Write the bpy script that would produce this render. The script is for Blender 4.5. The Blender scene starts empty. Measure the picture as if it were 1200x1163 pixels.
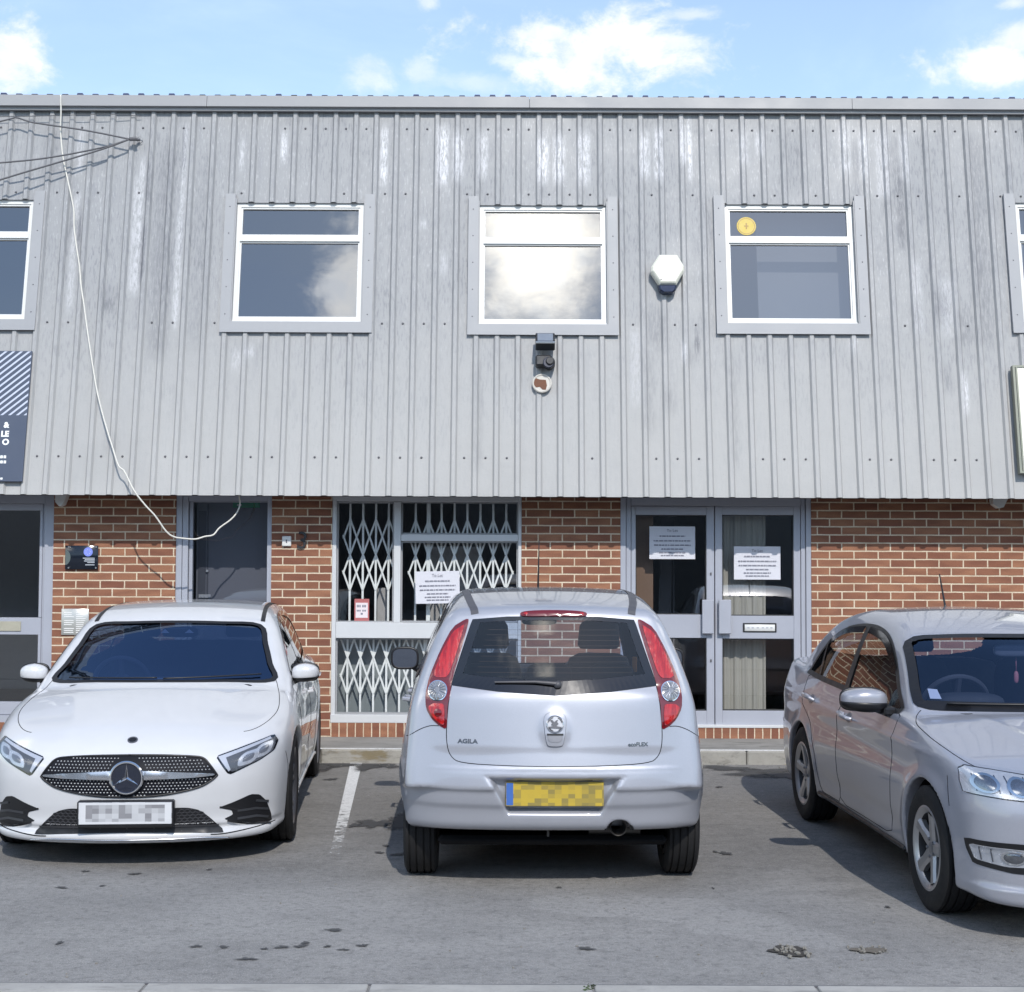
import bpy, bmesh, math, random
import numpy as np
from mathutils import Vector, Matrix
from mathutils.geometry import delaunay_2d_cdt
random.seed(7)
R = math.radians
scene = bpy.context.scene
col = scene.collection

# ------------------------------------------------------------------ helpers
def tag(o, label=None, cat=None, group=None, kind=None):
    if label: o["label"] = label
    if cat: o["category"] = cat
    if group: o["group"] = group
    if kind: o["kind"] = kind
    return o

def empty(name, loc=(0, 0, 0), rz=0.0, parent=None):
    o = bpy.data.objects.new(name, None)
    o.empty_display_size = 0.2
    col.objects.link(o)
    o.location = loc
    o.rotation_euler = (0, 0, rz)
    if parent: o.parent = parent
    return o

def link_mesh(name, me, mats, parent=None):
    o = bpy.data.objects.new(name, me)
    for m in (mats if isinstance(mats, (list, tuple)) else [mats]):
        me.materials.append(m)
    col.objects.link(o)
    if parent: o.parent = parent
    return o

class MB:
    """collects shapes, then links them as one mesh object"""
    def __init__(s): s.v = []; s.f = []; s.m = []; s.mi = 0; s.T = None
    def add(s, vs, fs):
        b = len(s.v)
        if s.T is not None: vs = [s.T @ Vector(p) for p in vs]
        s.v += [tuple(p) for p in vs]
        s.f += [tuple(i + b for i in f) for f in fs]
        s.m += [s.mi] * len(fs)
        return s
    def box(s, x0, x1, y0, y1, z0, z1, bev=0.0):
        if x0 > x1: x0, x1 = x1, x0
        if y0 > y1: y0, y1 = y1, y0
        if z0 > z1: z0, z1 = z1, z0
        b = min(bev, (x1-x0)*.45, (y1-y0)*.45, (z1-z0)*.45)
        if b <= 0:
            vs = [(x0,y0,z0),(x1,y0,z0),(x1,y1,z0),(x0,y1,z0),(x0,y0,z1),(x1,y0,z1),(x1,y1,z1),(x0,y1,z1)]
            fs = [(0,3,2,1),(4,5,6,7),(0,1,5,4),(1,2,6,5),(2,3,7,6),(3,0,4,7)]
            return s.add(vs, fs)
        bm = bmesh.new()
        vv = [bm.verts.new(p) for p in [(x0,y0,z0),(x1,y0,z0),(x1,y1,z0),(x0,y1,z0),(x0,y0,z1),(x1,y0,z1),(x1,y1,z1),(x0,y1,z1)]]
        for f in [(0,3,2,1),(4,5,6,7),(0,1,5,4),(1,2,6,5),(2,3,7,6),(3,0,4,7)]: bm.faces.new([vv[i] for i in f])
        bmesh.ops.bevel(bm, geom=bm.edges[:], offset=b, segments=1, profile=.5, affect='EDGES')
        bm.verts.index_update()
        s.add([v.co.copy() for v in bm.verts], [[v.index for v in f.verts] for f in bm.faces])
        bm.free(); return s
    def tube(s, pts, r, n=8, cap=True, radii=None):
        pts = [Vector(p) for p in pts]
        vs = []; fs = []
        up = None
        for i, p in enumerate(pts):
            t = (pts[min(i+1, len(pts)-1)] - pts[max(i-1, 0)])
            if t.length < 1e-9: t = Vector((0, 0, 1))
            t.normalize()
            if up is None:
                a = Vector((0, 0, 1)) if abs(t.z) < .9 else Vector((1, 0, 0))
                up = (a - t*a.dot(t)).normalized()
            else:
                up = (up - t*up.dot(t)).normalized()
            sd = t.cross(up)
            rr = radii[i] if radii else r
            for k in range(n):
                a = 2*math.pi*k/n
                vs.append(p + up*(math.cos(a)*rr) + sd*(math.sin(a)*rr))
        for i in range(len(pts)-1):
            for k in range(n):
                a = i*n+k; b = i*n+(k+1) % n
                fs.append((a, b, b+n, a+n))
        if cap:
            fs.append(tuple(range(n-1, -1, -1))); fs.append(tuple((len(pts)-1)*n+k for k in range(n)))
        return s.add(vs, fs)
    def prism(s, pts, y0, y1):
        """outline in x,z swept from y0 to y1"""
        n = len(pts)
        vs = [(p[0], y0, p[1]) for p in pts] + [(p[0], y1, p[1]) for p in pts]
        fs = [tuple(range(n)), tuple(range(2*n-1, n-1, -1))]
        fs += [(i, i+n, (i+1) % n + n, (i+1) % n) for i in range(n)]
        return s.add(vs, fs)
    def lathe(s, prof, n=32, axis='x', c=(0, 0, 0)):
        """profile of (axial, radius), closed ring surfaces"""
        vs = []; fs = []
        for a_, r_ in prof:
            for k in range(n):
                t = 2*math.pi*k/n
                p = (a_, r_*math.cos(t), r_*math.sin(t))
                if axis == 'y': p = (r_*math.cos(t), a_, r_*math.sin(t))
                if axis == 'z': p = (r_*math.cos(t), r_*math.sin(t), a_)
                vs.append((p[0]+c[0], p[1]+c[1], p[2]+c[2]))
        for i in range(len(prof)-1):
            for k in range(n):
                a = i*n+k; b = i*n+(k+1) % n
                fs.append((a, b, b+n, a+n))
        return s.add(vs, fs)
    def build(s, name, mats, parent=None, smooth=False, fixn=True):
        me = bpy.data.meshes.new(name)
        me.from_pydata(s.v, [], s.f)
        o = link_mesh(name, me, mats, parent)
        me.polygons.foreach_set("material_index", s.m)
        if fixn:
            bm = bmesh.new(); bm.from_mesh(me)
            bmesh.ops.recalc_face_normals(bm, faces=bm.faces[:]); bm.to_mesh(me); bm.free()
        if smooth:
            me.polygons.foreach_set("use_smooth", [True]*len(me.polygons))
            if smooth is not True: me.set_sharp_from_angle(angle=R(smooth))
        me.update()
        return o

def absorb(dst, src):
    """surface detail becomes part of the mesh it lies on"""
    a, b = dst.data, src.data
    off = len(a.materials)
    for m in b.materials: a.materials.append(m)
    v = [tuple(q.co) for q in a.vertices]; f = [tuple(p.vertices) for p in a.polygons]
    mi = [p.material_index for p in a.polygons]; sm = [p.use_smooth for p in a.polygons]
    n = len(v)
    v += [tuple(q.co) for q in b.vertices]; f += [tuple(i+n for i in p.vertices) for p in b.polygons]
    mi += [p.material_index+off for p in b.polygons]; sm += [p.use_smooth for p in b.polygons]
    me = bpy.data.meshes.new(a.name); me.from_pydata(v, [], f)
    for m in a.materials: me.materials.append(m)
    me.polygons.foreach_set('material_index', mi); me.polygons.foreach_set('use_smooth', sm); me.update()
    me.set_sharp_from_angle(angle=R(50))
    dst.data = me; bpy.data.objects.remove(src)
    return dst

def arc(cx, cy, r, a0, a1, n):
    return [(cx+r*math.cos(a0+(a1-a0)*i/n), cy+r*math.sin(a0+(a1-a0)*i/n)) for i in range(n+1)]

def rrect(x0, x1, z0, z1, r, n=5):
    return (arc(x1-r, z1-r, r, 0, math.pi/2, n) + arc(x0+r, z1-r, r, math.pi/2, math.pi, n)
            + arc(x0+r, z0+r, r, math.pi, 1.5*math.pi, n) + arc(x1-r, z0+r, r, 1.5*math.pi, 2*math.pi, n))

def text_mesh(name, txt, size, mats, parent, M, align='CENTER', extrude=.001, bold=0.0):
    cu = bpy.data.curves.new(name + "_text", 'FONT')
    cu.body = txt; cu.size = size; cu.align_x = align; cu.align_y = 'CENTER'; cu.extrude = extrude
    cu.offset = bold; cu.resolution_u = 3
    t = bpy.data.objects.new(name, cu); col.objects.link(t)
    dg = bpy.context.evaluated_depsgraph_get()
    me = bpy.data.meshes.new_from_object(t.evaluated_get(dg))
    bpy.data.objects.remove(t)
    me.transform(M)
    me.materials.clear()
    return link_mesh(name, me, mats, parent)

def text_M(x, y, z, tilt=0.0, facing=1):
    """text upright in the x-z plane facing -y (towards the camera side)"""
    return Matrix.Translation((x, y, z)) @ Matrix.Rotation(R(90) - tilt, 4, 'X')

# ------------------------------------------------------------------ materials
class NT:
    def __init__(s, nt): s.nt = nt; s.n = nt.nodes; s.l = nt.links
    def new(s, t, **kw):
        n = s.n.new(t)
        for k, v in kw.items(): setattr(n, k, v)
        return n
    def put(s, sock, v):
        if isinstance(v, bpy.types.NodeSocket): s.l.new(v, sock)
        elif v is not None:
            if hasattr(sock.default_value, '__len__') and not hasattr(v, '__len__'): v = (v,)*len(sock.default_value)
            if hasattr(sock.default_value, '__len__') and len(sock.default_value) == 4 and len(v) == 3: v = (*v, 1)
            sock.default_value = v
    def math(s, op, a, b=None, c=None, clamp=False):
        n = s.new('ShaderNodeMath', operation=op, use_clamp=clamp)
        for i, q in enumerate((a, b, c)):
            if q is not None: s.put(n.inputs[i], q)
        return n.outputs[0]
    def vmath(s, op, a, b=None):
        n = s.new('ShaderNodeVectorMath', operation=op)
        s.put(n.inputs[0], a)
        if b is not None: s.put(n.inputs[1], b)
        return n.outputs['Value'] if op in ('LENGTH', 'DOT_PRODUCT', 'DISTANCE') else n.outputs[0]
    def mix(s, f, a, b, blend='MIX'):
        n = s.new('ShaderNodeMix', data_type='RGBA', blend_type=blend)
        s.put(n.inputs['Factor'], f); s.put(n.inputs['A'], a) if False else None
        s.put(n.inputs[6], a); s.put(n.inputs[7], b)
        return n.outputs[2]
    def noise(s, vec, scale, detail=3, rough=.55, dist=0.0):
        n = s.new('ShaderNodeTexNoise')
        s.put(n.inputs['Vector'], vec); n.inputs['Scale'].default_value = scale
        n.inputs['Detail'].default_value = detail; n.inputs['Roughness'].default_value = rough
        n.inputs['Distortion'].default_value = dist
        return n.outputs['Fac']
    def ramp(s, v, lo, hi, a=0.0, b=1.0, smooth=True):
        n = s.new('ShaderNodeMapRange'); n.interpolation_type = 'SMOOTHSTEP' if smooth else 'LINEAR'
        s.put(n.inputs['Value'], v); s.put(n.inputs['From Min'], lo); s.put(n.inputs['From Max'], hi)
        s.put(n.inputs['To Min'], a); s.put(n.inputs['To Max'], b)
        return n.outputs[0]
    def mapping(s, vec, scale=(1, 1, 1), loc=(0, 0, 0), rot=(0, 0, 0)):
        n = s.new('ShaderNodeMapping')
        s.put(n.inputs['Vector'], vec); n.inputs['Scale'].default_value = scale
        n.inputs['Location'].default_value = loc; n.inputs['Rotation'].default_value = rot
        return n.outputs[0]
    def coord(s, w='Object'): return s.new('ShaderNodeTexCoord').outputs[w]
    def sep(s, v):
        n = s.new('ShaderNodeSeparateXYZ'); s.put(n.inputs[0], v); return n.outputs
    def comb(s, x, y, z):
        n = s.new('ShaderNodeCombineXYZ')
        for i, q in enumerate((x, y, z)): s.put(n.inputs[i], q)
        return n.outputs[0]
    def bump(s, h, strength=.3, dist=.01):
        n = s.new('ShaderNodeBump'); s.put(n.inputs['Height'], h)
        n.inputs['Strength'].default_value = strength; n.inputs['Distance'].default_value = dist
        return n.outputs[0]

def new_mat(name):
    m = bpy.data.materials.new(name); m.use_nodes = True
    t = NT(m.node_tree); b = t.n['Principled BSDF']
    return m, t, b

def setp(t, b, base=None, rough=None, metal=None, normal=None, spec=None, coat=None, coatr=None):
    if base is not None: t.put(b.inputs['Base Color'], base)
    if rough is not None: t.put(b.inputs['Roughness'], rough)
    if metal is not None: t.put(b.inputs['Metallic'], metal)
    if normal is not None: t.put(b.inputs['Normal'], normal)
    if spec is not None: t.put(b.inputs['Specular IOR Level'], spec)
    if coat is not None: t.put(b.inputs['Coat Weight'], coat)
    if coatr is not None: t.put(b.inputs['Coat Roughness'], coatr)

def plain(name, base, rough=.5, metal=0.0, var=.12, scale=6.0, bump=0.0, spec=None, coat=None):
    """a painted / plastic / metal surface with slight procedural unevenness"""
    m, t, b = new_mat(name)
    co = t.coord()
    n = t.noise(co, scale, 5, .6)
    n2 = t.noise(co, scale*9, 3, .6)
    f = t.math('ADD', t.math('MULTIPLY', n, .7), t.math('MULTIPLY', n2, .3))
    c = t.mix(f, [x*(1-var) for x in base], [min(1, x*(1+var)) for x in base])
    setp(t, b, c, t.ramp(n, .2, .8, max(.02, rough*.85), min(1, rough*1.15)), metal, spec=spec, coat=coat)
    if bump: setp(t, b, normal=t.bump(n2, bump, .004))
    return m

def glass_mat(name, tint=(.8, .85, .85), refl=.06, ior=1.5, rough=0.0, wav=0.0, gain=1.0, streak=0.0, gcol=(1, 1, 1)):
    """thin pane: tinted see-through plus mirror reflection by angle"""
    m, t, b = new_mat(name)
    t.n.remove(b)
    out = t.n['Material Output']
    tr = t.new('ShaderNodeBsdfTransparent'); t.put(tr.inputs[0], tint)
    gl = t.new('ShaderNodeBsdfGlossy'); gl.inputs['Roughness'].default_value = rough
    t.put(gl.inputs['Color'], gcol)
    fr = t.new('ShaderNodeLayerWeight'); fr.inputs['Blend'].default_value = .5
    if wav:
        bn = t.bump(t.noise(t.coord(), 1.3, 2, .5), wav, .05)
        t.put(gl.inputs['Normal'], bn); t.put(fr.inputs['Normal'], bn)
    f0 = 2*((ior-1)/(ior+1))**2*gain+refl
    f = t.math('ADD', t.math('MULTIPLY', t.math('POWER', fr.outputs['Facing'], 5.0), 1-f0), f0, clamp=True)
    mx = t.new('ShaderNodeMixShader')
    t.put(mx.inputs[0], f); t.l.new(tr.outputs[0], mx.inputs[1]); t.l.new(gl.outputs[0], mx.inputs[2])
    res = mx.outputs[0]
    if streak:
        df = t.new('ShaderNodeBsdfDiffuse'); t.put(df.inputs[0], (.55, .55, .52))
        m2 = t.new('ShaderNodeMixShader')
        d = t.ramp(t.noise(t.mapping(t.coord(), (3, 3, 1.2)), 3, 5, .7), .45, .8, 0.01, streak)
        t.put(m2.inputs[0], d); t.l.new(res, m2.inputs[1]); t.l.new(df.outputs[0], m2.inputs[2]); res = m2.outputs[0]
    t.l.new(res, out.inputs['Surface'])
    return m

# ------------------------------------------------------------------ camera
CAM_H, PITCH, ROLL, FPX = 1.75, R(2.473), R(0.24), 1730.0
cam_d = bpy.data.cameras.new("camera"); cam = bpy.data.objects.new("camera", cam_d); col.objects.link(cam)
cam_d.sensor_width = 36; cam_d.sensor_fit = 'HORIZONTAL'; cam_d.lens = FPX/1200*36
cam_d.clip_start = .1; cam_d.clip_end = 3000
cam.matrix_world = Matrix.Translation((0, 0, CAM_H)) @ Matrix.Rotation(R(90)+PITCH, 4, 'X') @ Matrix.Rotation(ROLL, 4, 'Z')
scene.camera = cam

def ray(px, py):
    """direction in the world seen at a place of the 1200 x 1163 photograph"""
    a, b = (px-600)/FPX, (581.5-py)/FPX
    a0 = a*math.cos(ROLL)-b*math.sin(ROLL); b0 = a*math.sin(ROLL)+b*math.cos(ROLL)
    return Vector((a0, math.cos(PITCH)-b0*math.sin(PITCH), math.sin(PITCH)+b0*math.cos(PITCH)))
def on_y(px, py, Y):
    d = ray(px, py); k = Y/d.y
    return (d.x*k, CAM_H+d.z*k)
def on_z(px, py, z=0.0):
    d = ray(px, py); k = (z-CAM_H)/d.z
    return (d.x*k, d.y*k)

# ------------------------------------------------------------------ light and sky
SUN_EL, SUN_AZ = R(42), R(10.5)       # azimuth measured from straight behind the camera towards the camera's right
sd = Vector((math.sin(SUN_AZ)*math.cos(SUN_EL), -math.cos(SUN_AZ)*math.cos(SUN_EL), math.sin(SUN_EL)))
sun_d = bpy.data.lights.new("sun", 'SUN'); sun_d.energy = 2.4; sun_d.angle = R(.53); sun_d.color = (1, .955, .89)
sun = bpy.data.objects.new("sun", sun_d); col.objects.link(sun)
sun.rotation_euler = sd.to_track_quat('Z', 'Y').to_euler()

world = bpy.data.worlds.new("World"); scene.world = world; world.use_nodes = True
w = NT(world.node_tree)
bg = w.n['Background']
sky = w.new('ShaderNodeTexSky'); sky.sky_type = 'NISHITA'; sky.sun_disc = False
sky.sun_elevation = SUN_EL; sky.sun_rotation = math.atan2(sd.x, sd.y)
sky.air_density = 1.0; sky.dust_density = .25; sky.ozone_density = 1.6
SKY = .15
dr = w.new('ShaderNodeTexCoord').outputs['Generated']
X, Y, Z = w.sep(dr)
hyp = w.math('SQRT', w.math('ADD', w.math('MULTIPLY', X, X), w.math('MULTIPLY', Y, Y)))
el = w.math('MULTIPLY', w.math('ARCTAN2', Z, hyp), 180/math.pi)
azf = w.math('MULTIPLY', w.math('ARCTAN2', X, Y), 180/math.pi)
azb = w.math('MULTIPLY', w.math('ARCTAN2', X, w.math('MULTIPLY', Y, -1)), 180/math.pi)
puff = w.noise(w.mapping(dr, (1, 1, 1.5)), 19, 10, .66, .25)
fine = w.noise(dr, 60, 5, .6)
def blob(az, az0, el0, sx, sy, amp=1.0, edge=.42, base=True, rag=3.0):
    dx = w.math('DIVIDE', w.math('SUBTRACT', az, az0), sx)
    dy = w.math('DIVIDE', w.math('SUBTRACT', el, el0), sy)
    if base:                                   # flatter underside
        dy = w.math('MAXIMUM', dy, w.math('MULTIPLY', dy, -1.35))
    r = w.math('SQRT', w.math('ADD', w.math('MULTIPLY', dx, dx), w.math('MULTIPLY', dy, dy)))
    v = w.math('ADD', w.math('SUBTRACT', 1.0, r), w.math('MULTIPLY', w.math('SUBTRACT', puff, .5), rag))
    return w.math('MULTIPLY', w.ramp(v, .05, .05+edge*2), amp)
def dirdeg(px, py):
    d = ray(px, py); return math.degrees(math.atan2(d.x, d.y)), math.degrees(math.atan2(d.z, math.hypot(d.x, d.y)))
clouds = None
def addc(c):
    global clouds
    clouds = c if clouds is None else w.math('MAXIMUM', clouds, c)
for px, py, sx, sy, amp in [(700, 72, 6.4, 2.15, 1.0), (600, 72, 2.2, .9, .55), (640, 42, 2.4, .75, .8), (790, 52, 2.2, .8, .75), (10, 72, 1.9, 1.9, .95), (1165, 78, 2.9, 1.6, .95), (1195, 48, 1.8, 1.1, .8),
                            (430, 92, 1.7, 1.0, .5), (492, 88, 1.2, .7, .4), (810, 18, 1.6, .4, .5), (1190, 4, 1.0, .5, .6), (550, 97, 3.4, .8, .3), (500, 3, .7, .5, .5)]:
    a_, e_ = dirdeg(px, py); addc(blob(azf, a_, e_, sx, sy, amp))
front = clouds
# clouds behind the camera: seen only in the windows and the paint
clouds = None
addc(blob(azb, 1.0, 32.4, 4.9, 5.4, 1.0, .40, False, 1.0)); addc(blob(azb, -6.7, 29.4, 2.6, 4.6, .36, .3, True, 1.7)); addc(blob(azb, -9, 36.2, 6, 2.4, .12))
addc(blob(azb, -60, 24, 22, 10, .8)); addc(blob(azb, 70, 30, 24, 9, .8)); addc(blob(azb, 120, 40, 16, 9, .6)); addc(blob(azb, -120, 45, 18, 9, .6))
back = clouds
cc = w.mix(w.ramp(fine, .3, .7), (.84, .88, .95), (1.0, 1.0, 1.0))
skyc = sky.outputs[0]
veil = w.math('ADD', .17, w.ramp(w.noise(w.mapping(dr, (1, 1, 2.2)), 3.2, 6, .6, .5), .42, .78, 0, .22))
veil = w.math('MULTIPLY', veil, w.ramp(el, 14, 52, 1.15, .12))
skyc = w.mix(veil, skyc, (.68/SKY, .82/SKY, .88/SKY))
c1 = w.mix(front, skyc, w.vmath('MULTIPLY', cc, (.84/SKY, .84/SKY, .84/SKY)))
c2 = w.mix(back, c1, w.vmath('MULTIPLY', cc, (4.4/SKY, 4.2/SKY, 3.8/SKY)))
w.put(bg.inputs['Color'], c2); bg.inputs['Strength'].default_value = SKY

scene.view_settings.view_transform = 'Standard'; scene.view_settings.look = 'None'
scene.view_settings.exposure = 0.52; scene.view_settings.gamma = 1.0
scene.render.engine = 'CYCLES'
scene.cycles.max_bounces = 10; scene.cycles.transparent_max_bounces = 16; scene.cycles.glossy_bounces = 5
scene.cycles.caustics_reflective = False; scene.cycles.caustics_refractive = False
scene.cycles.use_denoising = True
# ------------------------------------------------------------------ surfaces of the place
WALL_Y, KERB_Y, PAVE_Z = 13.68, 12.76, .115

def mat_brick(soldier=False, px=0.0, pz=0.0):
    m, t, b = new_mat("soldier_brick" if soldier else "red_brick")
    co = t.coord(); x, y, z = t.sep(co)
    u = t.math('ADD', x, y)
    vec = t.comb(t.math('ADD', u, px), t.math('ADD', z, pz), 0.0)
    br = t.new('ShaderNodeTexBrick')
    wob = t.noise(vec, 14, 2)
    vec2 = t.vmath('ADD', vec, t.comb(t.math('MULTIPLY', t.math('SUBTRACT', wob, .5), .006), t.math('MULTIPLY', t.math('SUBTRACT', t.noise(vec, 9, 2), .5), .006), 0))
    t.put(br.inputs['Vector'], vec2)
    br.offset = 0.0 if soldier else .5
    br.inputs['Scale'].default_value = 1.0
    br.inputs['Brick Width'].default_value = .075 if soldier else .225
    br.inputs['Row Height'].default_value = .225 if soldier else .075
    br.inputs['Mortar Size'].default_value = .0056 if soldier else .0066
    br.inputs['Mortar Smooth'].default_value = .25
    br.inputs['Bias'].default_value = -.1
    t.put(br.inputs['Color1'], (.245, .102, .064)); t.put(br.inputs['Color2'], (.40, .195, .112))
    t.put(br.inputs['Mortar'], (.62, .50, .36))
    n = t.noise(vec, 5, 4, .6); n2 = t.noise(vec, 90, 3, .7); n3 = t.noise(t.mapping(vec, (4.4, 13.3, 1)), 1.0, 1, .5)
    c = t.mix(t.ramp(n3, .30, .75, .0, .45), br.outputs['Color'], (.150, .062, .046), 'MIX')
    c = t.mix(br.outputs['Fac'], c, t.mix(t.ramp(n, .3, .7), (.62, .50, .36), (.78, .67, .51)))
    c = t.mix(t.ramp(n2, .3, .8, 0, .35), c, (.10, .05, .04), 'MIX')
    h = t.math('SUBTRACT', t.math('MULTIPLY', n2, .25), br.outputs['Fac'])
    setp(t, b, c, .88, 0, t.bump(h, .55, .006), spec=.25)
    return m
_bx, _bz = on_y(89.1, 671.2, WALL_Y); _, _jz = on_y(95, 675.9, WALL_Y)
M = {}
M['brick'] = mat_brick(False, px=-(_bx % .225) - .1125*0 + .225, pz=-(_jz % .075) + .075)
M['soldier'] = mat_brick(True, 0.02, .05)

def mat_clad():
    m, t, b = new_mat("grey_profiled_sheet")
    co = t.coord(); x, y, z = t.sep(co)
    st = t.noise(t.mapping(co, (14, 14, .55)), 1.0, 6, .62)
    st2 = t.noise(t.mapping(co, (60, 60, .8)), 1.0, 4, .6)
    bl = t.noise(co, 1.1, 5, .6)
    sp = t.noise(t.mapping(co, (75, 75, 7)), 1.0, 5, .75)
    at = t.new('ShaderNodeAttribute', attribute_name='wear'); aw = t.sep(at.outputs['Vector'])
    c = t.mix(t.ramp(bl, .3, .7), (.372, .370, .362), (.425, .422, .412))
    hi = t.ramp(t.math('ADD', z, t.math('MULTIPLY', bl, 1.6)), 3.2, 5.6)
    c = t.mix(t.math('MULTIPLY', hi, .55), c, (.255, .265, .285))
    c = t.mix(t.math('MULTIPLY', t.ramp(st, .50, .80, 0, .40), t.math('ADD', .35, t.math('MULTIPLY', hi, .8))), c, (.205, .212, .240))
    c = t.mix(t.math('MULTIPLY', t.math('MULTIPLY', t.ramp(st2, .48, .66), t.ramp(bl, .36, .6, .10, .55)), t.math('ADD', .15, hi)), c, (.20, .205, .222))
    c = t.mix(t.math('MULTIPLY', t.math('MULTIPLY', t.ramp(t.noise(t.mapping(co, (85, 85, 1.1), (3, 1, 7)), 1.0, 3, .6), .56, .68), hi), t.ramp(bl, .65, .4, 0, .38)), c, (.60, .60, .61))
    c = t.mix(t.math('MULTIPLY', aw[1], t.ramp(st2, .32, .55, .22, 1.0)), c, (.105, .110, .130))
    wv = t.math('MULTIPLY', t.ramp(t.math('ADD', t.math('MULTIPLY', sp, .6), t.math('MULTIPLY', st2, .4)), .40, .58), aw[0])
    c = t.mix(t.math('MULTIPLY', wv, .85), c, (.74, .74, .76))
    c = t.mix(t.ramp(t.noise(co, 160, 2, .5), .66, .74, 0, .5), c, (.14, .14, .15))
    setp(t, b, c, t.ramp(bl, .3, .7, .42, .62), 0, t.bump(t.noise(co, 7, 3), .15, .02), spec=.35)
    return m
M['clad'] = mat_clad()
M['flash'] = plain('grey_flashing', (.325, .33, .342), .5, 0, .10, 3)
M['cap'] = plain('grey_capping', (.285, .288, .296), .5, 0, .08, 2)
M['alu'] = plain('grey_aluminium_frame', (.40, .415, .47), .42, .15, .06, 4)
M['alu_pale'] = plain('pale_aluminium_frame', (.60, .61, .62), .42, .05, .06, 4)
M['upvc'] = plain('white_window_frame', (.70, .70, .68), .35, 0, .05, 5)
M['white'] = plain('white_painted_metal', (.84, .85, .82), .4, 0, .06, 8)
M['paper'] = plain('white_paper', (.64, .64, .69), .8, 0, .03, 8)
M['ink'] = plain('dark_print', (.09, .09, .12), .8, 0, .2, 20)
M['greyink'] = plain('grey_print', (.22, .22, .27), .8, 0, .3, 60)
M['black'] = plain('black_plastic', (.022, .023, .026), .5, 0, .2, 20)
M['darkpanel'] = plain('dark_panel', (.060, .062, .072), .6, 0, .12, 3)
M['room'] = plain('room_wall', (.30, .29, .27), .9, 0, .08, 2)
M['roomdark'] = plain('dark_room_wall', (.40, .39, .38), .9, 0, .15, 2)
M['roomfloor'] = plain('room_floor', (.12, .11, .10), .8, 0, .15, 3)
M['rust'] = plain('rusty_metal', (.16, .07, .04), .8, 0, .45, 30, .3)
M['wire'] = plain('grey_wire', (.11, .11, .12), .6, 0, .2, 20)
M['cable'] = plain('white_cable', (.66, .64, .58), .5, 0, .12, 6)
M['pane_up'] = glass_mat('upper_window_glass', (.66, .68, .70), .125, 1.55, 0, .012)
M['pane_lo'] = glass_mat('shop_window_glass', (.93, .94, .95), -.01, 1.52, 0, .006, 1.0)
M['pane_door'] = glass_mat('door_glass', (.84, .85, .87), .05, 1.52, 0, .008, 1.1)
M['roofsheet'] = plain('dark_blue_roof_sheet', (.035, .05, .12), .5, 0, .15, 4)
M['green'] = plain('green_exit_sign', (.02, .34, .14), .5, 0, .1, 10)
M['blind'] = plain('pale_vertical_blind', (.50, .48, .41), .8, 0, .12, 5)
M['yellow'] = plain('yellow_sticker', (.56, .42, .07), .5, 0, .12, 30)

def mat_asphalt():
    m, t, b = new_mat("worn_asphalt")
    co = t.coord(); x, y, z = t.sep(co)
    big = t.noise(co, .55, 5, .6, .3); mid = t.noise(t.mapping(co, (1.2, 3.0, 1)), 1.5, 6, .65, .4)
    fine = t.noise(co, 34, 4, .72); grit = t.noise(co, 150, 2, .6)
    vor = t.new('ShaderNodeTexVoronoi'); vor.inputs['Scale'].default_value = 120; t.put(vor.inputs['Vector'], co)
    c = t.mix(t.ramp(big, .3, .7), (.175, .169, .162), (.295, .286, .274))
    c = t.mix(t.ramp(mid, .44, .72, 0, .70), c, (.135, .131, .126))
    # a paler resurfaced sweep in front of the cars
    d1 = t.math('ADD', y, t.math('ADD', t.math('MULTIPLY', t.math('SUBTRACT', t.noise(co, 1.3, 4), .5), 1.0), t.math('MULTIPLY', x, .12)))
    c = t.mix(t.math('MULTIPLY', t.ramp(d1, 8.4, 7.8), .42), c, (.30, .296, .292))
    # a paler resurfaced tongue across the front
    wob = t.math('MULTIPLY', t.math('SUBTRACT', t.noise(co, 2.6, 5, .65), .5), 1.5)
    tong = None
    for (px, py, rx, ry, sl) in ((690, 1061, .36, .24, 0.0), (790, 1066, .42, .34, -.35), (890, 1090, .42, .28, -.45)):
        ex, ey = on_z(px, py)
        dx = t.math('DIVIDE', t.math('SUBTRACT', x, ex), rx)
        dy = t.math('DIVIDE', t.math('SUBTRACT', t.math('SUBTRACT', y, ey), t.math('MULTIPLY', t.math('SUBTRACT', x, ex), sl)), ry)
        e_ = t.math('ADD', t.math('SUBTRACT', 1.0, t.math('SQRT', t.math('ADD', t.math('MULTIPLY', dx, dx), t.math('MULTIPLY', dy, dy)))), wob)
        tong = e_ if tong is None else t.math('MAXIMUM', tong, e_)
    c = t.mix(t.ramp(tong, .0, .22, 0, .55), c, (.325, .318, .31))
    # dirtier, damper ground towards the kerb
    c = t.mix(t.math('MULTIPLY', t.ramp(d1, 8.4, 11.2), .50), c, (.185, .174, .158))
    c = t.mix(t.ramp(fine, .45, .80, 0, .75), c, (.095, .094, .094))
    c = t.mix(t.ramp(grit, .52, .76, 0, .75), c, (.50, .49, .475))
    c = t.mix(t.ramp(vor.outputs['Distance'], .0, .22, .34, 0), c, (.10, .10, .103))
    cl_ = t.noise(co, 15, 7, .82)
    c = t.mix(t.ramp(cl_, .50, .66, 0, .50), c, (.105, .103, .102))
    c = t.mix(t.ramp(cl_, .46, .32, 0, .40), c, (.40, .392, .38))
    st = t.noise(t.mapping(co, (1.6, 5.0, 1)), 1.7, 4, .7)
    c = t.mix(t.ramp(st, .67, .71, 0, .55), c, (.055, .054, .054))
    h = t.math('ADD', t.math('MULTIPLY', fine, .5), t.math('MULTIPLY', grit, .6))
    setp(t, b, c, t.ramp(mid, .3, .75, .92, .72), 0, t.bump(h, .9, .010), spec=.3)
    return m
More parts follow.
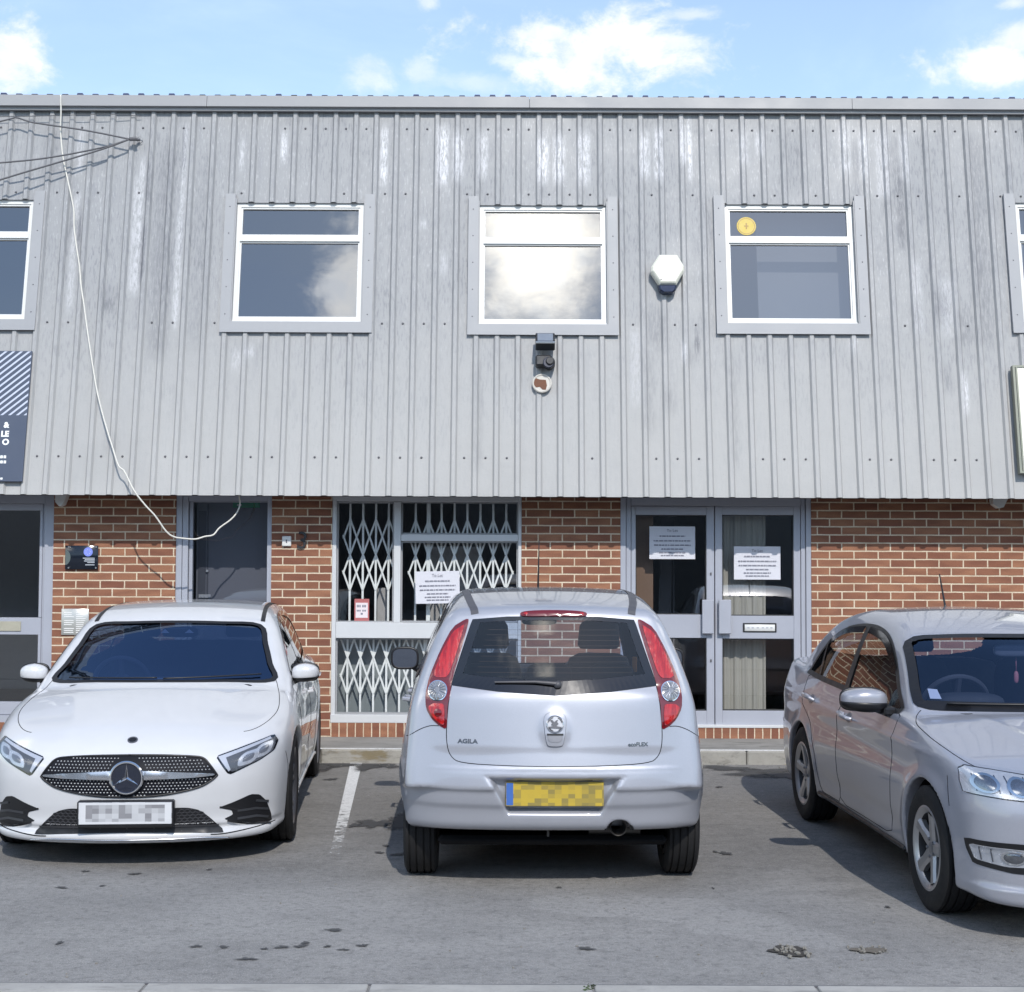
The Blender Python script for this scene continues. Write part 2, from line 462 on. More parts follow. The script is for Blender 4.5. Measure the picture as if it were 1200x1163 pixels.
M['asphalt'] = mat_asphalt()

def mat_concrete(name, base, dark, moss=0.0):
    m, t, b = new_mat(name)
    co = t.coord()
    n = t.noise(co, 2.5, 6, .65); f = t.noise(co, 60, 3, .7); s_ = t.noise(t.mapping(co, (2.2, 7, 7)), 1.6, 5, .7, .5)
    c = t.mix(t.ramp(n, .3, .7), base, [v*.78 for v in base])
    c = t.mix(t.ramp(s_, .5, .72, 0, .75), c, dark)
    if moss: c = t.mix(t.ramp(t.noise(t.mapping(co, (1, 4, 4)), 2.6, 4, .6), .55, .66, 0, moss), c, (.20, .155, .075))
    c = t.mix(t.ramp(f, .5, .8, 0, .3), c, [v*.5 for v in base])
    setp(t, b, c, .9, 0, t.bump(f, .4, .006), spec=.25)
    return m
M['pave'] = mat_concrete('pavement_concrete', (.30, .29, .27), (.13, .125, .115))
M['kerb'] = mat_concrete('kerb_concrete', (.37, .355, .32), (.12, .112, .098), .75)
M['edging'] = mat_concrete('edging_concrete', (.40, .39, .37), (.22, .215, .205))

def mat_line(name, wear):
    m, t, b = new_mat(name)
    co = t.coord()
    n = t.noise(t.mapping(co, (2.5, 4.0, 1)), 3.2, 6, .72); f = t.noise(co, 46, 3, .7)
    y = t.sep(co)[1]
    k = t.math('ADD', t.math('ADD', t.math('MULTIPLY', n, .75), t.math('MULTIPLY', f, .25)), wear(t, y))
    a = t.ramp(k, .46, .58)
    setp(t, b, t.mix(t.ramp(f, .3, .8), (.74, .74, .73), (.52, .52, .51)), .75, spec=.3)
    t.put(b.inputs['Alpha'], a)
    return m
M['line'] = mat_line('worn_white_marking', lambda t, y: t.ramp(y, 8.2, 11.2, -.10, .17, False))
M['kerbpaint'] = mat_line('kerb_white_marking', lambda t, y: t.math('ADD', .12, 0.0))

# ------------------------------------------------------------------ ground
g = MB(); g.add([(-400, -400, 0), (400, -400, 0), (400, 400, 0), (-400, 400, 0)], [(0, 1, 2, 3)])
tag(g.build("ground", M['asphalt']), kind='structure')
pv = MB(); pv.box(-30, 30, KERB_Y+.12, WALL_Y+6, -.2, PAVE_Z)
tag(pv.build("pavement", M['pave']), kind='structure')
kb = MB()
x = -30.0
while x < 30:
    kb.box(x+.003, x+.912, KERB_Y, KERB_Y+.118, -.2, PAVE_Z+.003, .012); x += .915
tag(kb.build("kerb", M['kerb']), kind='structure')
kp = MB(); kp.box(-30, 30, KERB_Y+.010, KERB_Y+.055, PAVE_Z+.0035, PAVE_Z+.0075)
tag(kp.build("kerb_edge_marking", M['kerbpaint']), kind='structure')
# flush edging stones across the front
EX = [on_z(px, 1157, 0)[0] for px in (170, 430, 685, 945)]
EY = on_z(600, 1156.5, 0)[1]
ed = MB(); x = EX[0] - .915*20
for i in range(45):
    ed.box(x+.006, x+.909, EY-.125, EY, -.15, .009, .004); x += .915
tag(ed.build("edging_kerb", M['edging']), kind='structure')
jt = MB(); jt.box(-30, 30, EY+.001, EY+.012, -.1, .0068); jt.box(-30, 30, EY-.139, EY-.126, -.1, .0062)
tag(jt.build("kerb_line", M['wire']), kind='structure')
rd = MB(); rd.add([(-60, -20, .004), (60, -20, .004), (60, EY-.140, .004), (-60, EY-.140, .004)], [(0, 1, 2, 3)])
tag(rd.build("road", M['asphalt']), kind='structure')
# bay marking between the first two cars
lm = MB()
a0 = on_z(414, 880, 0); a1 = on_z(428, 880, 0); b0 = on_z(386, 1004, 0); b1 = on_z(398, 1004, 0)
n = 24
for i in range(n):
    t0, t1 = i/n, (i+1)/n
    P = lambda A, B, t: (A[0]+(B[0]-A[0])*t, min(A[1]+(B[1]-A[1])*t, KERB_Y-.01), .004)
    lm.add([P(a0, b0, t0), P(a1, b1, t0), P(a1, b1, t1), P(a0, b0, t1)], [(0, 1, 2, 3)])
tag(lm.build("road_marking", M['line']), kind='structure')

# damp and tar patches, a pothole and a few stones
def mat_tar():
    m, t, b = new_mat('damp_tar')
    co = t.coord()
    n = t.noise(t.mapping(co, (5, 14, 1)), 2.2, 5, .7, .4); f = t.noise(co, 60, 3, .7)
    setp(t, b, t.mix(f, (.045, .045, .047), (.085, .084, .083)), .7, spec=.35)
    core = t.new('ShaderNodeAttribute', attribute_name='core').outputs['Fac']
    k = t.math('ADD', t.math('ADD', t.math('MULTIPLY', n, .55), t.math('MULTIPLY', f, .30)), t.math('MULTIPLY', core, .75))
    t.put(b.inputs['Alpha'], t.ramp(k, .48, .82, 0, .93))
    return m
M['wet'] = mat_tar()
M['hole'] = plain('pothole_rubble', (.05, .045, .04), .95, 0, .5, 60, .6)
def splat(px, py, w_, h_, seed, n=26, rag=.45):
    rnd = random.Random(seed)
    cx, cy = on_z(px, py); ax = on_z(px+w_/2, py)[0]-cx; ay = abs(on_z(px, py-h_/2)[1]-cy)
    ph = [rnd.uniform(0, 6.28) for _ in range(6)]
    pts = []
    for i in range(n):
        t = 2*math.pi*i/n
        r = 1 + rag*(.5*math.sin(2*t+ph[0]) + .4*math.sin(3*t+ph[1]) + .35*math.sin(5*t+ph[2]) + .3*math.sin(7*t+ph[3])) + rnd.uniform(-.12, .12)
        r = max(.25, r)
        pts.append((cx+ax*r*math.cos(t), cy+ay*r*math.sin(t)))
    return cx, cy, pts
wet = MB(); zz = .0045; corev = []
def add_splat(px, py, w_, h_, seed, rag=.45):
    global zz
    cx, cy, p = splat(px, py, w_*1.25, h_*1.35, seed, rag=rag)
    p = [(q[0], min(q[1], KERB_Y-.02)) for q in p]
    wet.add([(cx, cy, zz)] + [(q[0], q[1], zz) for q in p], [(0, i+1, (i+1) % len(p)+1) for i in range(len(p))])
    corev.extend([1.0]+[0.0]*len(p)); zz += .00003
for i, (px, py, w_, h_) in enumerate([(230, 1110, 14, 3), (262, 1111, 12, 3), (310, 1113, 8, 2), (330, 1111, 18, 3), (352, 1110, 16, 3), (358, 1106, 12, 3), (392, 1091, 22, 3), (402, 1114, 14, 2),
        (425, 1109, 14, 3), (290, 1125, 22, 3), (384, 1110, 10, 2), (70, 1106, 9, 3), (72, 1041, 14, 2), (158, 1025, 14, 2), (100, 1022, 10, 1.6), (120, 1039, 8, 1.5), (245, 1020, 8, 1.5),
        (440, 966, 46, 10), (468, 964, 30, 14), (415, 968, 14, 4), (445, 1000, 12, 2), (468, 1002, 18, 3), (452, 992, 8, 2), (386, 897, 60, 12), (372, 900, 40, 8), (436, 898, 46, 8), (455, 898, 30, 5), (388, 914, 16, 2),
        (895, 906, 90, 9), (925, 910, 60, 9), (852, 901, 60, 5), (835, 889, 40, 3), (850, 1001, 12, 4), (838, 999, 6, 2), (836, 1042, 3, 2), (1040, 1064, 8, 2), (687, 1113, 22, 3), (843, 923, 8, 1.6), (655, 1041, 6, 1.4)]):
    add_splat(px, py, w_, h_, 100+i)
wo_ = tag(wet.build("damp_road_surface", M['wet'], fixn=False), kind='structure')
at_ = wo_.data.attributes.new('core', 'FLOAT', 'POINT'); at_.data.foreach_set('value', corev)
pot = MB(); rnd = random.Random(3)
cx, cy, p = splat(925, 1116, 44, 12, 5, rag=.25)
pot.add([(cx, cy, .0062)] + [(q[0], q[1], .0062) for q in p], [(0, i+1, (i+1) % len(p)+1) for i in range(len(p))])
tag(pot.build("broken_road_surface", M['hole'], fixn=False), kind='structure')
cx2, cy2, p2 = splat(1018, 1115, 36, 7, 8, rag=.35)
pot2 = MB(); pot2.add([(cx2, cy2, .0064)] + [(q[0], q[1], .0064) for q in p2], [(0, i+1, (i+1) % len(p2)+1) for i in range(len(p2))])
tag(pot2.build("worn_road_surface", plain('dusty_pothole', (.13, .115, .095), .95, 0, .4, 40, .5), fixn=False), kind='structure')
st = MB()
for i in range(26):
    a = rnd.uniform(0, 6.28); q = rnd.uniform(.2, 1.25)
    px_, py_ = cx+math.cos(a)*.085*q, cy+math.sin(a)*.10*q; s_ = rnd.uniform(.004, .012)
    st.T = Matrix.Translation((px_, py_, .006+s_*.4)) @ Matrix.Rotation(rnd.uniform(0, 3), 4, (rnd.random(), rnd.random(), rnd.random()))
    st.box(-s_, s_, -s_*.8, s_*.8, -s_*.6, s_*.6, s_*.3)
for i in range(24):
    px_, py_ = cx2+rnd.uniform(-.09, .09), cy2+rnd.uniform(-.06, .06); s_ = rnd.uniform(.003, .008)
    st.T = Matrix.Translation((px_, py_, .006+s_*.4)) @ Matrix.Rotation(rnd.uniform(0, 3), 4, (rnd.random(), rnd.random(), rnd.random()))
    st.box(-s_, s_, -s_*.8, s_*.8, -s_*.6, s_*.6, s_*.3)
st.T = None
rnd2 = random.Random(31)
for i in range(170):
    px_ = rnd2.uniform(-3.6, 3.6); py_ = KERB_Y-abs(rnd2.gauss(0, .16))-.02; s_ = rnd2.uniform(.003, .009)
    if i % 3 == 0: px_, py_ = rnd2.uniform(-2.6, 2.8), rnd2.uniform(6.0, 8.2); s_ *= .7
    st.T = Matrix.Translation((px_, py_, s_*.4)) @ Matrix.Rotation(rnd2.uniform(0, 3), 4, (rnd2.random(), rnd2.random(), rnd2.random()))
    st.box(-s_, s_, -s_*.8, s_*.8, -s_*.6, s_*.6, s_*.3)
st.T = None
tag(st.build("loose_gravel", plain('gravel_grey', (.20, .19, .17), .95, 0, .5, 60)), kind='stuff')
# weed in an edging joint
M['weed'] = plain('weed_green', (.035, .060, .018), .7, 0, .3, 40)
wd = MB(); rnd = random.Random(12); wx, wy = on_z(690, 1160)
for i in range(22):
    a = rnd.uniform(0, 6.28); l = rnd.uniform(.010, .026); s_ = rnd.uniform(.002, .004)
    x0, y0 = wx+rnd.uniform(-.012, .012), wy+rnd.uniform(-.05, .04)
    dx, dy = math.cos(a), math.sin(a)
    wd.add([(x0-dy*s_, y0+dx*s_, .004), (x0+dy*s_, y0-dx*s_, .004), (x0+dx*l*.6+dy*s_, y0+dy*l*.6-dx*s_, .006+l*.5), (x0+dx*l, y0+dy*l, .006+l*.35)], [(0, 1, 2, 3)])
tag(wd.build("weed", M['weed'], fixn=False), "tiny green weed growing in the joint of the flush kerb stones", "weed")

# ------------------------------------------------------------------ the building
B = empty("industrial_building", (0, WALL_Y, PAVE_Z))
tag(B, "grey profiled metal clad commercial unit with brick ground floor and glazed doors", "building")
Binv = Matrix.Translation((0, -WALL_Y, -PAVE_Z))
def bpart(mb, name, mats, parent=None, **kw):
    o = mb.build(name, mats, None, **kw)
    o.data.transform(Binv)
    o.parent = parent or B
    return o
XL, XR = -9.0, 9.0
W = lambda px: on_y(px, 700, WALL_Y)[0]
def Zw(py, px=600): return on_y(px, py, WALL_Y)[1]
TOPZ = 2.55                                         # hidden behind the sheeting
# openings: (x0, x1) of each gap in the brick
OPEN = [(-9.0, W(61.5)), (W(205), W(317.5)), (W(388.5), W(611)), (W(727), W(951))]
piers = [(W(61.5), W(205)), (W(317.5), W(388.5)), (W(611), W(727)), (W(951), XR)]
for x0, x1 in piers:
    q = MB(); q.box(x0, x1, WALL_Y, WALL_Y+.215, PAVE_Z-.01, TOPZ); bpart(q, "brick_wall", M['brick'])
SILLZ = {0: Zw(849), 1: Zw(849), 2: Zw(848), 3: Zw(850)}
for i, (x0, x1) in enumerate(OPEN):
    q = MB(); q.box(x0+.002, x1-.002, WALL_Y-.012, WALL_Y+.2, PAVE_Z-.01, SILLZ[i]); bpart(q, "brick_plinth", M['soldier'])

# sheeting: ribbed profile swept up a slope leaning back
SLOPE = R(10.0); CB_Y = WALL_Y-.47
CB_Z = on_y(600, 582.3, CB_Y)[1]
ss, cs = math.sin(SLOPE), math.cos(SLOPE)
cn = Vector((0, -cs, ss))                          # outward normal of the slope
c0 = Vector((0, CB_Y, CB_Z)); cu = Vector((0, ss, cs))
def CP(x, s, h=0.0):
    p = c0 + cu*s + cn*h; return Vector((x, p.y, p.z))
def on_c(px, py, h=0.0):
    """x and slope height on the sheeting plane, lifted h outwards"""
    d = ray(px, py); o = Vector((0, 0, CAM_H)); b = c0+cn*h
    k = (b-o).dot(cn)/d.dot(cn); p = o+d*k
    return p.x, (p-b).dot(cu)
CTOP = on_c(600, 131)[1]
xa, xb = on_c(43.3, 537)[0], on_c(343.7, 537)[0]
PITCHX = (xb-xa)/12
# rib centre phase: a rib stands half a pitch from the screws in the pans
PH = xa + PITCHX*.5
ribs = []
k0 = int((XL-PH)/PITCHX); xr = PH+k0*PITCHX
while xr < XR: ribs.append(xr); xr += PITCHX
RB, RT, RD = .032, .016, .025                      # rib half base, half top, depth

wins = []                                          # px of the frame: left, right, top, bottom at the sheeting
for (l, r, t_, b_) in [(-110, 38.5, 234, 373), (275.5, 425, 238, 376), (561.5, 711, 241, 379), (849.5, 1002, 240, 378), (1188, 1345, 238, 377)]:
    xl = (on_c(l, t_)[0]+on_c(l+0, b_)[0])/2; xr_ = (on_c(r, t_)[0]+on_c(r, b_)[0])/2
    wins.append([xl, xr_, on_c((l+r)/2, t_)[1], on_c((l+r)/2, b_)[1]])
def fix(w, l0, l1, r0, r1, t_, b_):                # from the slanted edges themselves
    w[0] = (on_c(l0, t_)[0]+on_c(l1, b_)[0])/2; w[1] = (on_c(r0, t_)[0]+on_c(r1, b_)[0])/2
fix(wins[1], 277, 273, 426, 424, 238, 376); fix(wins[2], 561, 562.5, 710, 711.5, 241, 379); fix(wins[3], 847.5, 854, 998, 1006, 240, 378)
wins[0][1] = (on_c(39.5, 234)[0]+on_c(31, 373)[0])/2; wins[0][0] = wins[0][1]-1.34
wins[4][0] = (on_c(1189, 238)[0]+on_c(1198, 377)[0])/2; wins[4][1] = wins[4][0]+1.34

streaks_w = []; streaks_d = []
def SW(px, y0, y1, wd=5, a=1.0): streaks_w.append((*on_c(px, (y0+y1)/2), on_c(px, y1)[1], on_c(px, y0)[1], wd/122.0, a))
def SD(px, y0, y1, wd=5, a=1.0): streaks_d.append((*on_c(px, (y0+y1)/2), on_c(px, y1)[1], on_c(px, y0)[1], wd/122.0, a))
for q in [(333, 150, 195, 4), (284, 160, 205, 3, .7), (450, 145, 222, 5), (519, 142, 222, 8), (537, 150, 218, 8, .8), (566, 150, 215, 7, .7), (636, 155, 220, 8), (655, 155, 220, 8), (684, 150, 222, 9, .9), (755, 150, 215, 8, .8),
          (772, 145, 218, 7, .9), (800, 135, 200, 5, .9), (808, 130, 215, 3, 1), (872, 150, 200, 7, .5), (890, 150, 190, 6, .6), (990, 140, 210, 8, .6), (1012, 150, 215, 6, .7), (1035, 150, 240, 10, .5), (1060, 150, 220, 7, .5),
          (163, 180, 350, 4, .62), (157, 200, 350, 4, .5), (212, 140, 390, 3, .6), (207, 240, 380, 3, .5), (94, 145, 210, 5, .5), (86, 220, 370, 5, .45), (292, 400, 425, 7, .7), (277, 405, 440, 6, .5), (495, 255, 272, 6, .9), (840, 255, 300, 4, .7),
          (1000, 385, 420, 8, .35), (1131, 432, 490, 5, .8), (802, 395, 430, 4, .7), (1075, 300, 400, 8, .4), (1110, 320, 400, 10, .4), (520, 290, 330, 6, .4), (745, 380, 480, 8, .3)]: SW(*q)
for q in [(216, 140, 215, 3, .9), (167, 250, 345, 4, .8), (174, 180, 260, 5, .6), (92, 240, 300, 4, .9), (84, 240, 290, 4, .6), (190, 160, 430, 16, .35), (235, 180, 420, 14, .2), (128, 330, 380, 14, .5), (130, 500, 540, 12, .3),
          (1055, 180, 300, 6, .6), (1042, 150, 260, 14, .35), (1057, 240, 300, 4, .7), (1074, 345, 400, 10, .4), (1103, 330, 390, 12, .55), (1130, 350, 420, 14, .4), (1110, 420, 470, 8, .4), (817, 380, 428, 4, .9), (810, 395, 435, 6, .4),
          (1148, 150, 420, 14, .35), (1005, 160, 330, 6, .3), (930, 140, 230, 12, .2), (60, 140, 220, 14, .25), (760, 400, 520, 10, .25), (290, 395, 430, 26, .25), (560, 420, 560, 8, .2), (860, 400, 560, 8, .2), (770, 350, 420, 16, .35), (785, 440, 500, 10, .25)]: SD(*q)
def wear(x, s):
    a = b = 0.0
    for (sx, _, s0, s1, wd, am) in streaks_w:
        if abs(x-sx) < wd:
            e = min(1, (s-s0)/.12+.0, (s1-s)/.12)
            if e > 0: a = max(a, am*e*(1-(abs(x-sx)/wd)**3))
    for (sx, _, s0, s1, wd, am) in streaks_d:
        if abs(x-sx) < wd:
            e = min(1, (s-s0)/.2, (s1-s)/.2)
            if e > 0: b = max(b, am*e*(1-(abs(x-sx)/wd)**2))
    return a, b
prof = []
for xr in ribs:
    prof += [(xr-RB, 0), (xr-RT, RD), (xr+RT, RD), (xr+RB, 0)]
    pan = PITCHX-2*RB
    prof += [(xr+RB+pan*q, 0.0) for q in (.15, .3, .4, .5, .6, .7, .85)]
prof = [p for p in prof if XL <= p[0] <= XR]
rows = sorted(set([0.0, CTOP+.10] + [i*.045 for i in range(1, int(CTOP/.045)+2)] + [w_[2] for w_ in wins] + [w_[3] for w_ in wins]))
rows = [r for r in rows if r <= CTOP+.1]
FL = .075                                           # flashing width beside the windows
holes = [(w_[0]-.035, w_[1]+.035, w_[3]-.05, w_[2]) for w_ in wins]
cl = MB(); idx = {}; wearv = []
for i, s in enumerate(rows):
    for j, (x, h) in enumerate(prof):
        idx[i, j] = len(cl.v); cl.v.append(tuple(CP(x, s, h))); wearv.append((*wear(x, s), 0.0))
for i in range(len(rows)-1):
    sm = (rows[i]+rows[i+1])/2
    for j in range(len(prof)-1):
        xm = (prof[j][0]+prof[j+1][0])/2
        if any(h[0] < xm < h[1] and h[2] < sm < h[3] for h in holes): continue
        cl.f.append((idx[i, j], idx[i, j+1], idx[i+1, j+1], idx[i+1, j])); cl.m.append(0)
# screws
cl.mi = 1
for row_px in (152, 228, 380, 537):
    s = on_c(600, row_px)[1]
    for k, xr in enumerate(ribs):
        if random.random() < .30: continue
        x = xr - PITCHX*.5
        if any(h[0]-.12 < x < h[1]+.12 and h[2]-.1 < s < h[3] for h in holes): continue
        cl.T = Matrix.Translation(CP(x, s, .0)) @ Matrix.Rotation(math.pi/2-SLOPE, 4, 'X')
        cl.lathe([(.0, .011), (.005, .0105), (.006, .007), (.011, .006), (.012, 0)], 8, 'z')
cl.T = None

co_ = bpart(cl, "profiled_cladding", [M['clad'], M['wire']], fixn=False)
at = co_.data.attributes.new('wear', 'FLOAT_VECTOR', 'POINT'); at.data.foreach_set('vector', [v for q in wearv for v in q] + [0.0]*(3*(len(cl.v)-len(wearv))))
# underside return, inner lining and soffit
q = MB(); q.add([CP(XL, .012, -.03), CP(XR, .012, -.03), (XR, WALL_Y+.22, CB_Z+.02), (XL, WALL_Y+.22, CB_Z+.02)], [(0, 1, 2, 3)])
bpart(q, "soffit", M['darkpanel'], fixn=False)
# capping at the eaves and the roof sheet behind it
def slab(mb, x0, x1, s0, s1, h0, h1):
    P = [CP(x, s, h) for h in (h0, h1) for s in (s0, s1) for x in (x0, x1)]
    mb.add(P, [(0, 1, 3, 2), (4, 6, 7, 5), (0, 4, 5, 1), (2, 3, 7, 6), (0, 2, 6, 4), (1, 5, 7, 3)])
s_lip0, s_lip1, s_cap0, s_cap1 = on_c(600, 131, .06)[1], on_c(600, 127.3, .06)[1], on_c(600, 126, .09)[1], on_c(600, 113.5, .09)[1]
q = MB(); slab(q, XL, XR, s_lip0, s_cap0, .034, .058); bpart(q, "eaves_lip", M['flash'])
q = MB(); x = XL
for L_ in (3.05,)*6:
    slab(q, x+.002, min(x+L_, XR)-.002, s_cap0+.010, s_cap1, .03, .090)
    slab(q, x+.002, min(x+L_, XR)-.002, s_cap0-.002, s_cap0+.010, .06, .094); x += L_
bpart(q, "capping", M['cap'])
top = CP(0, s_cap1, .09)
q = MB(); rp = []
nx = int((XR-XL)/.145)
for i in range(nx):
    x = XL+.145*i
    rp += [(x, 0), (x+.055, 0), (x+.075, .032), (x+.125, .032)]
b0 = len(q.v)
y0, z0 = top.y+.05, top.z-.008
for yy, zz_ in ((y0, z0), (y0+9, z0+1.0)):
    for x, h in rp: q.v.append((x, yy, zz_+h))
nr = len(rp)
for j in range(nr-1):
    q.f.append((j, j+1, j+1+nr, j+nr)); q.m.append(0)
for i in range(nx):
    x = XL+.145*i
    if random.random() < .78:
        k = random.choice((.6, .8, 1.0, 1.0))
        q.prism([(x+.060, z0-.01), (x+.138, z0-.01), (x+.124, z0+.034*k+.004), (x+.076, z0+.034*k+.004)], y0-.012, y0+.02)
bpart(q, "roof", M['roofsheet'], fixn=False)

# upper windows
def frame_bars(mb, x0, x1, s0, s1, w_, h0, h1, sides='lrtb'):
    if 'b' in sides: slab(mb, x0, x1, s0, s0+w_, h0, h1)
    if 't' in sides: slab(mb, x0, x1, s1-w_, s1, h0, h1)
    if 'l' in sides: slab(mb, x0, x0+w_, s0+w_, s1-w_, h0, h1)
    if 'r' in sides: slab(mb, x1-w_, x1, s0+w_, s1-w_, h0, h1)
for i, (x0, x1, s1, s0) in enumerate(wins):
    win = MB()
    frame_bars(win, x0, x1, s0, s1, .036, -.075, -.020)
    st_ = s1-.345
    slab(win, x0+.036, x1-.036, st_-.030, st_+.024, -.078, -.016)
    frame_bars(win, x0+.036, x1-.036, st_+.024, s1-.036, .016, -.070, -.030)
    frame_bars(win, x0+.036, x1-.036, s0+.036, st_-.030, .014, -.070, -.034)
    slab(win, x0-.01, x1+.01, s0-.020, s0-.001, -.08, .004)
    wo = bpart(win, "window", M['upvc'])
    for (a, b) in ((st_+.038, s1-.050), (s0+.048, st_-.042)):
        gp = MB(); gp.add([CP(x0+.049, a, -.05), CP(x1-.049, a, -.05), CP(x1-.049, b, -.05), CP(x0+.049, b, -.05)], [(0, 1, 2, 3)])
        bpart(gp, "glass_pane", M['pane_up'], wo, fixn=False)
    fl = MB()
    slab(fl, x0-.03-FL, x0-.012, s0-.10, s1+.075, .012 if i else .034, .0375)
    slab(fl, x1+.012, x1+.03+FL, s0-.10, s1+.075, .012, .0375)
    slab(fl, x0-.03-FL, x1+.03+FL, s0-.125, s0-.022, .036, .0400)
    # reveals
    slab(fl, x0-.012, x0-.001, s0-.02, s1+.03, -.09, .030); slab(fl, x1+.001, x1+.012, s0-.02, s1+.03, -.09, .030)
    slab(fl, x0-.012, x1+.012, s1+.001, s1+.008, -.09, -.004)
    fl.mi = 1
    for k in range(5):
        for xx in (x0-.06, x1+.06):
            fl.T = Matrix.Translation(CP(xx, s0+.05+k*(s1-s0)/4.4, .0375)) @ Matrix.Rotation(math.pi/2-SLOPE, 4, 'X')
            fl.lathe([(0, .006), (.004, .005), (.005, 0)], 6, 'z')
    fl.T = None
    bpart(fl, "flashing", [M['flash'], M['wire']], wo)
# rooms behind
rm = MB(); yb = CB_Y+.5
UZ0, UZ1 = 2.75, 6.2
rm.box(XL, XR, yb+4.6, yb+4.7, UZ0, UZ1)
for xd in (-9, -3.9, -.95, 1.6, 4.8, 8.9): rm.box(xd, xd+.08, CB_Y+.80, yb+4.6, UZ0, UZ1)
rm.box(XL, XR, CB_Y+.42, yb+4.6, UZ0-.1, UZ0); rm.box(XL, XR, CB_Y+.9, yb+4.6, 5.35, 5.45)
bpart(rm, "upper_room", M['room'])
# backing sheet behind the sheeting with the window openings left out (so no light leaks between the rooms)
bk = MB()
xs = [XL] + [v for w_ in wins for v in (w_[0]-.02, w_[1]+.02)] + [XR]
for i in range(0, len(xs), 2):
    if xs[i+1] > xs[i]: slab(bk, xs[i], xs[i+1], .05, CTOP+.05, -.10, -.085)
for w_ in wins:
    slab(bk, w_[0]-.02, w_[1]+.02, .05, w_[3]-.02, -.10, -.085); slab(bk, w_[0]-.02, w_[1]+.02, w_[2]+.005, CTOP+.05, -.10, -.085)
bpart(bk, "insulation_lining", M['roomdark'])

# ---- ground floor: room behind the glass
rm = MB()
RY = WALL_Y+.2
rm.box(XL, XR, RY+4.5, RY+4.6, 0, 2.7)
for xd in (-9, W(133), W(318)-.2, W(668), 8.9): rm.box(xd, xd+.1, RY+.05, RY+4.5, PAVE_Z, 2.7)
rm.box(XL, XR, RY+.02, RY+4.5, 2.62, 2.7)
bpart(rm, "ground_floor_room", M['roomdark'])
rm = MB(); rm.box(XL, XR, WALL_Y+.18, RY+4.5, 0, PAVE_Z+.015); bpart(rm, "room_floor", M['roomfloor'])

GY = WALL_Y+.085                                   # frame face
def fbox(mb, px0, px1, py0, py1, y0, y1, bev=.003):
    x0 = W(px0); x1 = W(px1); z1 = Zw(py0, (px0+px1)/2); z0 = Zw(py1, (px0+px1)/2)
    mb.box(x0, x1, y0, y1, z0, z1, bev)
def pane(px0, px1, py0, py1, parent, mat, y=None, name="glass_pane"):
    y = y if y is not None else WALL_Y+.075
    x0 = W(px0); x1 = W(px1); z1 = Zw(py0, (px0+px1)/2); z0 = Zw(py1, (px0+px1)/2)
    gp = MB(); gp.add([(x0, y, z0), (x1, y, z0), (x1, y, z1), (x0, y, z1)], [(0, 1, 2, 3)])
    return bpart(gp, name, mat, parent, fixn=False)
TPY = 560                                          # above the sheeting edge, hidden
y0, y1 = WALL_Y+.03, WALL_Y+.11
# (a) neighbour's door
q = MB()
fbox(q, 50.5, 61.5, TPY, 849, WALL_Y+.012, WALL_Y+.13); fbox(q, -110, 50.5, TPY, 590, WALL_Y+.012, WALL_Y+.13)
fr = bpart(q, "door_frame", M['alu'])
q = MB()
fbox(q, 47.5, 50.3, 590.2, 838, y0+.008, y1); fbox(q, -110, 47.5, 590.2, 598, y0, y1); fbox(q, -110, 47.5, 724, 744, y0, y1); fbox(q, -110, 47.5, 823, 838, y0, y1); 
fbox(q, 44, 47.5, 598, 724, y0, y1); fbox(q, 44, 47.5, 744, 823, y0, y1)
fbox(q, -110, 50.3, 838.4, 848.6, WALL_Y-.005, y1)
dl = bpart(q, "door", M['alu'])
pane(-110, 44, 598, 724, dl, M['pane_door']); pane(-110, 44, 744, 823, dl, M['pane_door'])
q = MB(); fbox(q, -12, 24, 728.5, 740, y0-.010, y0-.0005); bpart(q, "letter_plate", plain('brass_letter_plate', (.60, .56, .44), .35, .5, .1, 10), dl)
# (b) doorway with dark glass
q = MB()
fbox(q, 205, 212, TPY, 849, WALL_Y+.010, WALL_Y+.13); fbox(q, 212.3, 219, TPY, 849, WALL_Y+.018, WALL_Y+.13)
fbox(q, 312, 317.5, TPY, 849, WALL_Y+.012, WALL_Y+.13); fbox(q, 219.3, 312, TPY, 587.5, WALL_Y+.015, WALL_Y+.13)
fr = bpart(q, "door_frame", M['alu'])
q = MB()
fbox(q, 219.4, 223.6, 588, 848, y0+.02, y1); fbox(q, 305, 311.8, 800, 848, y0, y1); fbox(q, 223.8, 311.8, 830, 848, y0, y1); fbox(q, 219.4, 311.8, 587.7, 588.6, y0+.01, y1)
dl = bpart(q, "door", M['alu'])
pane(223.6, 311.8, 588.6, 830, dl, glass_mat('dark_door_glass', (.62, .64, .68), .02, 1.5))
q = MB(); fbox(q, 223, 311.8, 580, 848, WALL_Y+.24, WALL_Y+.26); bpart(q, "inner_panel", plain('dark_inner_panel', (.24, .24, .265), .7, 0, .08, 2), dl)
q = MB(); fbox(q, 235.6, 237.6, 590, 700, WALL_Y+.236, WALL_Y+.2395); fbox(q, 225, 234.5, 598, 702, WALL_Y+.236, WALL_Y+.2395); bpart(q, "leaf_edge", plain('leaf_edge_dark', (.11, .112, .13), .6), dl)
q = MB(); fbox(q, 226.5, 241, 697.5, 701.8, WALL_Y+.225, WALL_Y+.2355)
for a in (229, 233, 237.5): fbox(q, a, a+1.4, 698, 701.4, WALL_Y+.22, WALL_Y+.226)
bpart(q, "door_latch", M['alu_pale'], dl)
q = MB(); fbox(q, 235, 238, 668, 671, WALL_Y+.215, WALL_Y+.236); bpart(q, "door_knob", M['alu_pale'], dl)
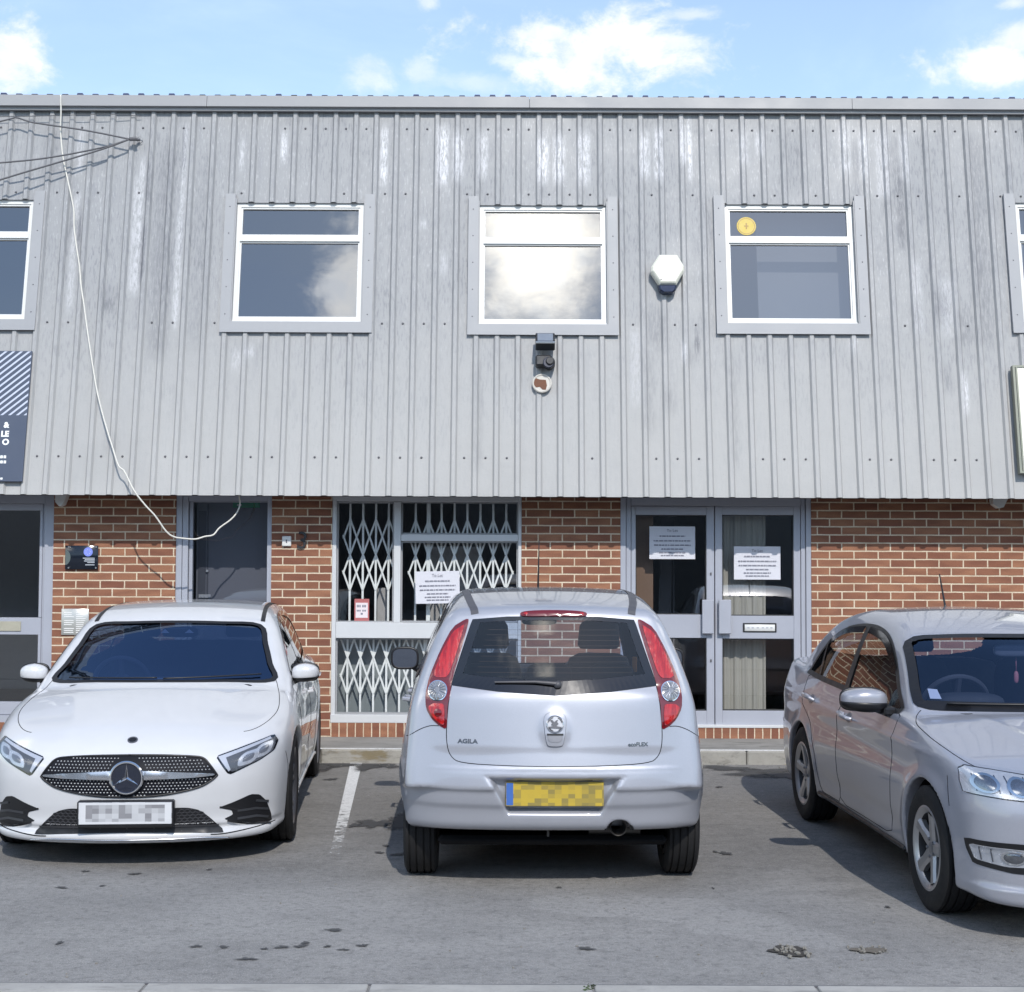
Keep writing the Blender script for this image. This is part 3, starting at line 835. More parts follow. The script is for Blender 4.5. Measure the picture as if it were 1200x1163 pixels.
# exit sign inside the doorway
q = MB(); q.mi = 0; fbox(q, 268, 300, 586.5, 594.5, WALL_Y+.150, WALL_Y+.165)
q.mi = 1; fbox(q, 273, 278.5, 590.2, 592.6, WALL_Y+.1485, WALL_Y+.1499)
ex = q.build("exit_sign", [M['green'], M['white']])
tag(ex, "green emergency exit sign high inside the dark glazed doorway", "exit sign")
# (c) window with folding security lattice
q = MB()
A = M['alu_pale']
fbox(q, 388.5, 393.5, TPY, 846, WALL_Y+.006, WALL_Y+.12); fbox(q, 607, 611, TPY, 846, WALL_Y+.006, WALL_Y+.12)
fbox(q, 393.5, 607, TPY, 588, WALL_Y+.006, WALL_Y+.12)
fbox(q, 461, 469, 588.2, 729.8, WALL_Y+.010, WALL_Y+.12); fbox(q, 469.2, 606.8, 626.5, 634.5, WALL_Y+.014, WALL_Y+.12)
fbox(q, 393.7, 606.8, 730, 748.5, WALL_Y+.008, WALL_Y+.12); fbox(q, 388.5, 611, 838, 847.5, WALL_Y-.015, WALL_Y+.12)
wn = bpart(q, "shop_window", A)
q = MB()
def iw(a, b, c, d, w_=1.6, yy=WALL_Y+.04):
    fbox(q, a, a+w_, c, d, yy, yy+.06, 0); fbox(q, b-w_, b, c, d, yy, yy+.06, 0); fbox(q, a+w_, b-w_, c, c+w_, yy, yy+.06, 0); fbox(q, a+w_, b-w_, d-w_, d, yy, yy+.06, 0)
for r_ in ((393.7, 460.8, 588.2, 729.8), (469.2, 606.8, 588.2, 626.3), (469.2, 606.8, 634.7, 729.8), (393.7, 606.8, 748.7, 837.8)): iw(*r_)
bpart(q, "glazing_bead", M['flash'], wn)
for r_ in ((395, 460, 589.6, 729), (470.5, 606, 589.6, 625), (470.5, 606, 636, 729), (395, 606, 750, 837)): pane(*r_, wn, M['pane_lo'])
# lattice
LY = WALL_Y+.155
def lattice(px_bars, rows_px, ytop, ybot, wide=()):
    mb = MB()
    def bar(p, q_, w_, yy):
        a = Vector((W(p[0]), yy, Zw(p[1], p[0]))); b = Vector((W(q_[0]), yy, Zw(q_[1], q_[0])))
        t = (b-a).normalized(); n_ = Vector((-t.z, 0, t.x))*w_/2; e = Vector((0, .004, 0))
        P = [a-n_, a+n_, b+n_, b-n_]; P += [p_+e for p_ in P]
        mb.add(P, [(0, 1, 2, 3), (7, 6, 5, 4), (0, 4, 5, 1), (1, 5, 6, 2), (2, 6, 7, 3), (3, 7, 4, 0)])
    for i, x_ in enumerate(px_bars):
        bar((x_, ytop), (x_, ybot), .036 if i in wide else .019, LY)
    step = px_bars[1]-px_bars[0]
    ext = [px_bars[0]-step] + list(px_bars) + [px_bars[-1]+step]
    for ya, yb_ in rows_px:
        for i in range(len(ext)-1):
            xa_, xb_ = ext[i], ext[i+1]
            fa, fb = 0.0, 1.0
            if i == 0: fa = .45
            if i == len(ext)-2: fb = .55
            L = lambda t, up: (xa_+(xb_-xa_)*t, (ya+(yb_-ya)*t) if up else (yb_-(yb_-ya)*t))
            bar(L(fa, 1), L(fb, 1), .0165, LY-.006); bar(L(fa, 0), L(fb, 0), .0165, LY+.006)
    return mb
left_bars = [407.6, 422.9, 438.2, 453.3]
right_bars = [485.3+15.36*i for i in range(8)]
low_bars = [405.6+15.36*i for i in range(13)]
bpart(lattice(left_bars, [(608, 650), (650, 692)], 586, 735), "security_lattice", M['white'], wn)
bpart(lattice(right_bars, [(609, 651), (651, 692)], 586, 735, (1,)), "security_lattice", M['white'], wn)
bpart(lattice(low_bars, [(729, 771.6), (771.6, 814.8)], 735, 842, (6,)), "security_lattice", M['white'], wn)
# pale sheet low behind the lattice, dim room above
q = MB(); fbox(q, 392, 610, 751, 842, WALL_Y+.30, WALL_Y+.32); bpart(q, "backing_board", plain('grey_backing_board', (.22, .25, .26), .8, 0, .1, 2), wn)
q = MB(); fbox(q, 438, 452, 690, 735, WALL_Y+.34, WALL_Y+.36); bpart(q, "inner_board", M['roomdark'], wn)
q = MB(); fbox(q, 498, 560, 640, 735, WALL_Y+.6, WALL_Y+.62); bpart(q, "inner_board", M['roomdark'], wn)
# (d) double doors
q = MB()
fbox(q, 727, 733.5, TPY, 850, WALL_Y+.004, WALL_Y+.13); fbox(q, 734, 739.5, TPY, 850, WALL_Y+.022, WALL_Y+.13)
fbox(q, 945, 951, TPY, 850, WALL_Y+.004, WALL_Y+.13); fbox(q, 939.5, 944.6, TPY, 850, WALL_Y+.022, WALL_Y+.13)
fbox(q, 739.7, 939.3, TPY, 593, WALL_Y+.018, WALL_Y+.13)
fr = bpart(q, "door_frame", M['alu'])
doors = []
for (l, r, gl, gr, hp, t1, t2) in ((740, 837.6, 745.2, 828.5, (822.5, 836), 720.5, 748), (838.6, 939, 847, 931, (842, 856.5), 722, 749)):
    q = MB()
    fbox(q, l, gl, 593.4, 850, y0, y1); fbox(q, gr, r, 593.4, 850, y0, y1)
    fbox(q, gl, gr, 593.4, 603.5, y0+.001, y1); fbox(q, gl, gr, t1, t2, y0+.001, y1); fbox(q, gl, gr, 833.5, 850, y0+.001, y1)
    d_ = bpart(q, "door", M['alu']); doors.append(d_)
    q = MB()
    for (a, b) in ((603.5, t1), (t2, 833.5)): iw(gl, gr, a, b, 1.0, y0+.012)
    bpart(q, "glazing_bead", M['black'], d_)
    pane(gl, gr, 604, t1, d_, M['pane_door']); pane(gl, gr, t2, 833, d_, M['pane_door'])
    q = MB(); fbox(q, hp[0], hp[1], 703, 743, y0-.055, y0-.028, .006); fbox(q, hp[0]+2, hp[1]-2, 708, 738, y0-.029, y0+.002)
    bpart(q, "pull_handle", M['alu'], d_)
    q = MB()
    if l < 800:
        for yy in (672, 774):
            q = MB(); fbox(q, 832.5, 834.5, yy-1, yy+2.5, y0-.008, y0+.002); bpart(q, "lock", M['wire'], d_)
q = MB(); fbox(q, 871, 910.5, 730.5, 741.5, y0-.006, y0+.0005); lp = bpart(q, "letter_plate", M['black'], doors[1])
q = MB(); fbox(q, 873, 908.5, 732.2, 740, y0-.012, y0-.0065); lf_ = bpart(q, "letter_flap", M['upvc'], doors[1])
q = MB()
for a in (876, 881, 887, 893, 898, 903): fbox(q, a, a+2.6, 735.4, 736.6, y0-.0135, y0-.0121, 0)
absorb(lf_, bpart(q, "letter_flap_print", M['alu'], doors[1]))
q = MB(); fbox(q, 727, 951, 849.6, 853, WALL_Y-.02, WALL_Y+.1); bpart(q, "threshold", M['alu_pale'])
# things seen in the lobby: pale blinds, timber leaf, floor box
q = MB()
x0_, x1_ = W(846), W(902); n_ = 1
for i in range(n_):
    pass
n_ = 90
for i in range(n_+1):
    a = x0_+(x1_-x0_)*i/n_; yy = WALL_Y+.24+.010*math.sin(i*.33)+.004*math.sin(i*.9+1)
    q.v += [(a, yy, PAVE_Z+.05), (a+.004*math.sin(i), yy+.004, 2.4)]
    if i: q.f.append((2*i-2, 2*i, 2*i+1, 2*i-1)); q.m.append(0)
bpart(q, "curtain", M['blind'], fixn=False, smooth=True)
q = MB(); q.box(W(741), W(768), WALL_Y+.22, WALL_Y+.26, PAVE_Z+.02, 2.3); bpart(q, "inner_timber_panel", plain('brown_timber', (.24, .15, .095), .6, 0, .25, 5))
q = MB(); q.add([(W(785), WALL_Y+.8, 2.2), (W(800), WALL_Y+.8, 2.2), (W(794), WALL_Y+.8, PAVE_Z+.1), (W(778), WALL_Y+.8, PAVE_Z+.1)], [(0, 1, 2, 3)]); q.T = None
q.box(W(801), W(803), WALL_Y+.9, WALL_Y+.94, PAVE_Z, 2.4); bpart(q, "inner_curtain", plain('grey_curtain', (.20, .20, .21), .9, 0, .1, 5), fixn=False)
q = MB(); q.box(W(857), W(892), WALL_Y+.35, WALL_Y+.5, PAVE_Z+.015, PAVE_Z+.10, .01); bo = q.build("floor_tray", M['black'])
tag(bo, "low black tray on the lobby floor behind the glazed double doors", "tray")

# ------------------------------------------------------------------ things on the front
def wall_pt(px, py, y=WALL_Y): return on_y(px, py, y)
def notice(px0, px1, py0, py1, y, label, name="paper_notice", tiltdeg=0.0, curl=True):
    x0, z1 = on_y(px0, py0, y); x1, z0 = on_y(px1, py1, y)
    cx, cz = (x0+x1)/2, (z0+z1)/2; w_, h_ = x1-x0, z1-z0
    e = empty(name, (cx, y, cz)); tag(e, label, "notice", "printed paper notices on the ground floor glazing"); e.rotation_euler = (0, R(tiltdeg), 0)
    mb = MB(); n = 10
    for i in range(n+1):
        for j in range(n+1):
            u, v = i/n, j/n
            d = -.003-.004*math.sin(u*3.1)*(1-v) - (.010*max(0, u-.8)*max(0, .3-v)*10 if curl else 0)
            mb.v.append((-w_/2+w_*u, d, -h_/2+h_*v))
    for i in range(n):
        for j in range(n):
            a = i*(n+1)+j; mb.f.append((a, a+n+1, a+n+2, a+1)); mb.m.append(0)
    sh = mb.build("sheet", M['paper'], e, smooth=True, fixn=False)
    text_mesh("heading", "To Let", h_*.125, M['greyink'], e, text_M(0, -.0105, h_*.37), extrude=.0003)
    pr = MB(); rnd = random.Random(int(px0))
    for k, (zz_, ww) in enumerate(((.20, .56), (.055, .82), (-.075, .80), (-.195, .48), (-.30, .58), (-.39, .50))):
        x = -w_*ww/2
        while x < w_*ww/2:
            l = w_*rnd.uniform(.025, .10)
            pr.box(x, min(x+l, w_*ww/2), -.0108, -.0102, h_*(zz_-.016), h_*(zz_+.018)); x += l+w_*.014
    absorb(sh, pr.build("printed_lines", M['greyink'], None))
    return e
notice(761, 814.5, 617, 655.5, WALL_Y+.073, "paper notice placed highest, on the door leaf without a letter plate")
notice(860, 914.5, 640.5, 679.5, WALL_Y+.073, "paper notice on the door glass above the letter plate")
notice(487, 538.5, 669.5, 707.5, WALL_Y+.04, "paper notice stuck over the white lattice of the shop window", tiltdeg=-1.2)

# small red and white notice inside the lattice window
x0, z1 = on_y(415.5, 702, WALL_Y+.07); x1, z0 = on_y(432.5, 728.5, WALL_Y+.07)
e = empty("security_notice", (x0, WALL_Y+.07, z0)); tag(e, "small red and white security notice low in the lattice window", "sticker")
q = MB(); q.box(0, x1-x0, -.004, 0, 0, z1-z0); q.build("card", plain('faded_red_card', (.42, .13, .13), .6, 0, .08, 20), e)
q = MB(); q.box(.012, x1-x0-.012, -.0055, -.0042, .034, z1-z0-.036); wp_ = q.build("white_panel", plain('pinkish_card', (.74, .66, .68), .6, 0, .05, 20), e)
q = MB(); w_ = x1-x0
for zz_, hh in ((.142, .022), (.100, .016)):
    for k in range(2):
        a = .022+k*.050
        for m_ in range(3): q.box(a+m_*.013, a+m_*.013+.010, -.0066, -.0056, zz_-hh/2, zz_+hh/2)
q.box(w_/2-.010, w_/2+.010, -.0066, -.0056, .062, .080)
absorb(wp_, q.build("print", M['greyink'], None))

# dark plaque
x0, z1 = wall_pt(77.5, 639.5); x1, z0 = wall_pt(115.5, 667.5)
e = empty("wall_plaque", (x0, WALL_Y, z0)); tag(e, "dark glossy plaque with a round blue emblem and four steel studs on the brick pier", "plaque")
w_, h_ = x1-x0, z1-z0
q = MB(); q.box(0, w_, -.026, -.018, 0, h_, .002); pb_ = q.build("board", plain('dark_navy_acrylic', (.010, .014, .024), .15, 0, .1, 5), e)
q = MB(); pts = arc(-.035, h_/2, .085, -R(52), R(52), 12); pts = [(max(.002, p[0]), p[1]) for p in pts] + [(.002, h_/2+.067), (.002, h_/2-.067)]
q.prism(pts, -.0268, -.0262); q.build("grey_crescent", plain('grey_green_panel', (.11, .14, .14), .3, 0, .1, 5), e)
q = MB(); q.prism(arc(w_*.70, h_*.735, .042, 0, 2*math.pi*.97, 28), -.0275, -.0263); em = q.build("emblem", plain('blue_emblem', (.22, .28, .78), .4, 0, .1, 40), e)
q = MB()
for a in range(7): q.prism([(w_*.70+.026*math.cos(a*.9+t), h_*.735+.026*math.sin(a*.9+t)) for t in (-.12, .12)] + [(w_*.70+.014*math.cos(a*.9+.15), h_*.735+.014*math.sin(a*.9+.15))], -.0282, -.0276)
q.build("emblem_detail", M['paper'], em)
q = MB()
for zz_, ww in ((.47, .36), (.41, .30), (.35, .32), (.29, .22), (.19, .28)): q.box(w_*.90-w_*ww, w_*.90, -.0272, -.0263, h_*zz_-.004, h_*zz_+.004)
absorb(pb_, q.build("print", plain('pale_print', (.42, .45, .50), .6, 0, .3, 80)))
M['stud'] = plain('steel_stud', (.7, .7, .7), .25, .9, .05, 10)
for sx in (.035, w_-.017):
    for sz in (.014, h_-.014):
        q = MB(); q.lathe([(-.034, 0), (-.034, .007), (-.026, .009), (0, .007)], 12, 'y', (sx, 0, sz)); q.build("stud", M['stud'], e)

# laminated paper sheet with lines
x0, z1 = wall_pt(72.5, 713.5); x1, z0 = wall_pt(104, 744.5)
e = empty("list_board", (x0, WALL_Y, z0)); tag(e, "pale board with rows of faint lines on the brick pier behind the white car", "sign")
w_, h_ = x1-x0, z1-z0
q = MB(); q.box(0, w_, -.012, -.001, 0, h_, .002); sb_ = q.build("board", plain('silver_board', (.52, .52, .49), .32, .35, .10, 9), e)
q = MB(); rnd = random.Random(4)
for k in range(11):
    zz_ = h_*(.10+.075*k)
    for a0_, a1_ in ((.10, .48), (.54, .90)):
        if k in (3, 7) and a0_ < .3: continue
        q.box(w_*a0_, w_*(a1_-rnd.uniform(0, .12)), -.0128, -.0121, zz_-.0035, zz_+.0035)
absorb(sb_, q.build("rows", plain('pale_rows', (.80, .79, .77), .5, 0, .1, 60)))

# door bell and house number
x0, z1 = wall_pt(331, 628.5); x1, z0 = wall_pt(341.5, 640.5)
e = empty("door_bell", (x0, WALL_Y, z0)); tag(e, "small white bell push beside the black number on the narrow brick pier", "doorbell")
q = MB(); q.box(0, x1-x0, -.028, -.001, 0, z1-z0, .006); q.build("plate", M['upvc'], e)
q = MB(); q.box((x1-x0)/2-.006, (x1-x0)/2+.006, -.031, -.0275, .03, .062, .002); q.build("push_button", plain('grey_button', (.12, .12, .15), .4), e)
cx_, cz_ = wall_pt(354.3, 634.5)
n3 = text_mesh("house_number", "3", .225, M['black'], None, text_M(0, -.015, 0), extrude=.008)
n3.location = (cx_, WALL_Y, cz_); tag(n3, "black metal house number 3 on the narrow brick pier", "number")
n3.data.transform(Matrix.Rotation(R(6), 4, 'Y'))

# small white brackets under the sheeting
def bracket(px0, px1, py0, py1, label):
    x0, z1 = on_y(px0, py0, WALL_Y-.10); x1, z0 = on_y(px1, py1, WALL_Y-.10)
    e = empty("passive_sensor", ((x0+x1)/2, WALL_Y-.10, z1)); tag(e, label, "sensor", "white sensor lamps under the cladding edge")
    w_, h_ = x1-x0, z1-z0
    q = MB(); q.T = Matrix.Rotation(R(12), 4, 'Y')
    q.prism([(-w_*.46, 0), (w_*.5, .005), (w_*.36, -h_*.8), (w_*.1, -h_), (-w_*.30, -h_*.72)], -.05, .05); q.T = None
    q.build("housing", M['upvc'], e)
    q = MB(); q.tube([(0, .05, -.02), (0, .10, .0), (0, .10, .08)], .012); q.build("arm", M['wire'], e)
bracket(66, 80, 579, 594, "small white sensor lamp under the cladding edge beside the grey glazed door")
bracket(1160, 1179, 584, 596, "small white sensor lamp under the cladding edge above the plain brick wall")

def on_clad(e, x, s, h):
    e.location = CP(x, s, h); e.rotation_euler = (-SLOPE, 0, 0)
# alarm box
x_, s_ = on_c(781, 322); e = empty("alarm_box"); on_clad(e, x_, s_, .03); tag(e, "cream hexagonal alarm sounder box with dark blue strobe on the grey cladding", "alarm")
hexp = [(-.075, .155), (.092, .155), (.152, .045), (.150, -.005), (.075, -.135), (-.072, -.135), (-.152, -.01), (-.150, .035)]
def puffy(mb, pts, y0, y1, inset):
    n = len(pts); cx = sum(p[0] for p in pts)/n; cz = sum(p[1] for p in pts)/n
    rings = [(y0, 1.0), (y0+(y1-y0)*.7, 1.0), (y0+(y1-y0)*.9, 1-inset*.5), (y1, 1-inset)]
    for yy, k in rings:
        for p in pts: mb.v.append((cx+(p[0]-cx)*k, yy, cz+(p[1]-cz)*k))
    for r_ in range(3):
        for i in range(n): mb.f.append((r_*n+i, r_*n+(i+1) % n, (r_+1)*n+(i+1) % n, (r_+1)*n+i)); mb.m.append(mb.mi)
    mb.f.append(tuple(3*n+i for i in range(n))); mb.m.append(mb.mi)
q = MB(); puffy(q, hexp, 0, -.095, .16); q.build("cover", plain('cream_plastic', (.78, .77, .66), .4, 0, .05, 6), e)
q = MB(); puffy(q, [(-.088, -.137), (.086, -.137), (.072, -.185), (.045, -.210), (-.045, -.212), (-.078, -.185)], 0, -.075, .2); q.build("strobe", plain('dark_blue_lens', (.012, .022, .060), .12, 0, .1, 20), e)
q = MB(); q.lathe([(-.098, 0), (-.098, .006), (-.085, .007)], 10, 'y', (-.062, 0, -.095)); q.build("screw", M['wire'], e)
# floodlight
x_, s_ = on_c(638.5, 414); e = empty("floodlight"); on_clad(e, x_, s_, .03); tag(e, "small black floodlight tilted up on the cladding below the middle window", "floodlight")
q = MB(); q.T = Matrix.Rotation(R(-34), 4, 'X')
q.box(-.088, .088, -.16, -.06, -.062, .082, .008); q.T = None
hd = q.build("lamp_head", M['black'], e)
q = MB(); q.T = Matrix.Rotation(R(-34), 4, 'X'); q.box(-.070, .070, -.164, -.1605, -.044, .064); q.box(-.088, .088, -.175, -.155, -.080, -.064, .003); q.T = None
q.build("lamp_glass", plain('lamp_reflector', (.50, .52, .54), .22, .7, .1, 20), hd)
q = MB(); q.box(-.088, .06, -.10, 0, -.16, -.055, .015); q.lathe([(-.14, 0), (-.14, .03), (-.10, .048), (0, .05)], 16, 'y', (.042, 0, -.125)); q.build("bracket", M['black'], e)
q = MB(); q.lathe([(-.024, 0), (-.024, .045), (-.014, .052), (0, .05)], 16, 'y', (.030, -.095, -.135)); q.build("sensor", plain('blue_black', (.02, .025, .05), .3), e)
# rusty round plate
x_, s_ = on_c(635, 451); e = empty("rusty_plate"); on_clad(e, x_, s_, .031); tag(e, "round white plate with rust stains below the small floodlight", "cover plate")
q = MB(); q.lathe([(0, .090), (-.016, .088), (-.020, .080), (-.012, .070), (-.012, 0)], 32, 'y'); q.build("disc", plain('dirty_white_disc', (.56, .53, .48), .6, 0, .25, 18), e)
q = MB(); q.prism([(-.074, .03), (-.06, .05), (-.02, .035), (.035, .032), (.045, -.02), (.035, -.062), (.005, -.06), (-.02, -.035), (-.055, -.04), (-.076, -.01)], -.0145, -.0125); q.build("rust_patch", M['rust'], e)
# yellow sticker on the window
x_, s_ = on_c(875.5, 263); e = empty("window_sticker"); on_clad(e, x_, s_, -.047); tag(e, "round yellow sticker on the top light of an upstairs window", "sticker")
q = MB(); q.lathe([(-.0015, 0), (-.0015, .066), (-.0015, .076), (-.0015, .090), (0, .091)], 32, 'y'); q.build("disc", M['yellow'], e)
q = MB(); q.lathe([(-.0022, .074), (-.0022, .080)], 32, 'y'); q.box(-.006, .006, -.0028, -.0018, -.03, .03); q.box(-.02, .02, -.0027, -.0017, -.004, .006); q.build("ring", plain('ochre_print', (.34, .20, .05), .5), e)
q = MB()
for (sx, w0) in ((wins[3][0]+.34, .003),):
    q.add([CP(sx, wins[3][3]-.2, -.30), CP(wins[3][1]+.1, wins[3][3]-.2, -.30), CP(wins[3][1]+.1, wins[3][2]+.1, -.30), CP(sx, wins[3][2]+.1, -.30)], [(0, 1, 2, 3)])
bpart(q, "roller_blind", plain('grey_blind', (.20, .20, .205), .8, 0, .05, 3), fixn=False)

# neighbour's signboard
x1, s1 = on_c(37, 412, .04); xb_, s0 = on_c(28, 565, .04)
x1 = (x1+xb_)/2
e = empty("shop_sign"); on_clad(e, x1, s0, .036); tag(e, "dark slate signboard with white diagonal stripes and white capitals on the cladding", "sign")
h_ = s1-s0
SWD = 2.4
q = MB(); q.box(-SWD, 0, -.018, 0, 0, h_, .003); q.build("board", plain('slate_blue_board', (.062, .078, .118), .4, 0, .06, 3), e)
zb_ = on_c(34, 487, .05)[1]-s0
q = MB(); pz = .0705; n_ = 0
top_, x_in = h_-.006, -.006
# diagonal stripes clipped to the upper field
import itertools
def clip_poly(poly, inside, cut):
    out = []
    for i in range(len(poly)):
        a, b = poly[i], poly[(i+1) % len(poly)]
        ia, ib = inside(a), inside(b)
        if ia: out.append(a)
        if ia != ib: out.append(cut(a, b))
    return out
for k in range(-2, 46):
    c = -SWD-1.2 + k*pz*1.0
    # stripe rising to the upper right, slope .86
    sl = .86; L_ = 1.6
    poly = [(c, zb_-.4), (c+.025, zb_-.4), (c+.025+L_, zb_-.4+L_*sl), (c+L_, zb_-.4+L_*sl)]
    for ins, ax, val in ((lambda p: p[1] >= zb_, 1, zb_), (lambda p: p[1] <= top_, 1, top_), (lambda p: p[0] <= x_in, 0, x_in), (lambda p: p[0] >= -SWD+.01, 0, -SWD+.01)):
        if len(poly) < 3: break
        poly = clip_poly(poly, ins, lambda a, b, ax=ax, val=val: tuple(a[i]+(b[i]-a[i])*(val-a[ax])/(b[ax]-a[ax]) for i in (0, 1)))
    if len(poly) >= 3: q.prism(poly, -.0192, -.0184)
q.build("stripes", plain('pale_stripe', (.50, .54, .64), .5, 0, .05, 8), e)
def sgn(py): return on_c(20, py, .056)[1]-s0
WHITE = M['white']
for txt, py, pyh in (("&", 498.5, 8), ("LE", 509, 8), ("O", 518.5, 8.5)):
    text_mesh("lettering", txt, pyh/122*1.08, WHITE, e, text_M(on_c(10.3, py, .056)[0]-x1+.002*(txt == 'O'), -.0195, sgn(py)), 'RIGHT', .0006, .0035)
q = MB()
for py in (535.5, 541.5):
    for k in range(5): q.box(on_c(7.6, py, .056)[0]-x1-.026-.030*k, on_c(7.6, py, .056)[0]-x1-.004-.030*k, -.0195, -.0184, sgn(py)-.014, sgn(py)+.012)
q.box(on_c(1.6, 561, .056)[0]-x1-.01, on_c(1.6, 561, .056)[0]-x1+.01, -.0195, -.0184, sgn(561)-.01, sgn(561)+.008)
q.build("small_print", WHITE, e)

# blank framed light box sign at the far end
x0, s1 = on_c(1184.5, 430, .05); x0b, s0 = on_c(1193.5, 556, .05)
x0 = (x0+x0b)/2
e = empty("light_box"); on_clad(e, x0, s0, .036); tag(e, "blank cream signboard in a grey metal frame on the cladding", "sign")
h_ = s1-s0; SW2 = 1.9
q = MB(); q.box(0, .020, -.06, 0, 0, h_); q.box(.026, .040, -.064, 0, .02, h_-.016); q.box(SW2-.03, SW2, -.06, 0, 0, h_); q.box(.020, SW2-.03, -.06, 0, h_-.018, h_); q.box(.020, SW2-.03, -.06, 0, 0, .022); q.build("frame", plain('olive_grey_frame', (.20, .21, .17), .4, .3, .1, 10), e)
q = MB(); q.box(.020, SW2-.03, -.050, -.002, .022, h_-.018); q.build("panel", plain('cream_panel', (.84, .82, .72), .5, 0, .03, 4), e)

# wires from a bracket towards the far side of the frame
bx, bs = on_c(152, 163.3, .11)
br0 = CP(bx, bs, .11); be = CP(on_c(163, 163, .05)[0], on_c(163, 163, .05)[1], .03)
q = MB(); q.tube([be, br0], .014, 8); q.lathe([(0, .03), (.01, .03)], 10, 'y', tuple(be)); q.tube([br0, br0+Vector((.06, .02, .01))], .02, 8)
o_ = q.build("wire_bracket", M['wire']); tag(o_, "dark metal bracket holding the overhead wires near the top of the cladding", "bracket")
def wire(name, pts, r, label, cat, mat, grp=None):
    P = [Vector(p) for p in pts]; out = []
    for i in range(len(P)-1):                       # smooth through the points
        p0, p1, p2, p3 = P[max(i-1, 0)], P[i], P[i+1], P[min(i+2, len(P)-1)]
        for k in range(6):
            t = k/6
            out.append(.5*((2*p1)+(p2-p0)*t+(2*p0-5*p1+4*p2-p3)*t*t+(3*p1-p0-3*p2+p3)*t**3))
    out.append(P[-1])
    q = MB(); q.tube(out, r, 6); o = q.build(name, mat, smooth=True); return tag(o, label, cat, grp)
def far(px, py, y): 
    x, z = on_y(px, py, y); return (x, y, z)
WG = "overhead wires running to the bracket on the cladding"
wire("overhead_wire", [br0, far(100, 153, br0.y+.02), far(40, 144, br0.y+.03), far(18, 138, br0.y+.04), far(0, 142.5, br0.y+.02), far(-150, 175, br0.y-.05)], .008, "upper thin dark wire sloping down to the bracket near the top of the cladding", "wire", M['wire'], WG)
wire("overhead_wire", [br0, far(120, 173, br0.y-.03), far(60, 184.5, br0.y-.08), far(0, 191, br0.y-.14), far(-160, 203, br0.y-.25)], .008, "middle thin dark wire running almost level to the bracket near the top of the cladding", "wire", M['wire'], WG)
wire("overhead_wire", [br0, far(120, 175, br0.y-.03), far(60, 193, br0.y-.09), far(0, 211, br0.y-.15), far(-160, 262, br0.y-.3)], .0085, "lowest thin dark wire rising steeply to the bracket near the top of the cladding", "wire", M['wire'], WG)
x_, s_ = on_c(165, 135.5, .036)
wire("thin_wire", [CP(on_c(165, 136, .04)[0], on_c(165, 136, .04)[1], .036), CP(on_c(120, 136, .04)[0], on_c(120, 136, .04)[1], .07), CP(on_c(40, 137.5, .04)[0], on_c(40, 137.5, .04)[1], .06), CP(on_c(-60, 139, .04)[0], on_c(-60, 139, .04)[1], .06)], .004, "hairline wire strung level just under the eaves", "wire", M['wire'])
# loose white cable hanging down the front
cab = [(71, 111.5, .13), (71.5, 130, .10), (71, 150, .06), (72, 168, .05), (74, 186, .045), (78, 205, .04), (83, 228, .05), (86.5, 248, .04), (87, 268, .04), (90, 292, .045), (93, 312, .04), (95, 335, .04), (98, 355, .045), (102, 385, .05), (108, 425, .06),
       (114, 460, .07), (122, 492, .08), (132, 525, .10), (139, 546, .12), (146, 553, .13), (157, 575, .16)]
cp = [CP(*on_c(a, b, h), h) for a, b, h in cab]
yl = cp[-1].y
for a, b, k in [(170, 592, .02), (182, 605, .05), (194, 622, .09), (203, 629, .12), (215, 631.2, .15), (229, 632, .18), (240, 629, .21), (250, 627, .24), (257, 619, .27), (270, 609.5, .30), (277.5, 601, .32), (281, 592, .33), (280.5, 583, .33), (279.5, 575, .33)]:
    cp.append(Vector(far(a, b, yl+k)))
wire("hanging_cable", cp, .0075, "loose white cable trailing down the cladding and looping in front of the doorway", "cable", M['cable'])
# ------------------------------------------------------------------ unseen unit added behind the viewer for glass and paint to reflect
ob = empty("unseen_facing_unit", (0, -24, 0)); tag(ob, "unseen dark grey industrial unit added across the yard to be mirrored in the glass", "building")
q = MB(); q.box(-45, 45, -12, 0, 0, 7.2); q.build("wall", plain('dark_grey_cladding', (.075, .080, .090), .6, 0, .15, .6), ob)
q = MB(); q.box(-45.2, 45.2, -12.2, .25, 7.2, 7.55); q.build("parapet", M['flash'], ob)
for k in range(-4, 5):
    q = MB(); q.box(k*9-2, k*9+2, .0, .06, 0, 4.2); q.build("shutter_door", plain('shutter_grey', (.16, .17, .19), .5, .2, .1, 2), ob)
    for dx in (-3.6, 3.2):
        q = MB(); q.box(k*9+dx-.7, k*9+dx+.7, .0, .05, 4.9, 6.1); q.build("window", M['darkpanel'], ob)
# ------------------------------------------------------------------ smooth solids for the cars
F = np.float32
def S(xs, ys):
    """smooth monotone curve through points, numpy friendly"""
    xs = np.asarray(xs, float); ys = np.asarray(ys, float)
    h = np.diff(xs); d = np.diff(ys)/h
    m = np.zeros(len(xs))
    m[0], m[-1] = d[0], d[-1]
    for i in range(1, len(xs)-1):
        if d[i-1]*d[i] > 0:
            w1, w2 = 2*h[i]+h[i-1], h[i]+2*h[i-1]
            m[i] = (w1+w2)/(w1/d[i-1]+w2/d[i])
    # fine linear table, quick to look up
    q = np.linspace(xs[0], xs[-1], 1200)
    k = np.clip(np.searchsorted(xs, q)-1, 0, len(xs)-2)
    t = (q-xs[k])/h[k]
    y = ((1+2*t)*(1-t)**2*ys[k] + t*(1-t)**2*h[k]*m[k] + t*t*(3-2*t)*ys[k+1] + t*t*(t-1)*h[k]*m[k+1])
    def f(v): return np.interp(v, q, y).astype(F)
    return f
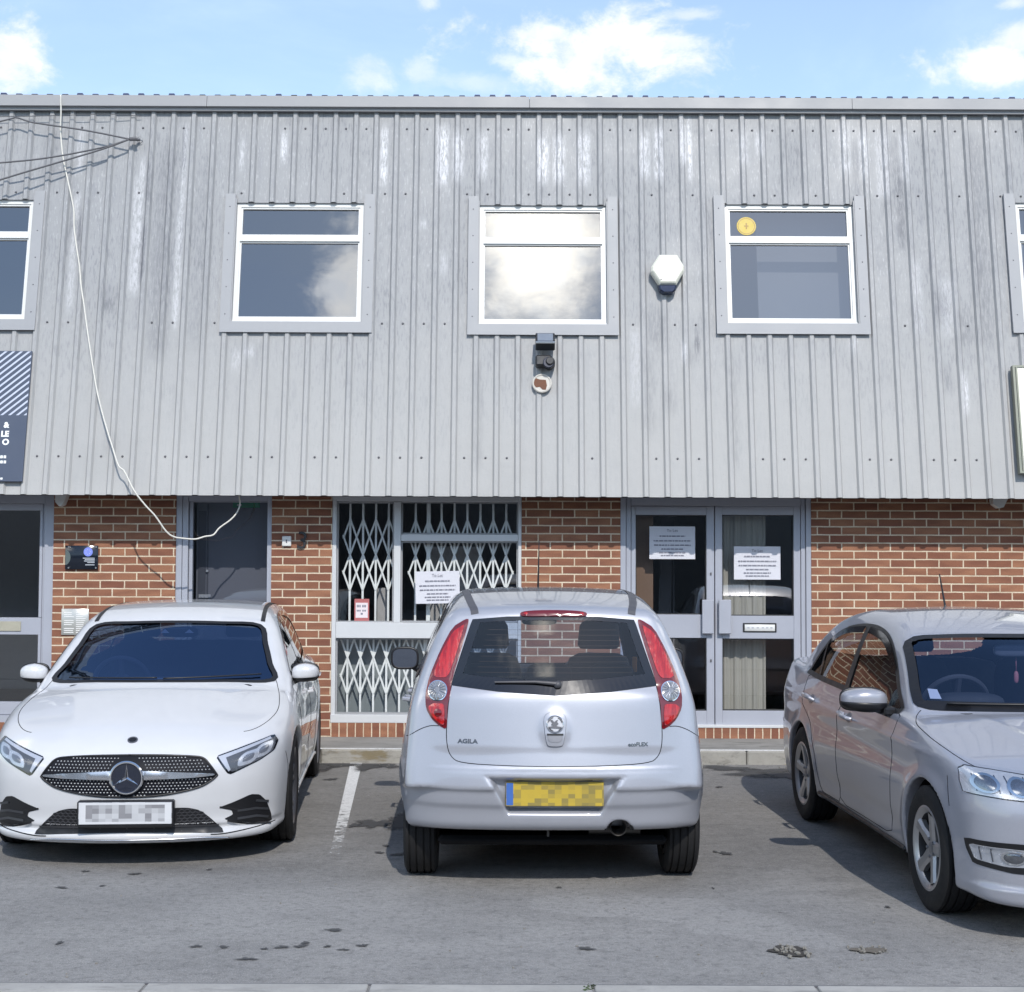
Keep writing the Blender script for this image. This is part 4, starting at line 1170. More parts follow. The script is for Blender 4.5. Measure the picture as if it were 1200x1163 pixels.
def smin(a, b, k):
    h = np.clip(.5+.5*(b-a)/k, 0, 1); return b*(1-h)+a*h-k*h*(1-h)
def smax(a, b, k): return -smin(-a, -b, k)
def slope_fix(f, v, e=.01):
    """divide a height difference by this to get a distance"""
    g = (f(v+e)-f(v-e))/(2*e); return np.sqrt(1+g*g)

def surface_nets(fn, lo, hi, h):
    ax = [np.arange(lo[i], hi[i]+h, h, dtype=F) for i in range(3)]
    n = [len(a) for a in ax]
    val = np.empty(n, F)
    step = 24
    for i in range(0, n[0], step):
        X, Y, Z = np.meshgrid(ax[0][i:i+step], ax[1], ax[2], indexing='ij')
        val[i:i+step] = fn(X, Y, Z)
    ins = val < 0
    cs = tuple(k-1 for k in n)
    cnt = np.zeros(cs, np.int8)
    sl = lambda o, m: slice(o, o+m)
    for a in (0, 1):
        for b in (0, 1):
            for c in (0, 1):
                cnt += ins[sl(a, cs[0]), sl(b, cs[1]), sl(c, cs[2])]
    act = (cnt > 0) & (cnt < 8)
    ci = np.argwhere(act)
    vid = np.full(cs, -1, np.int64); vid[act] = np.arange(len(ci))
    acc = np.zeros((len(ci), 3)); num = np.zeros(len(ci))
    corners = [(a, b, c) for a in (0, 1) for b in (0, 1) for c in (0, 1)]
    for A in corners:
        for k in range(3):
            if A[k]: continue
            Bc = list(A); Bc[k] = 1
            va = val[ci[:, 0]+A[0], ci[:, 1]+A[1], ci[:, 2]+A[2]]; vb = val[ci[:, 0]+Bc[0], ci[:, 1]+Bc[1], ci[:, 2]+Bc[2]]
            x = (va < 0) != (vb < 0)
            t = np.where(x, va/np.where(x, va-vb, 1), 0)
            p = np.tile(np.array(A, float), (len(ci), 1)); p[:, k] = t
            acc[x] += p[x]; num[x] += 1
    pos = (ci + acc/num[:, None])*h + np.array([a[0] for a in ax])
    quads = []
    for k in range(3):
        i1, i2 = (k+1) % 3, (k+2) % 3
        s0 = [slice(1, cs[j]) for j in range(3)]; s0[k] = slice(0, cs[k])
        s1 = list(s0); s1[k] = slice(1, cs[k]+1)
        a, b = ins[tuple(s0)], ins[tuple(s1)]
        for fl, e in ((False, a & ~b), (True, ~a & b)):
            q = np.argwhere(e)
            off = np.ones(3, int); off[k] = 0
            q = q+off
            def cell(d1, d2):
                r = q.copy(); r[:, i1] -= d1; r[:, i2] -= d2
                return vid[r[:, 0], r[:, 1], r[:, 2]]
            c = np.stack([cell(1, 1), cell(0, 1), cell(0, 0), cell(1, 0)], 1)
            quads.append(c[:, ::-1] if fl else c)
    return pos, np.concatenate(quads)

def grad(fn, p, e=.004):
    p = p.astype(F); g = np.empty_like(p, dtype=float)
    for k in range(3):
        q = p.copy(); q[:, k] += e; r = p.copy(); r[:, k] -= e
        g[:, k] = (fn(q[:, 0], q[:, 1], q[:, 2]) - fn(r[:, 0], r[:, 1], r[:, 2]))/(2*e)
    return g
def settle(fn, p, it=4, lim=.012):
    p = p.copy()
    for _ in range(it):
        g = grad(fn, p); f = fn(p[:, 0].astype(F), p[:, 1].astype(F), p[:, 2].astype(F)).astype(float)
        d = (-f/np.maximum((g*g).sum(1), .05))[:, None]*g
        l = np.linalg.norm(d, axis=1, keepdims=True)
        p += d*np.minimum(1, lim/np.maximum(l, 1e-9))*.9
    return p
def unit(g): return g/np.maximum(np.linalg.norm(g, axis=1, keepdims=True), 1e-9)

def shoot(fn, o, d, tmax=6.0, n=240):
    """first hit of rays o + t d with the solid (o, d arrays of n x 3)"""
    o = np.asarray(o, float); d = np.asarray(d, float)
    ts = np.linspace(0, tmax, n)
    hit = np.full(len(o), np.nan); prev = None
    B = 4000
    for s in range(0, len(o), B):
        oo, dd = o[s:s+B], d[s:s+B]
        P = oo[:, None, :]+dd[:, None, :]*ts[None, :, None]
        P = P.astype(F)
        v = fn(P[..., 0], P[..., 1], P[..., 2])
        neg = v < 0
        any_ = neg.any(1); k = neg.argmax(1)
        k = np.maximum(k, 1)
        a, b = ts[k-1].copy(), ts[k].copy()
        for _ in range(16):
            m = (a+b)/2; p = (oo+dd*m[:, None]).astype(F)
            vin = fn(p[:, 0], p[:, 1], p[:, 2]) < 0
            b = np.where(vin, m, b); a = np.where(vin, a, m)
        hit[s:s+B] = np.where(any_, b, np.nan)
    return o+d*hit[:, None]

def densify(poly, step, closed=True):
    out = []
    n = len(poly)
    for i in range(n if closed else n-1):
        a, b = poly[i], poly[(i+1) % n]
        k = max(1, int(math.ceil(math.hypot(b[0]-a[0], b[1]-a[1])/step)))
        out += [(a[0]+(b[0]-a[0])*j/k, a[1]+(b[1]-a[1])*j/k) for j in range(k)]
    if not closed: out.append(tuple(poly[-1]))
    return out
def soften(poly, it=2, closed=True, q=.25):
    """round the corners of an outline (corner cutting)"""
    for _ in range(it):
        out = []; n = len(poly)
        for i in range(n if closed else n-1):
            a, b = poly[i], poly[(i+1) % n]
            out += [(a[0]*(1-q)+b[0]*q, a[1]*(1-q)+b[1]*q), (a[0]*q+b[0]*(1-q), a[1]*q+b[1]*(1-q))]
        if not closed: out = [tuple(poly[0])]+out+[tuple(poly[-1])]
        poly = out
    return poly
def smooth_line(pts, n=8, closed=False):
    P = [np.array(p, float) for p in pts]; out = []; m = len(P)
    for i in range(m if closed else m-1):
        g = (lambda j: P[j % m]) if closed else (lambda j: P[min(max(j, 0), m-1)])
        p0, p1, p2, p3 = g(i-1), g(i), g(i+1), g(i+2)
        for k in range(n):
            t = k/n
            out.append(tuple(.5*((2*p1)+(p2-p0)*t+(2*p0-5*p1+4*p2-p3)*t*t+(3*p1-p0-3*p2+p3)*t**3)))
    if not closed: out.append(tuple(P[-1]))
    return out
def inside_poly(px, py, poly):
    px = np.asarray(px); py = np.asarray(py); r = np.zeros(px.shape, bool)
    n = len(poly)
    for i in range(n):
        x0, y0 = poly[i]; x1, y1 = poly[(i+1) % n]
        if y0 == y1: continue
        c = ((y0 > py) != (y1 > py)) & (px < (x1-x0)*(py-y0)/(y1-y0)+x0)
        r ^= c
    return r

def tri_fill(poly, step):
    """points and faces of an outline filled with an even grid"""
    rim = densify(poly, step)
    xs = [p[0] for p in rim]; ys = [p[1] for p in rim]
    gx = np.arange(min(xs)+step*.5, max(xs), step); gy = np.arange(min(ys)+step*.5, max(ys), step)
    if len(gx) and len(gy):
        GX, GY = np.meshgrid(gx, gy); GX = GX.ravel(); GY = GY.ravel()
        ok = inside_poly(GX, GY, rim)
        rp = np.array(rim)
        if ok.any():
            d = np.min(np.hypot(GX[ok][:, None]-rp[None, :, 0], GY[ok][:, None]-rp[None, :, 1]), 1)
            pts = [(a, b) for a, b, k in zip(GX[ok], GY[ok], d) if k > step*.45]
        else: pts = []
    else: pts = []
    allp = [Vector(p) for p in rim]+[Vector(p) for p in pts]
    n = len(rim)
    vs, es, fs, *_ = delaunay_2d_cdt(allp, [], [list(range(n))], 1, 1e-7)
    return [tuple(v) for v in vs], [tuple(f) for f in fs], rim

AX = {'front': (lambda a, b: (a, -.6, b), (0, 1, 0)), 'rear': (lambda a, b: (a, 6.0, b), (0, -1, 0)),
      'right': (lambda a, b: (1.6, a, b), (-1, 0, 0)), 'left': (lambda a, b: (-1.6, a, b), (1, 0, 0)), 'top': (lambda a, b: (a, b, 2.4), (0, 0, -1))}

class Car:
    """local axes: x across (positive to the viewer's right when the car faces the camera), y from nose 0 to tail L, z up"""
    def __init__(s, fn, L): s.fn = fn; s.L = L
    def onto(s, pts, view, lift=0.0):
        """project 2-D points of a view onto the body, returns points and normals"""
        f, d = AX[view]
        o = np.array([f(a, b) for a, b in pts], float); D = np.tile(np.array(d, float), (len(o), 1))
        p = shoot(s.fn, o, D, 7.0, 360)
        bad = np.isnan(p[:, 0])
        if bad.any():
            good = np.where(~bad)[0]
            if len(good):
                P2 = np.array(pts)
                for i in np.where(bad)[0]:
                    j = good[np.argmin(((P2[good]-P2[i])**2).sum(1))]
                    p[i] = p[j]
                    if view in ('front', 'rear'): p[i, 0], p[i, 2] = pts[i]
                    elif view in ('left', 'right'): p[i, 1], p[i, 2] = pts[i]
                    else: p[i, 0], p[i, 1] = pts[i]
        n = unit(grad(s.fn, p, .008))
        return p+n*lift, n
    def pane(s, name, poly, view, mat, parent, lift=-.003, step=.05):
        return s.patch(name, poly, view, mat, parent, lift, 0, step)
    def patch(s, name, poly, view, mats, parent, lift=.004, thick=.010, step=.03, smooth=True, normals=True, dome=0.0):
        vs, fs, rim = tri_fill(poly, step)
        p, n = s.onto(vs, view)
        if view in ('left', 'rear'): pass
        li = np.full(len(p), lift)
        if dome:
            rp = np.array(rim); vv = np.array(vs)
            d = np.min(np.hypot(vv[:, 0][:, None]-rp[None, :, 0], vv[:, 1][:, None]-rp[None, :, 1]), 1)
            li = li+dome*(1-np.exp(-d/(.02)))
        top = p+n*li[:, None]; bot = p+n*(lift-thick)
        fa = [tuple(f) for f in fs]
        # orient outwards
        a, b, c = (top[fa[0][i]] for i in range(3))
        if np.dot(np.cross(b-a, c-a), n[fa[0][0]]) < 0: fa = [f[::-1] for f in fa]
        k = len(top)
        fb = [tuple(i+k for i in f[::-1]) for f in fa]
        from collections import Counter
        ec = Counter()
        for f in fa:
            for i in range(len(f)): ec[(f[i], f[(i+1) % len(f)])] += 1
        side = [(e[1], e[0], e[0]+k, e[1]+k) for e in ec if (e[1], e[0]) not in ec]
        me = bpy.data.meshes.new(name)
        if thick == 0: bot, fb, side = top[:0], [], []
        me.from_pydata([tuple(q) for q in top]+[tuple(q) for q in bot], [], fa+fb+side)
        o = link_mesh(name, me, mats, parent)
        me.polygons.foreach_set('use_smooth', [True]*(len(fa)+len(fb))+[False]*len(side))
        me.update()
        me.set_sharp_from_angle(angle=R(50))
        return o
    def line(s, pts, view, r, lift=0.0, mb=None, closed=False, step=.03, n=6):
        P = densify(pts, step, closed)
        if closed: P.append(P[0])
        p, _ = s.onto(P, view, lift)
        (mb or MB()).tube([tuple(q) for q in p], r, n)
    def ribbon(s, pts, view, w_, mb, lift=.003, step=.03):
        """flat strip following a line on the body"""
        P = densify(pts, step, False)
        p, n = s.onto(P, view, lift)
        t = np.gradient(p, axis=0); sd_ = unit(np.cross(n, t))
        b = len(mb.v)
        for i in range(len(p)):
            mb.v.append(tuple(p[i]-sd_[i]*w_/2)); mb.v.append(tuple(p[i]+sd_[i]*w_/2))
        for i in range(len(p)-1):
            mb.f.append((b+2*i, b+2*i+1, b+2*i+3, b+2*i+2)); mb.m.append(mb.mi)

def body_meshes(car, h, split, mats_of, parent, W_, H_, z0=.05, names=None, holes=None, lo=None, hi=None):
    """mesh the solid, drop window holes, split the skin into named parts"""
    lo = lo or (-W_/2-.06, -.06, z0); hi = hi or (W_/2+.06, car.L+.06, H_+.06)
    pos, q = surface_nets(car.fn, lo, hi, h)
    pos = settle(car.fn, pos)
    nor = unit(grad(car.fn, pos, .006))
    c = pos[q].mean(1); cn = nor[q].mean(1)
    keep = np.ones(len(q), bool)
    if holes is not None: keep = ~holes(c, cn)
    q, c, cn = q[keep], c[keep], cn[keep]
    part = split(c, cn); matid = mats_of[1](c, cn)
    outs = {}
    for k in np.unique(part):
        sel = part == k
        qq = q[sel]; used, inv = np.unique(qq, return_inverse=True)
        qq = inv.reshape(-1, 4)
        me = bpy.data.meshes.new(names[k])
        V = pos[used]
        me.vertices.add(len(V)); me.vertices.foreach_set('co', V.astype(F).ravel())
        me.loops.add(len(qq)*4); me.loops.foreach_set('vertex_index', qq.astype(np.int32).ravel())
        me.polygons.add(len(qq)); me.polygons.foreach_set('loop_start', (np.arange(len(qq))*4).astype(np.int32))
        me.polygons.foreach_set('loop_total', np.full(len(qq), 4, np.int32))
        me.update(calc_edges=True)
        o = link_mesh(names[k], me, mats_of[0], parent)
        me.polygons.foreach_set('material_index', matid[sel].astype(np.int32))
        me.polygons.foreach_set('use_smooth', np.ones(len(qq), bool))
        me.normals_split_custom_set_from_vertices([tuple(v) for v in nor[used]])
        me.update()
        outs[int(k)] = o
    return outs
# ------------------------------------------------------------------ car bodies as smooth solids
def body_fn(P):
    Wp, T, Fp, Fc, Rp, Rc, Zt, Cr, Zb = P['Wp'], P['T'], P['Fp'], P['Fc'], P['Rp'], P['Rc'], P['Zt'], P['Cr'], P['Zb']
    Gw, Gy, Zr, Gc, Bow = P['Gw'], P['Gy'], P['Zr'], P['Gc'], P['Bow']
    L, k = P['L'], P['k']
    ra = P['ra']; ax = P['axles']; zw = P['zw']; ain = P['ain']
    extra = P.get('extra'); side_extra = P.get('side_extra'); late = P.get('late')
    def fn(X, Y, Z):
        a = np.sqrt(X*X+F(1e-6))
        w = Wp(Y)+T(Z)
        if side_extra is not None: w = w+side_extra(a, Y, Z)
        fl = P.get('flare', .012)
        if fl:
            for ya in ax:
                r = np.sqrt((Y-ya)**2+(Z-zw)**2)
                w = w+fl*np.exp(-((r-ra-.01)/P.get('flw', .055))**2)*np.clip((Z-.05)*8, 0, 1)
        side = (a-w)/np.sqrt(1+((T(Z+.01)-T(Z-.01))/.02)**2)
        yf = Fp(Z)+Fc(a)
        gf = np.sqrt(1+((Fc(a+.01)-Fc(a-.01))/.02)**2+((Fp(Z+.01)-Fp(Z-.01))/.02)**2)
        front = (yf-Y)/gf
        yr = L-Rp(Z)-Rc(a)
        gr = np.sqrt(1+((Rc(a+.01)-Rc(a-.01))/.02)**2+((Rp(Z+.01)-Rp(Z-.01))/.02)**2)
        rear = (Y-yr)/gr
        gt = np.sqrt(1+((Zt(Y+.01)-Zt(Y-.01))/.02)**2)
        top = (Z-Zt(Y)+Cr(Y)*a*a)/gt
        low = smax(side, front, k['front']); low = smax(low, rear, k['rear'])
        low = smax(low, top, k['top']); low = smax(low, Zb(Y)-Z, k['bot'])
        gs = (a-Gw(Z)-Gy(Y))/np.sqrt(1+((Gw(Z+.01)-Gw(Z-.01))/.02)**2)
        Yq = Y-Bow(Y)*a*a
        gz = np.sqrt(1+((Zr(Yq+.01)-Zr(Yq-.01))/.02)**2)
        gt2 = (Z-Zr(Yq)+Gc*a*a)/gz
        gr_ = smax(gs, gt2, k['roof']); gr_ = smax(gr_, F(.55)-Z, .02)
        b = smin(low, gr_, k['waist'])
        if extra is not None: b = extra(b, a, X, Y, Z)
        for ya in ax:
            r = np.sqrt((Y-ya)**2+(Z-zw)**2)-ra
            b = smax(b, -smax(r, F(ain)-a, .02), .012)
        if late is not None: b = late(b, a, X, Y, Z)
        return b
    return fn

def wheel(parent, loc, side, R_, wd, spokes, mats, spin=0.0, style='five'):
    """side +1: outer face towards +x. origin at the hub centre"""
    hub = empty("wheel", loc, 0, parent)
    hub.rotation_euler = (spin, 0, 0)
    r_rim = mats['rim_r']
    s = side; hw = wd/2
    # tyre with tread grooves and sidewall
    prof = []
    half = [(hw*.62, r_rim-.004), (hw*.90, r_rim+.004), (hw*1.0, r_rim+(R_-r_rim)*.42), (hw*.985, r_rim+(R_-r_rim)*.70), (hw*.90, R_-.016), (hw*.82, R_-.004)]
    tread = []
    gx = [-.62, -.22, .22, .62]
    xs_ = [(-.82, 0)]
    for g in gx:
        xs_ += [(g-.055, 0), (g-.045, 1), (g+.045, 1), (g+.055, 0)]
    xs_ += [(.82, 0)]
    tread = [(x*hw, R_-.004*abs(x)**2-(.009 if d else 0)) for x, d in xs_]
    prof = [(-x, r) for x, r in half[:-1]] + tread + [(x, r) for x, r in reversed(half[:-1])]
    q = MB(); q.lathe([(x*1.0, r) for x, r in prof], 72, 'x')
    t = q.build("tyre", mats['tyre'], hub, smooth=35)
    # raised sidewall ring
    rim = MB()
    f = s*hw
    rp = [(-f*.9, r_rim-.002), (-f*.9, r_rim-.03), (f*.1, r_rim-.045), (f*.72, r_rim-.030), (f*.86, r_rim-.018), (f*.93, r_rim-.004), (f*.90, r_rim+.008), (f*.80, r_rim+.004)]
    rim.mi = 1; rim.lathe(rp[:4], 56, 'x'); rim.mi = 0; rim.lathe(rp[3:], 56, 'x')
    zc = f*.58
    if style == 'five':                      # five plain tapering spokes
        n = 5
        for i in range(n):
            a = 2*math.pi*i/n
            u = Vector((0, math.cos(a), math.sin(a))); v = Vector((0, -math.sin(a), math.cos(a))); e = Vector((s, 0, 0))
            secs = []
            for rr, w_, d0, th in ((.028, .034, zc*s+.004, .035), (.075, .037, zc*s+.010, .034), (r_rim*.6, .030, zc*s+.016, .030), (r_rim-.026, .040, zc*s+.024, .030)):
                c = u*rr
                secs.append([c-v*w_+e*(d0-.006), c-v*w_*.55+e*(d0+.006), c+v*w_*.55+e*(d0+.006), c+v*w_+e*(d0-.006), c+v*w_+e*(d0-th), c-v*w_+e*(d0-th)])
            vs = [p for sec in secs for p in sec]; fs = []
            for j in range(3):
                for k_ in range(6):
                    fs.append((j*6+k_, j*6+(k_+1) % 6, (j+1)*6+(k_+1) % 6, (j+1)*6+k_))
            rim.add(vs, fs)
    elif style == 'twin':                    # five pairs of slim spokes
        for i in range(5):
            for o_ in (-.20, .20):
                a = 2*math.pi*i/5+o_
                a0_ = 2*math.pi*i/5+o_*.55
                u0 = Vector((0, math.cos(a0_), math.sin(a0_))); u1 = Vector((0, math.cos(a), math.sin(a)))
                secs = []; e = Vector((s, 0, 0))
                for t_, w_, d0 in ((0, .020, zc*s+.004), (.5, .014, zc*s+.014), (1, .018, zc*s+.022)):
                    u = u0.lerp(u1, t_).normalized(); c = u*(.045+(r_rim-.07)*t_); v = Vector((0, -u.z, u.y))
                    secs.append([c-v*w_+e*(d0-.004), c-v*w_*.5+e*(d0+.004), c+v*w_*.5+e*(d0+.004), c+v*w_+e*(d0-.004), c+v*w_+e*(d0-.03), c-v*w_+e*(d0-.03)])
                vs = [p for sec in secs for p in sec]; fs = []
                for j in range(2):
                    for k_ in range(6): fs.append((j*6+k_, j*6+(k_+1) % 6, (j+1)*6+(k_+1) % 6, (j+1)*6+k_))
                rim.add(vs, fs)
    rim.lathe([(zc, 0), (zc, 0), (zc+s*.012, .001), (zc+s*.010, .055), (zc-s*.02, .062), (zc-s*.05, .062)], 24, 'x')
    ro = rim.build("rim", [mats['rim'], M['rimback']], hub, smooth=35)
    q = MB()
    q.lathe([(zc+s*.015, 0), (zc+s*.0155, .02), (zc+s*.012, .030)], 20, 'x')
    for i in range(5):
        a = 2*math.pi*(i+.5)/5
        q.lathe([(zc+s*.018, 0), (zc+s*.018, .008), (zc+s*.006, .009)], 8, 'x', (0, .045*math.cos(a), .045*math.sin(a)))
    q.build("hub_cap", mats['hub'], hub, smooth=35)
    q = MB(); q.lathe([(f*.06, .0), (f*.06, .145), (f*-.04, .145)], 32, 'x'); q.lathe([(-f*.5, .06), (-f*.5, r_rim-.05), (-f*.6, r_rim-.05)], 24, 'x')
    q.build("brake_disc", mats['disc'], hub, smooth=35)
    return hub

def paint(name, base, flake=.0, metal=0.0, rough=.35, dirt=.0):
    m, t, b = new_mat(name)
    co = t.coord()
    n = t.noise(co, 3, 4, .6)
    c = t.mix(t.ramp(n, .2, .8), [v*.97 for v in base], [min(1, v*1.03) for v in base])
    if flake:
        fl = t.new('ShaderNodeTexVoronoi'); fl.inputs['Scale'].default_value = 900; t.put(fl.inputs['Vector'], co)
        c = t.mix(t.math('MULTIPLY', t.sep(fl.outputs['Color'])[0], flake), c, [min(1, v*1.35) for v in base])
    if dirt:
        z = t.sep(co)[2]
        d = t.math('MULTIPLY', t.ramp(z, .62, .18), t.ramp(t.noise(co, 7, 6, .65), .25, .75, .25, 1.0))
        sp_ = t.ramp(t.noise(co, 70, 3, .6), .62, .78, 0, .35)
        c = t.mix(t.math('MULTIPLY', t.math('ADD', d, sp_, clamp=True), dirt), c, (.20, .18, .155))
        b.inputs['Coat Weight'].default_value = 1.0
        t.put(b.inputs['Coat Roughness'], t.ramp(d, 0, 1, .03, .25))
    setp(t, b, c, rough, metal, coat=1.0)
    if not dirt: b.inputs['Coat Roughness'].default_value = .03
    b.inputs['Coat IOR'].default_value = 1.5
    # the inside of the single skin is dark trim
    geo = t.new('ShaderNodeNewGeometry')
    df = t.new('ShaderNodeBsdfDiffuse'); t.put(df.inputs[0], (.03, .03, .032))
    mx = t.new('ShaderNodeMixShader'); t.l.new(geo.outputs['Backfacing'], mx.inputs[0]); t.l.new(b.outputs[0], mx.inputs[1]); t.l.new(df.outputs[0], mx.inputs[2])
    t.l.new(mx.outputs[0], t.n['Material Output'].inputs['Surface'])
    return m

M['tyre'] = plain('tyre_rubber', (.013, .013, .014), .75, 0, .35, 14, .25, spec=.35)
M['rim'] = plain('alloy_silver', (.42, .42, .43), .34, .75, .1, 14)
M['rimdark'] = plain('alloy_dark_silver', (.20, .20, .215), .32, .8, .1, 14)
M['rimback'] = plain('rim_barrel_dark', (.045, .045, .048), .5, .5, .2, 14)
M['hub'] = plain('hub_cap_grey', (.22, .22, .23), .4, .5, .1, 14)
M['disc'] = plain('brake_steel', (.10, .095, .09), .5, .6, .3, 20)
M['well'] = plain('wheel_well_black', (.010, .010, .011), .9, 0, .3, 8, spec=.2)
M['trim'] = plain('black_trim', (.009, .009, .011), .42, 0, .15, 14)
M['gloss'] = plain('gloss_black_trim', (.008, .008, .010), .08, 0, .1, 14, coat=.6)
M['chrome'] = plain('chrome', (.80, .80, .81), .07, 1.0, .03, 8)
M['satin'] = plain('satin_silver', (.58, .58, .60), .25, .9, .05, 8)
M['seam'] = plain('panel_gap', (.012, .012, .014), .9, 0, .1, 8, spec=.1)
M['seat'] = plain('dark_seat_fabric', (.028, .028, .032), .9, 0, .25, 20)
M['dash'] = plain('dark_dashboard', (.030, .030, .033), .7, 0, .15, 12)
M['steer'] = plain('steering_wheel_grey', (.055, .055, .062), .45, 0, .1, 12)
M['lens'] = glass_mat('clear_lamp_lens', (.95, .96, .97), -.02, 1.4)
M['mirror'] = plain('mirror_glass', (.20, .23, .29), .02, 1.0, .02, 4)
M['reflector'] = plain('lamp_reflector_chrome', (.60, .61, .65), .25, .55, .42, 26)
M['screendark'] = glass_mat('dark_windscreen_glass', (.30, .38, .55), .13, 1.55, 0, 0, 1.0, 0, (.50, .68, 1.0))
M['sidedark'] = glass_mat('dark_side_glass', (.34, .37, .38), .03, 1.55, 0, 0, 1.0)
M['screen'] = glass_mat('windscreen_glass', (.62, .69, .82), .03, 1.55, 0, 0, 1.0, 0, (.60, .76, 1.0))
M['sideglass'] = glass_mat('side_window_glass', (.76, .81, .80), .02, 1.55, 0, 0, 1.0)
M['backglass'] = glass_mat('rear_window_glass', (.86, .88, .90), -.035, 1.52, 0, 0, 1.0)

def red_lens():
    m, t, b = new_mat('red_lamp_lens')
    co = t.coord(); x, y, z = t.sep(co)
    n = t.noise(t.mapping(co, (70, 10, 14)), 1.0, 2, .5)
    wv = t.math('SINE', t.math('MULTIPLY', z, 190))
    c = t.mix(t.ramp(n, .35, .7), (.30, .004, .006), (.50, .016, .014))
    setp(t, b, c, .10, 0, coat=1.0); b.inputs['Emission Strength'].default_value = 0
    t.put(b.inputs['Normal'], t.bump(t.math('ADD', n, t.math('MULTIPLY', wv, .06)), .25, .01))
    b.inputs['Coat Roughness'].default_value = .02
    return m
M['red'] = red_lens()
M['reddark'] = plain('dark_red_lens', (.13, .005, .008), .12, 0, .3, 40, coat=1.0)

def seat(parent, x, y, z, w_=.50, h_=.62, name="seat", rest=True):
    e = empty(name, (x, y, z), 0, parent)
    q = MB(); q.box(-w_/2, w_/2, -.45, .05, -.12, .06, .05); q.build("cushion", M['seat'], e)
    def blk(nm, wa, wb, y0, y1, z0, z1, th, lean):
        mb = MB(); n = 10; vs = []
        rows = [(0, .86), (.12, 1.0), (.8, .97), (.95, .85), (1.0, .6)]
        rings = []
        for t, k in rows:
            zz = z0+(z1-z0)*t; wx = (wa+(wb-wa)*t)*k/2; yc = y0+lean*t; thk = th*(.6+.4*k)/2
            ring = [(wx*math.copysign(abs(math.cos(a))**.6, math.cos(a)), yc+thk*math.copysign(abs(math.sin(a))**.8, math.sin(a)), zz) for a in [2*math.pi*j/16 for j in range(16)]]
            rings.append(ring)
        for r_ in rings: mb.v += r_
        for i in range(len(rings)-1):
            for j in range(16): mb.f.append((i*16+j, i*16+(j+1) % 16, (i+1)*16+(j+1) % 16, (i+1)*16+j)); mb.m.append(0)
        mb.f.append(tuple(range(15, -1, -1))); mb.m.append(0); mb.f.append(tuple((len(rings)-1)*16+j for j in range(16))); mb.m.append(0)
        mb.build(nm, M['seat'], e, smooth=60)
    blk("backrest", w_, w_*.9, .0, 0, .0, h_, .14, .16)
    if rest: blk("headrest", .27, .25, .17, 0, h_+.03, h_+.21, .10, .03)
    return e
def steering(parent, x, y, z, r=.185, tilt=R(66)):
    q = MB(); T = Matrix.Translation((x, y, z)) @ Matrix.Rotation(-tilt+R(0), 4, 'X')
    pts = [T @ Vector((r*math.cos(a), r*math.sin(a), 0)) for a in [2*math.pi*i/40 for i in range(41)]]
    q.tube(pts, .016, 8, cap=False)
    for a in (R(10), R(170), R(270)):
        q.tube([T @ Vector((.03*math.cos(a), .03*math.sin(a), -.02)), T @ Vector((r*math.cos(a), r*math.sin(a), 0))], .018, 6)
    q.T = T; q.lathe([(-.05, .05), (.01, .06), (.02, .04), (.022, 0)], 16, 'z'); q.T = None
    q.tube([T @ Vector((0, 0, -.02)), T @ Vector((0, 0, -.40))], .03, 8)
    return q.build("steering_wheel", M['steer'], parent, smooth=40)

def plate_mat(name, base, seed, blocks, dx=.5, dz=.11, cols=(14, 3)):
    """number plate face: characters too blurred to read, in soft blocks"""
    m, t, b = new_mat(name)
    co = t.coord(); x, y, z = t.sep(co)
    qx = t.math('FLOOR', t.math('MULTIPLY', x, cols[0]/dx)); qz = t.math('FLOOR', t.math('MULTIPLY', z, cols[1]/dz))
    wn = t.new('ShaderNodeTexWhiteNoise', noise_dimensions='3D'); t.put(wn.inputs['Vector'], t.comb(qx, qz, seed))
    f = t.ramp(wn.outputs['Value'], .1, 1.0)
    setp(t, b, t.mix(f, base, blocks), .35, 0)
    return m
HC = .0145
def sub(*a): return a
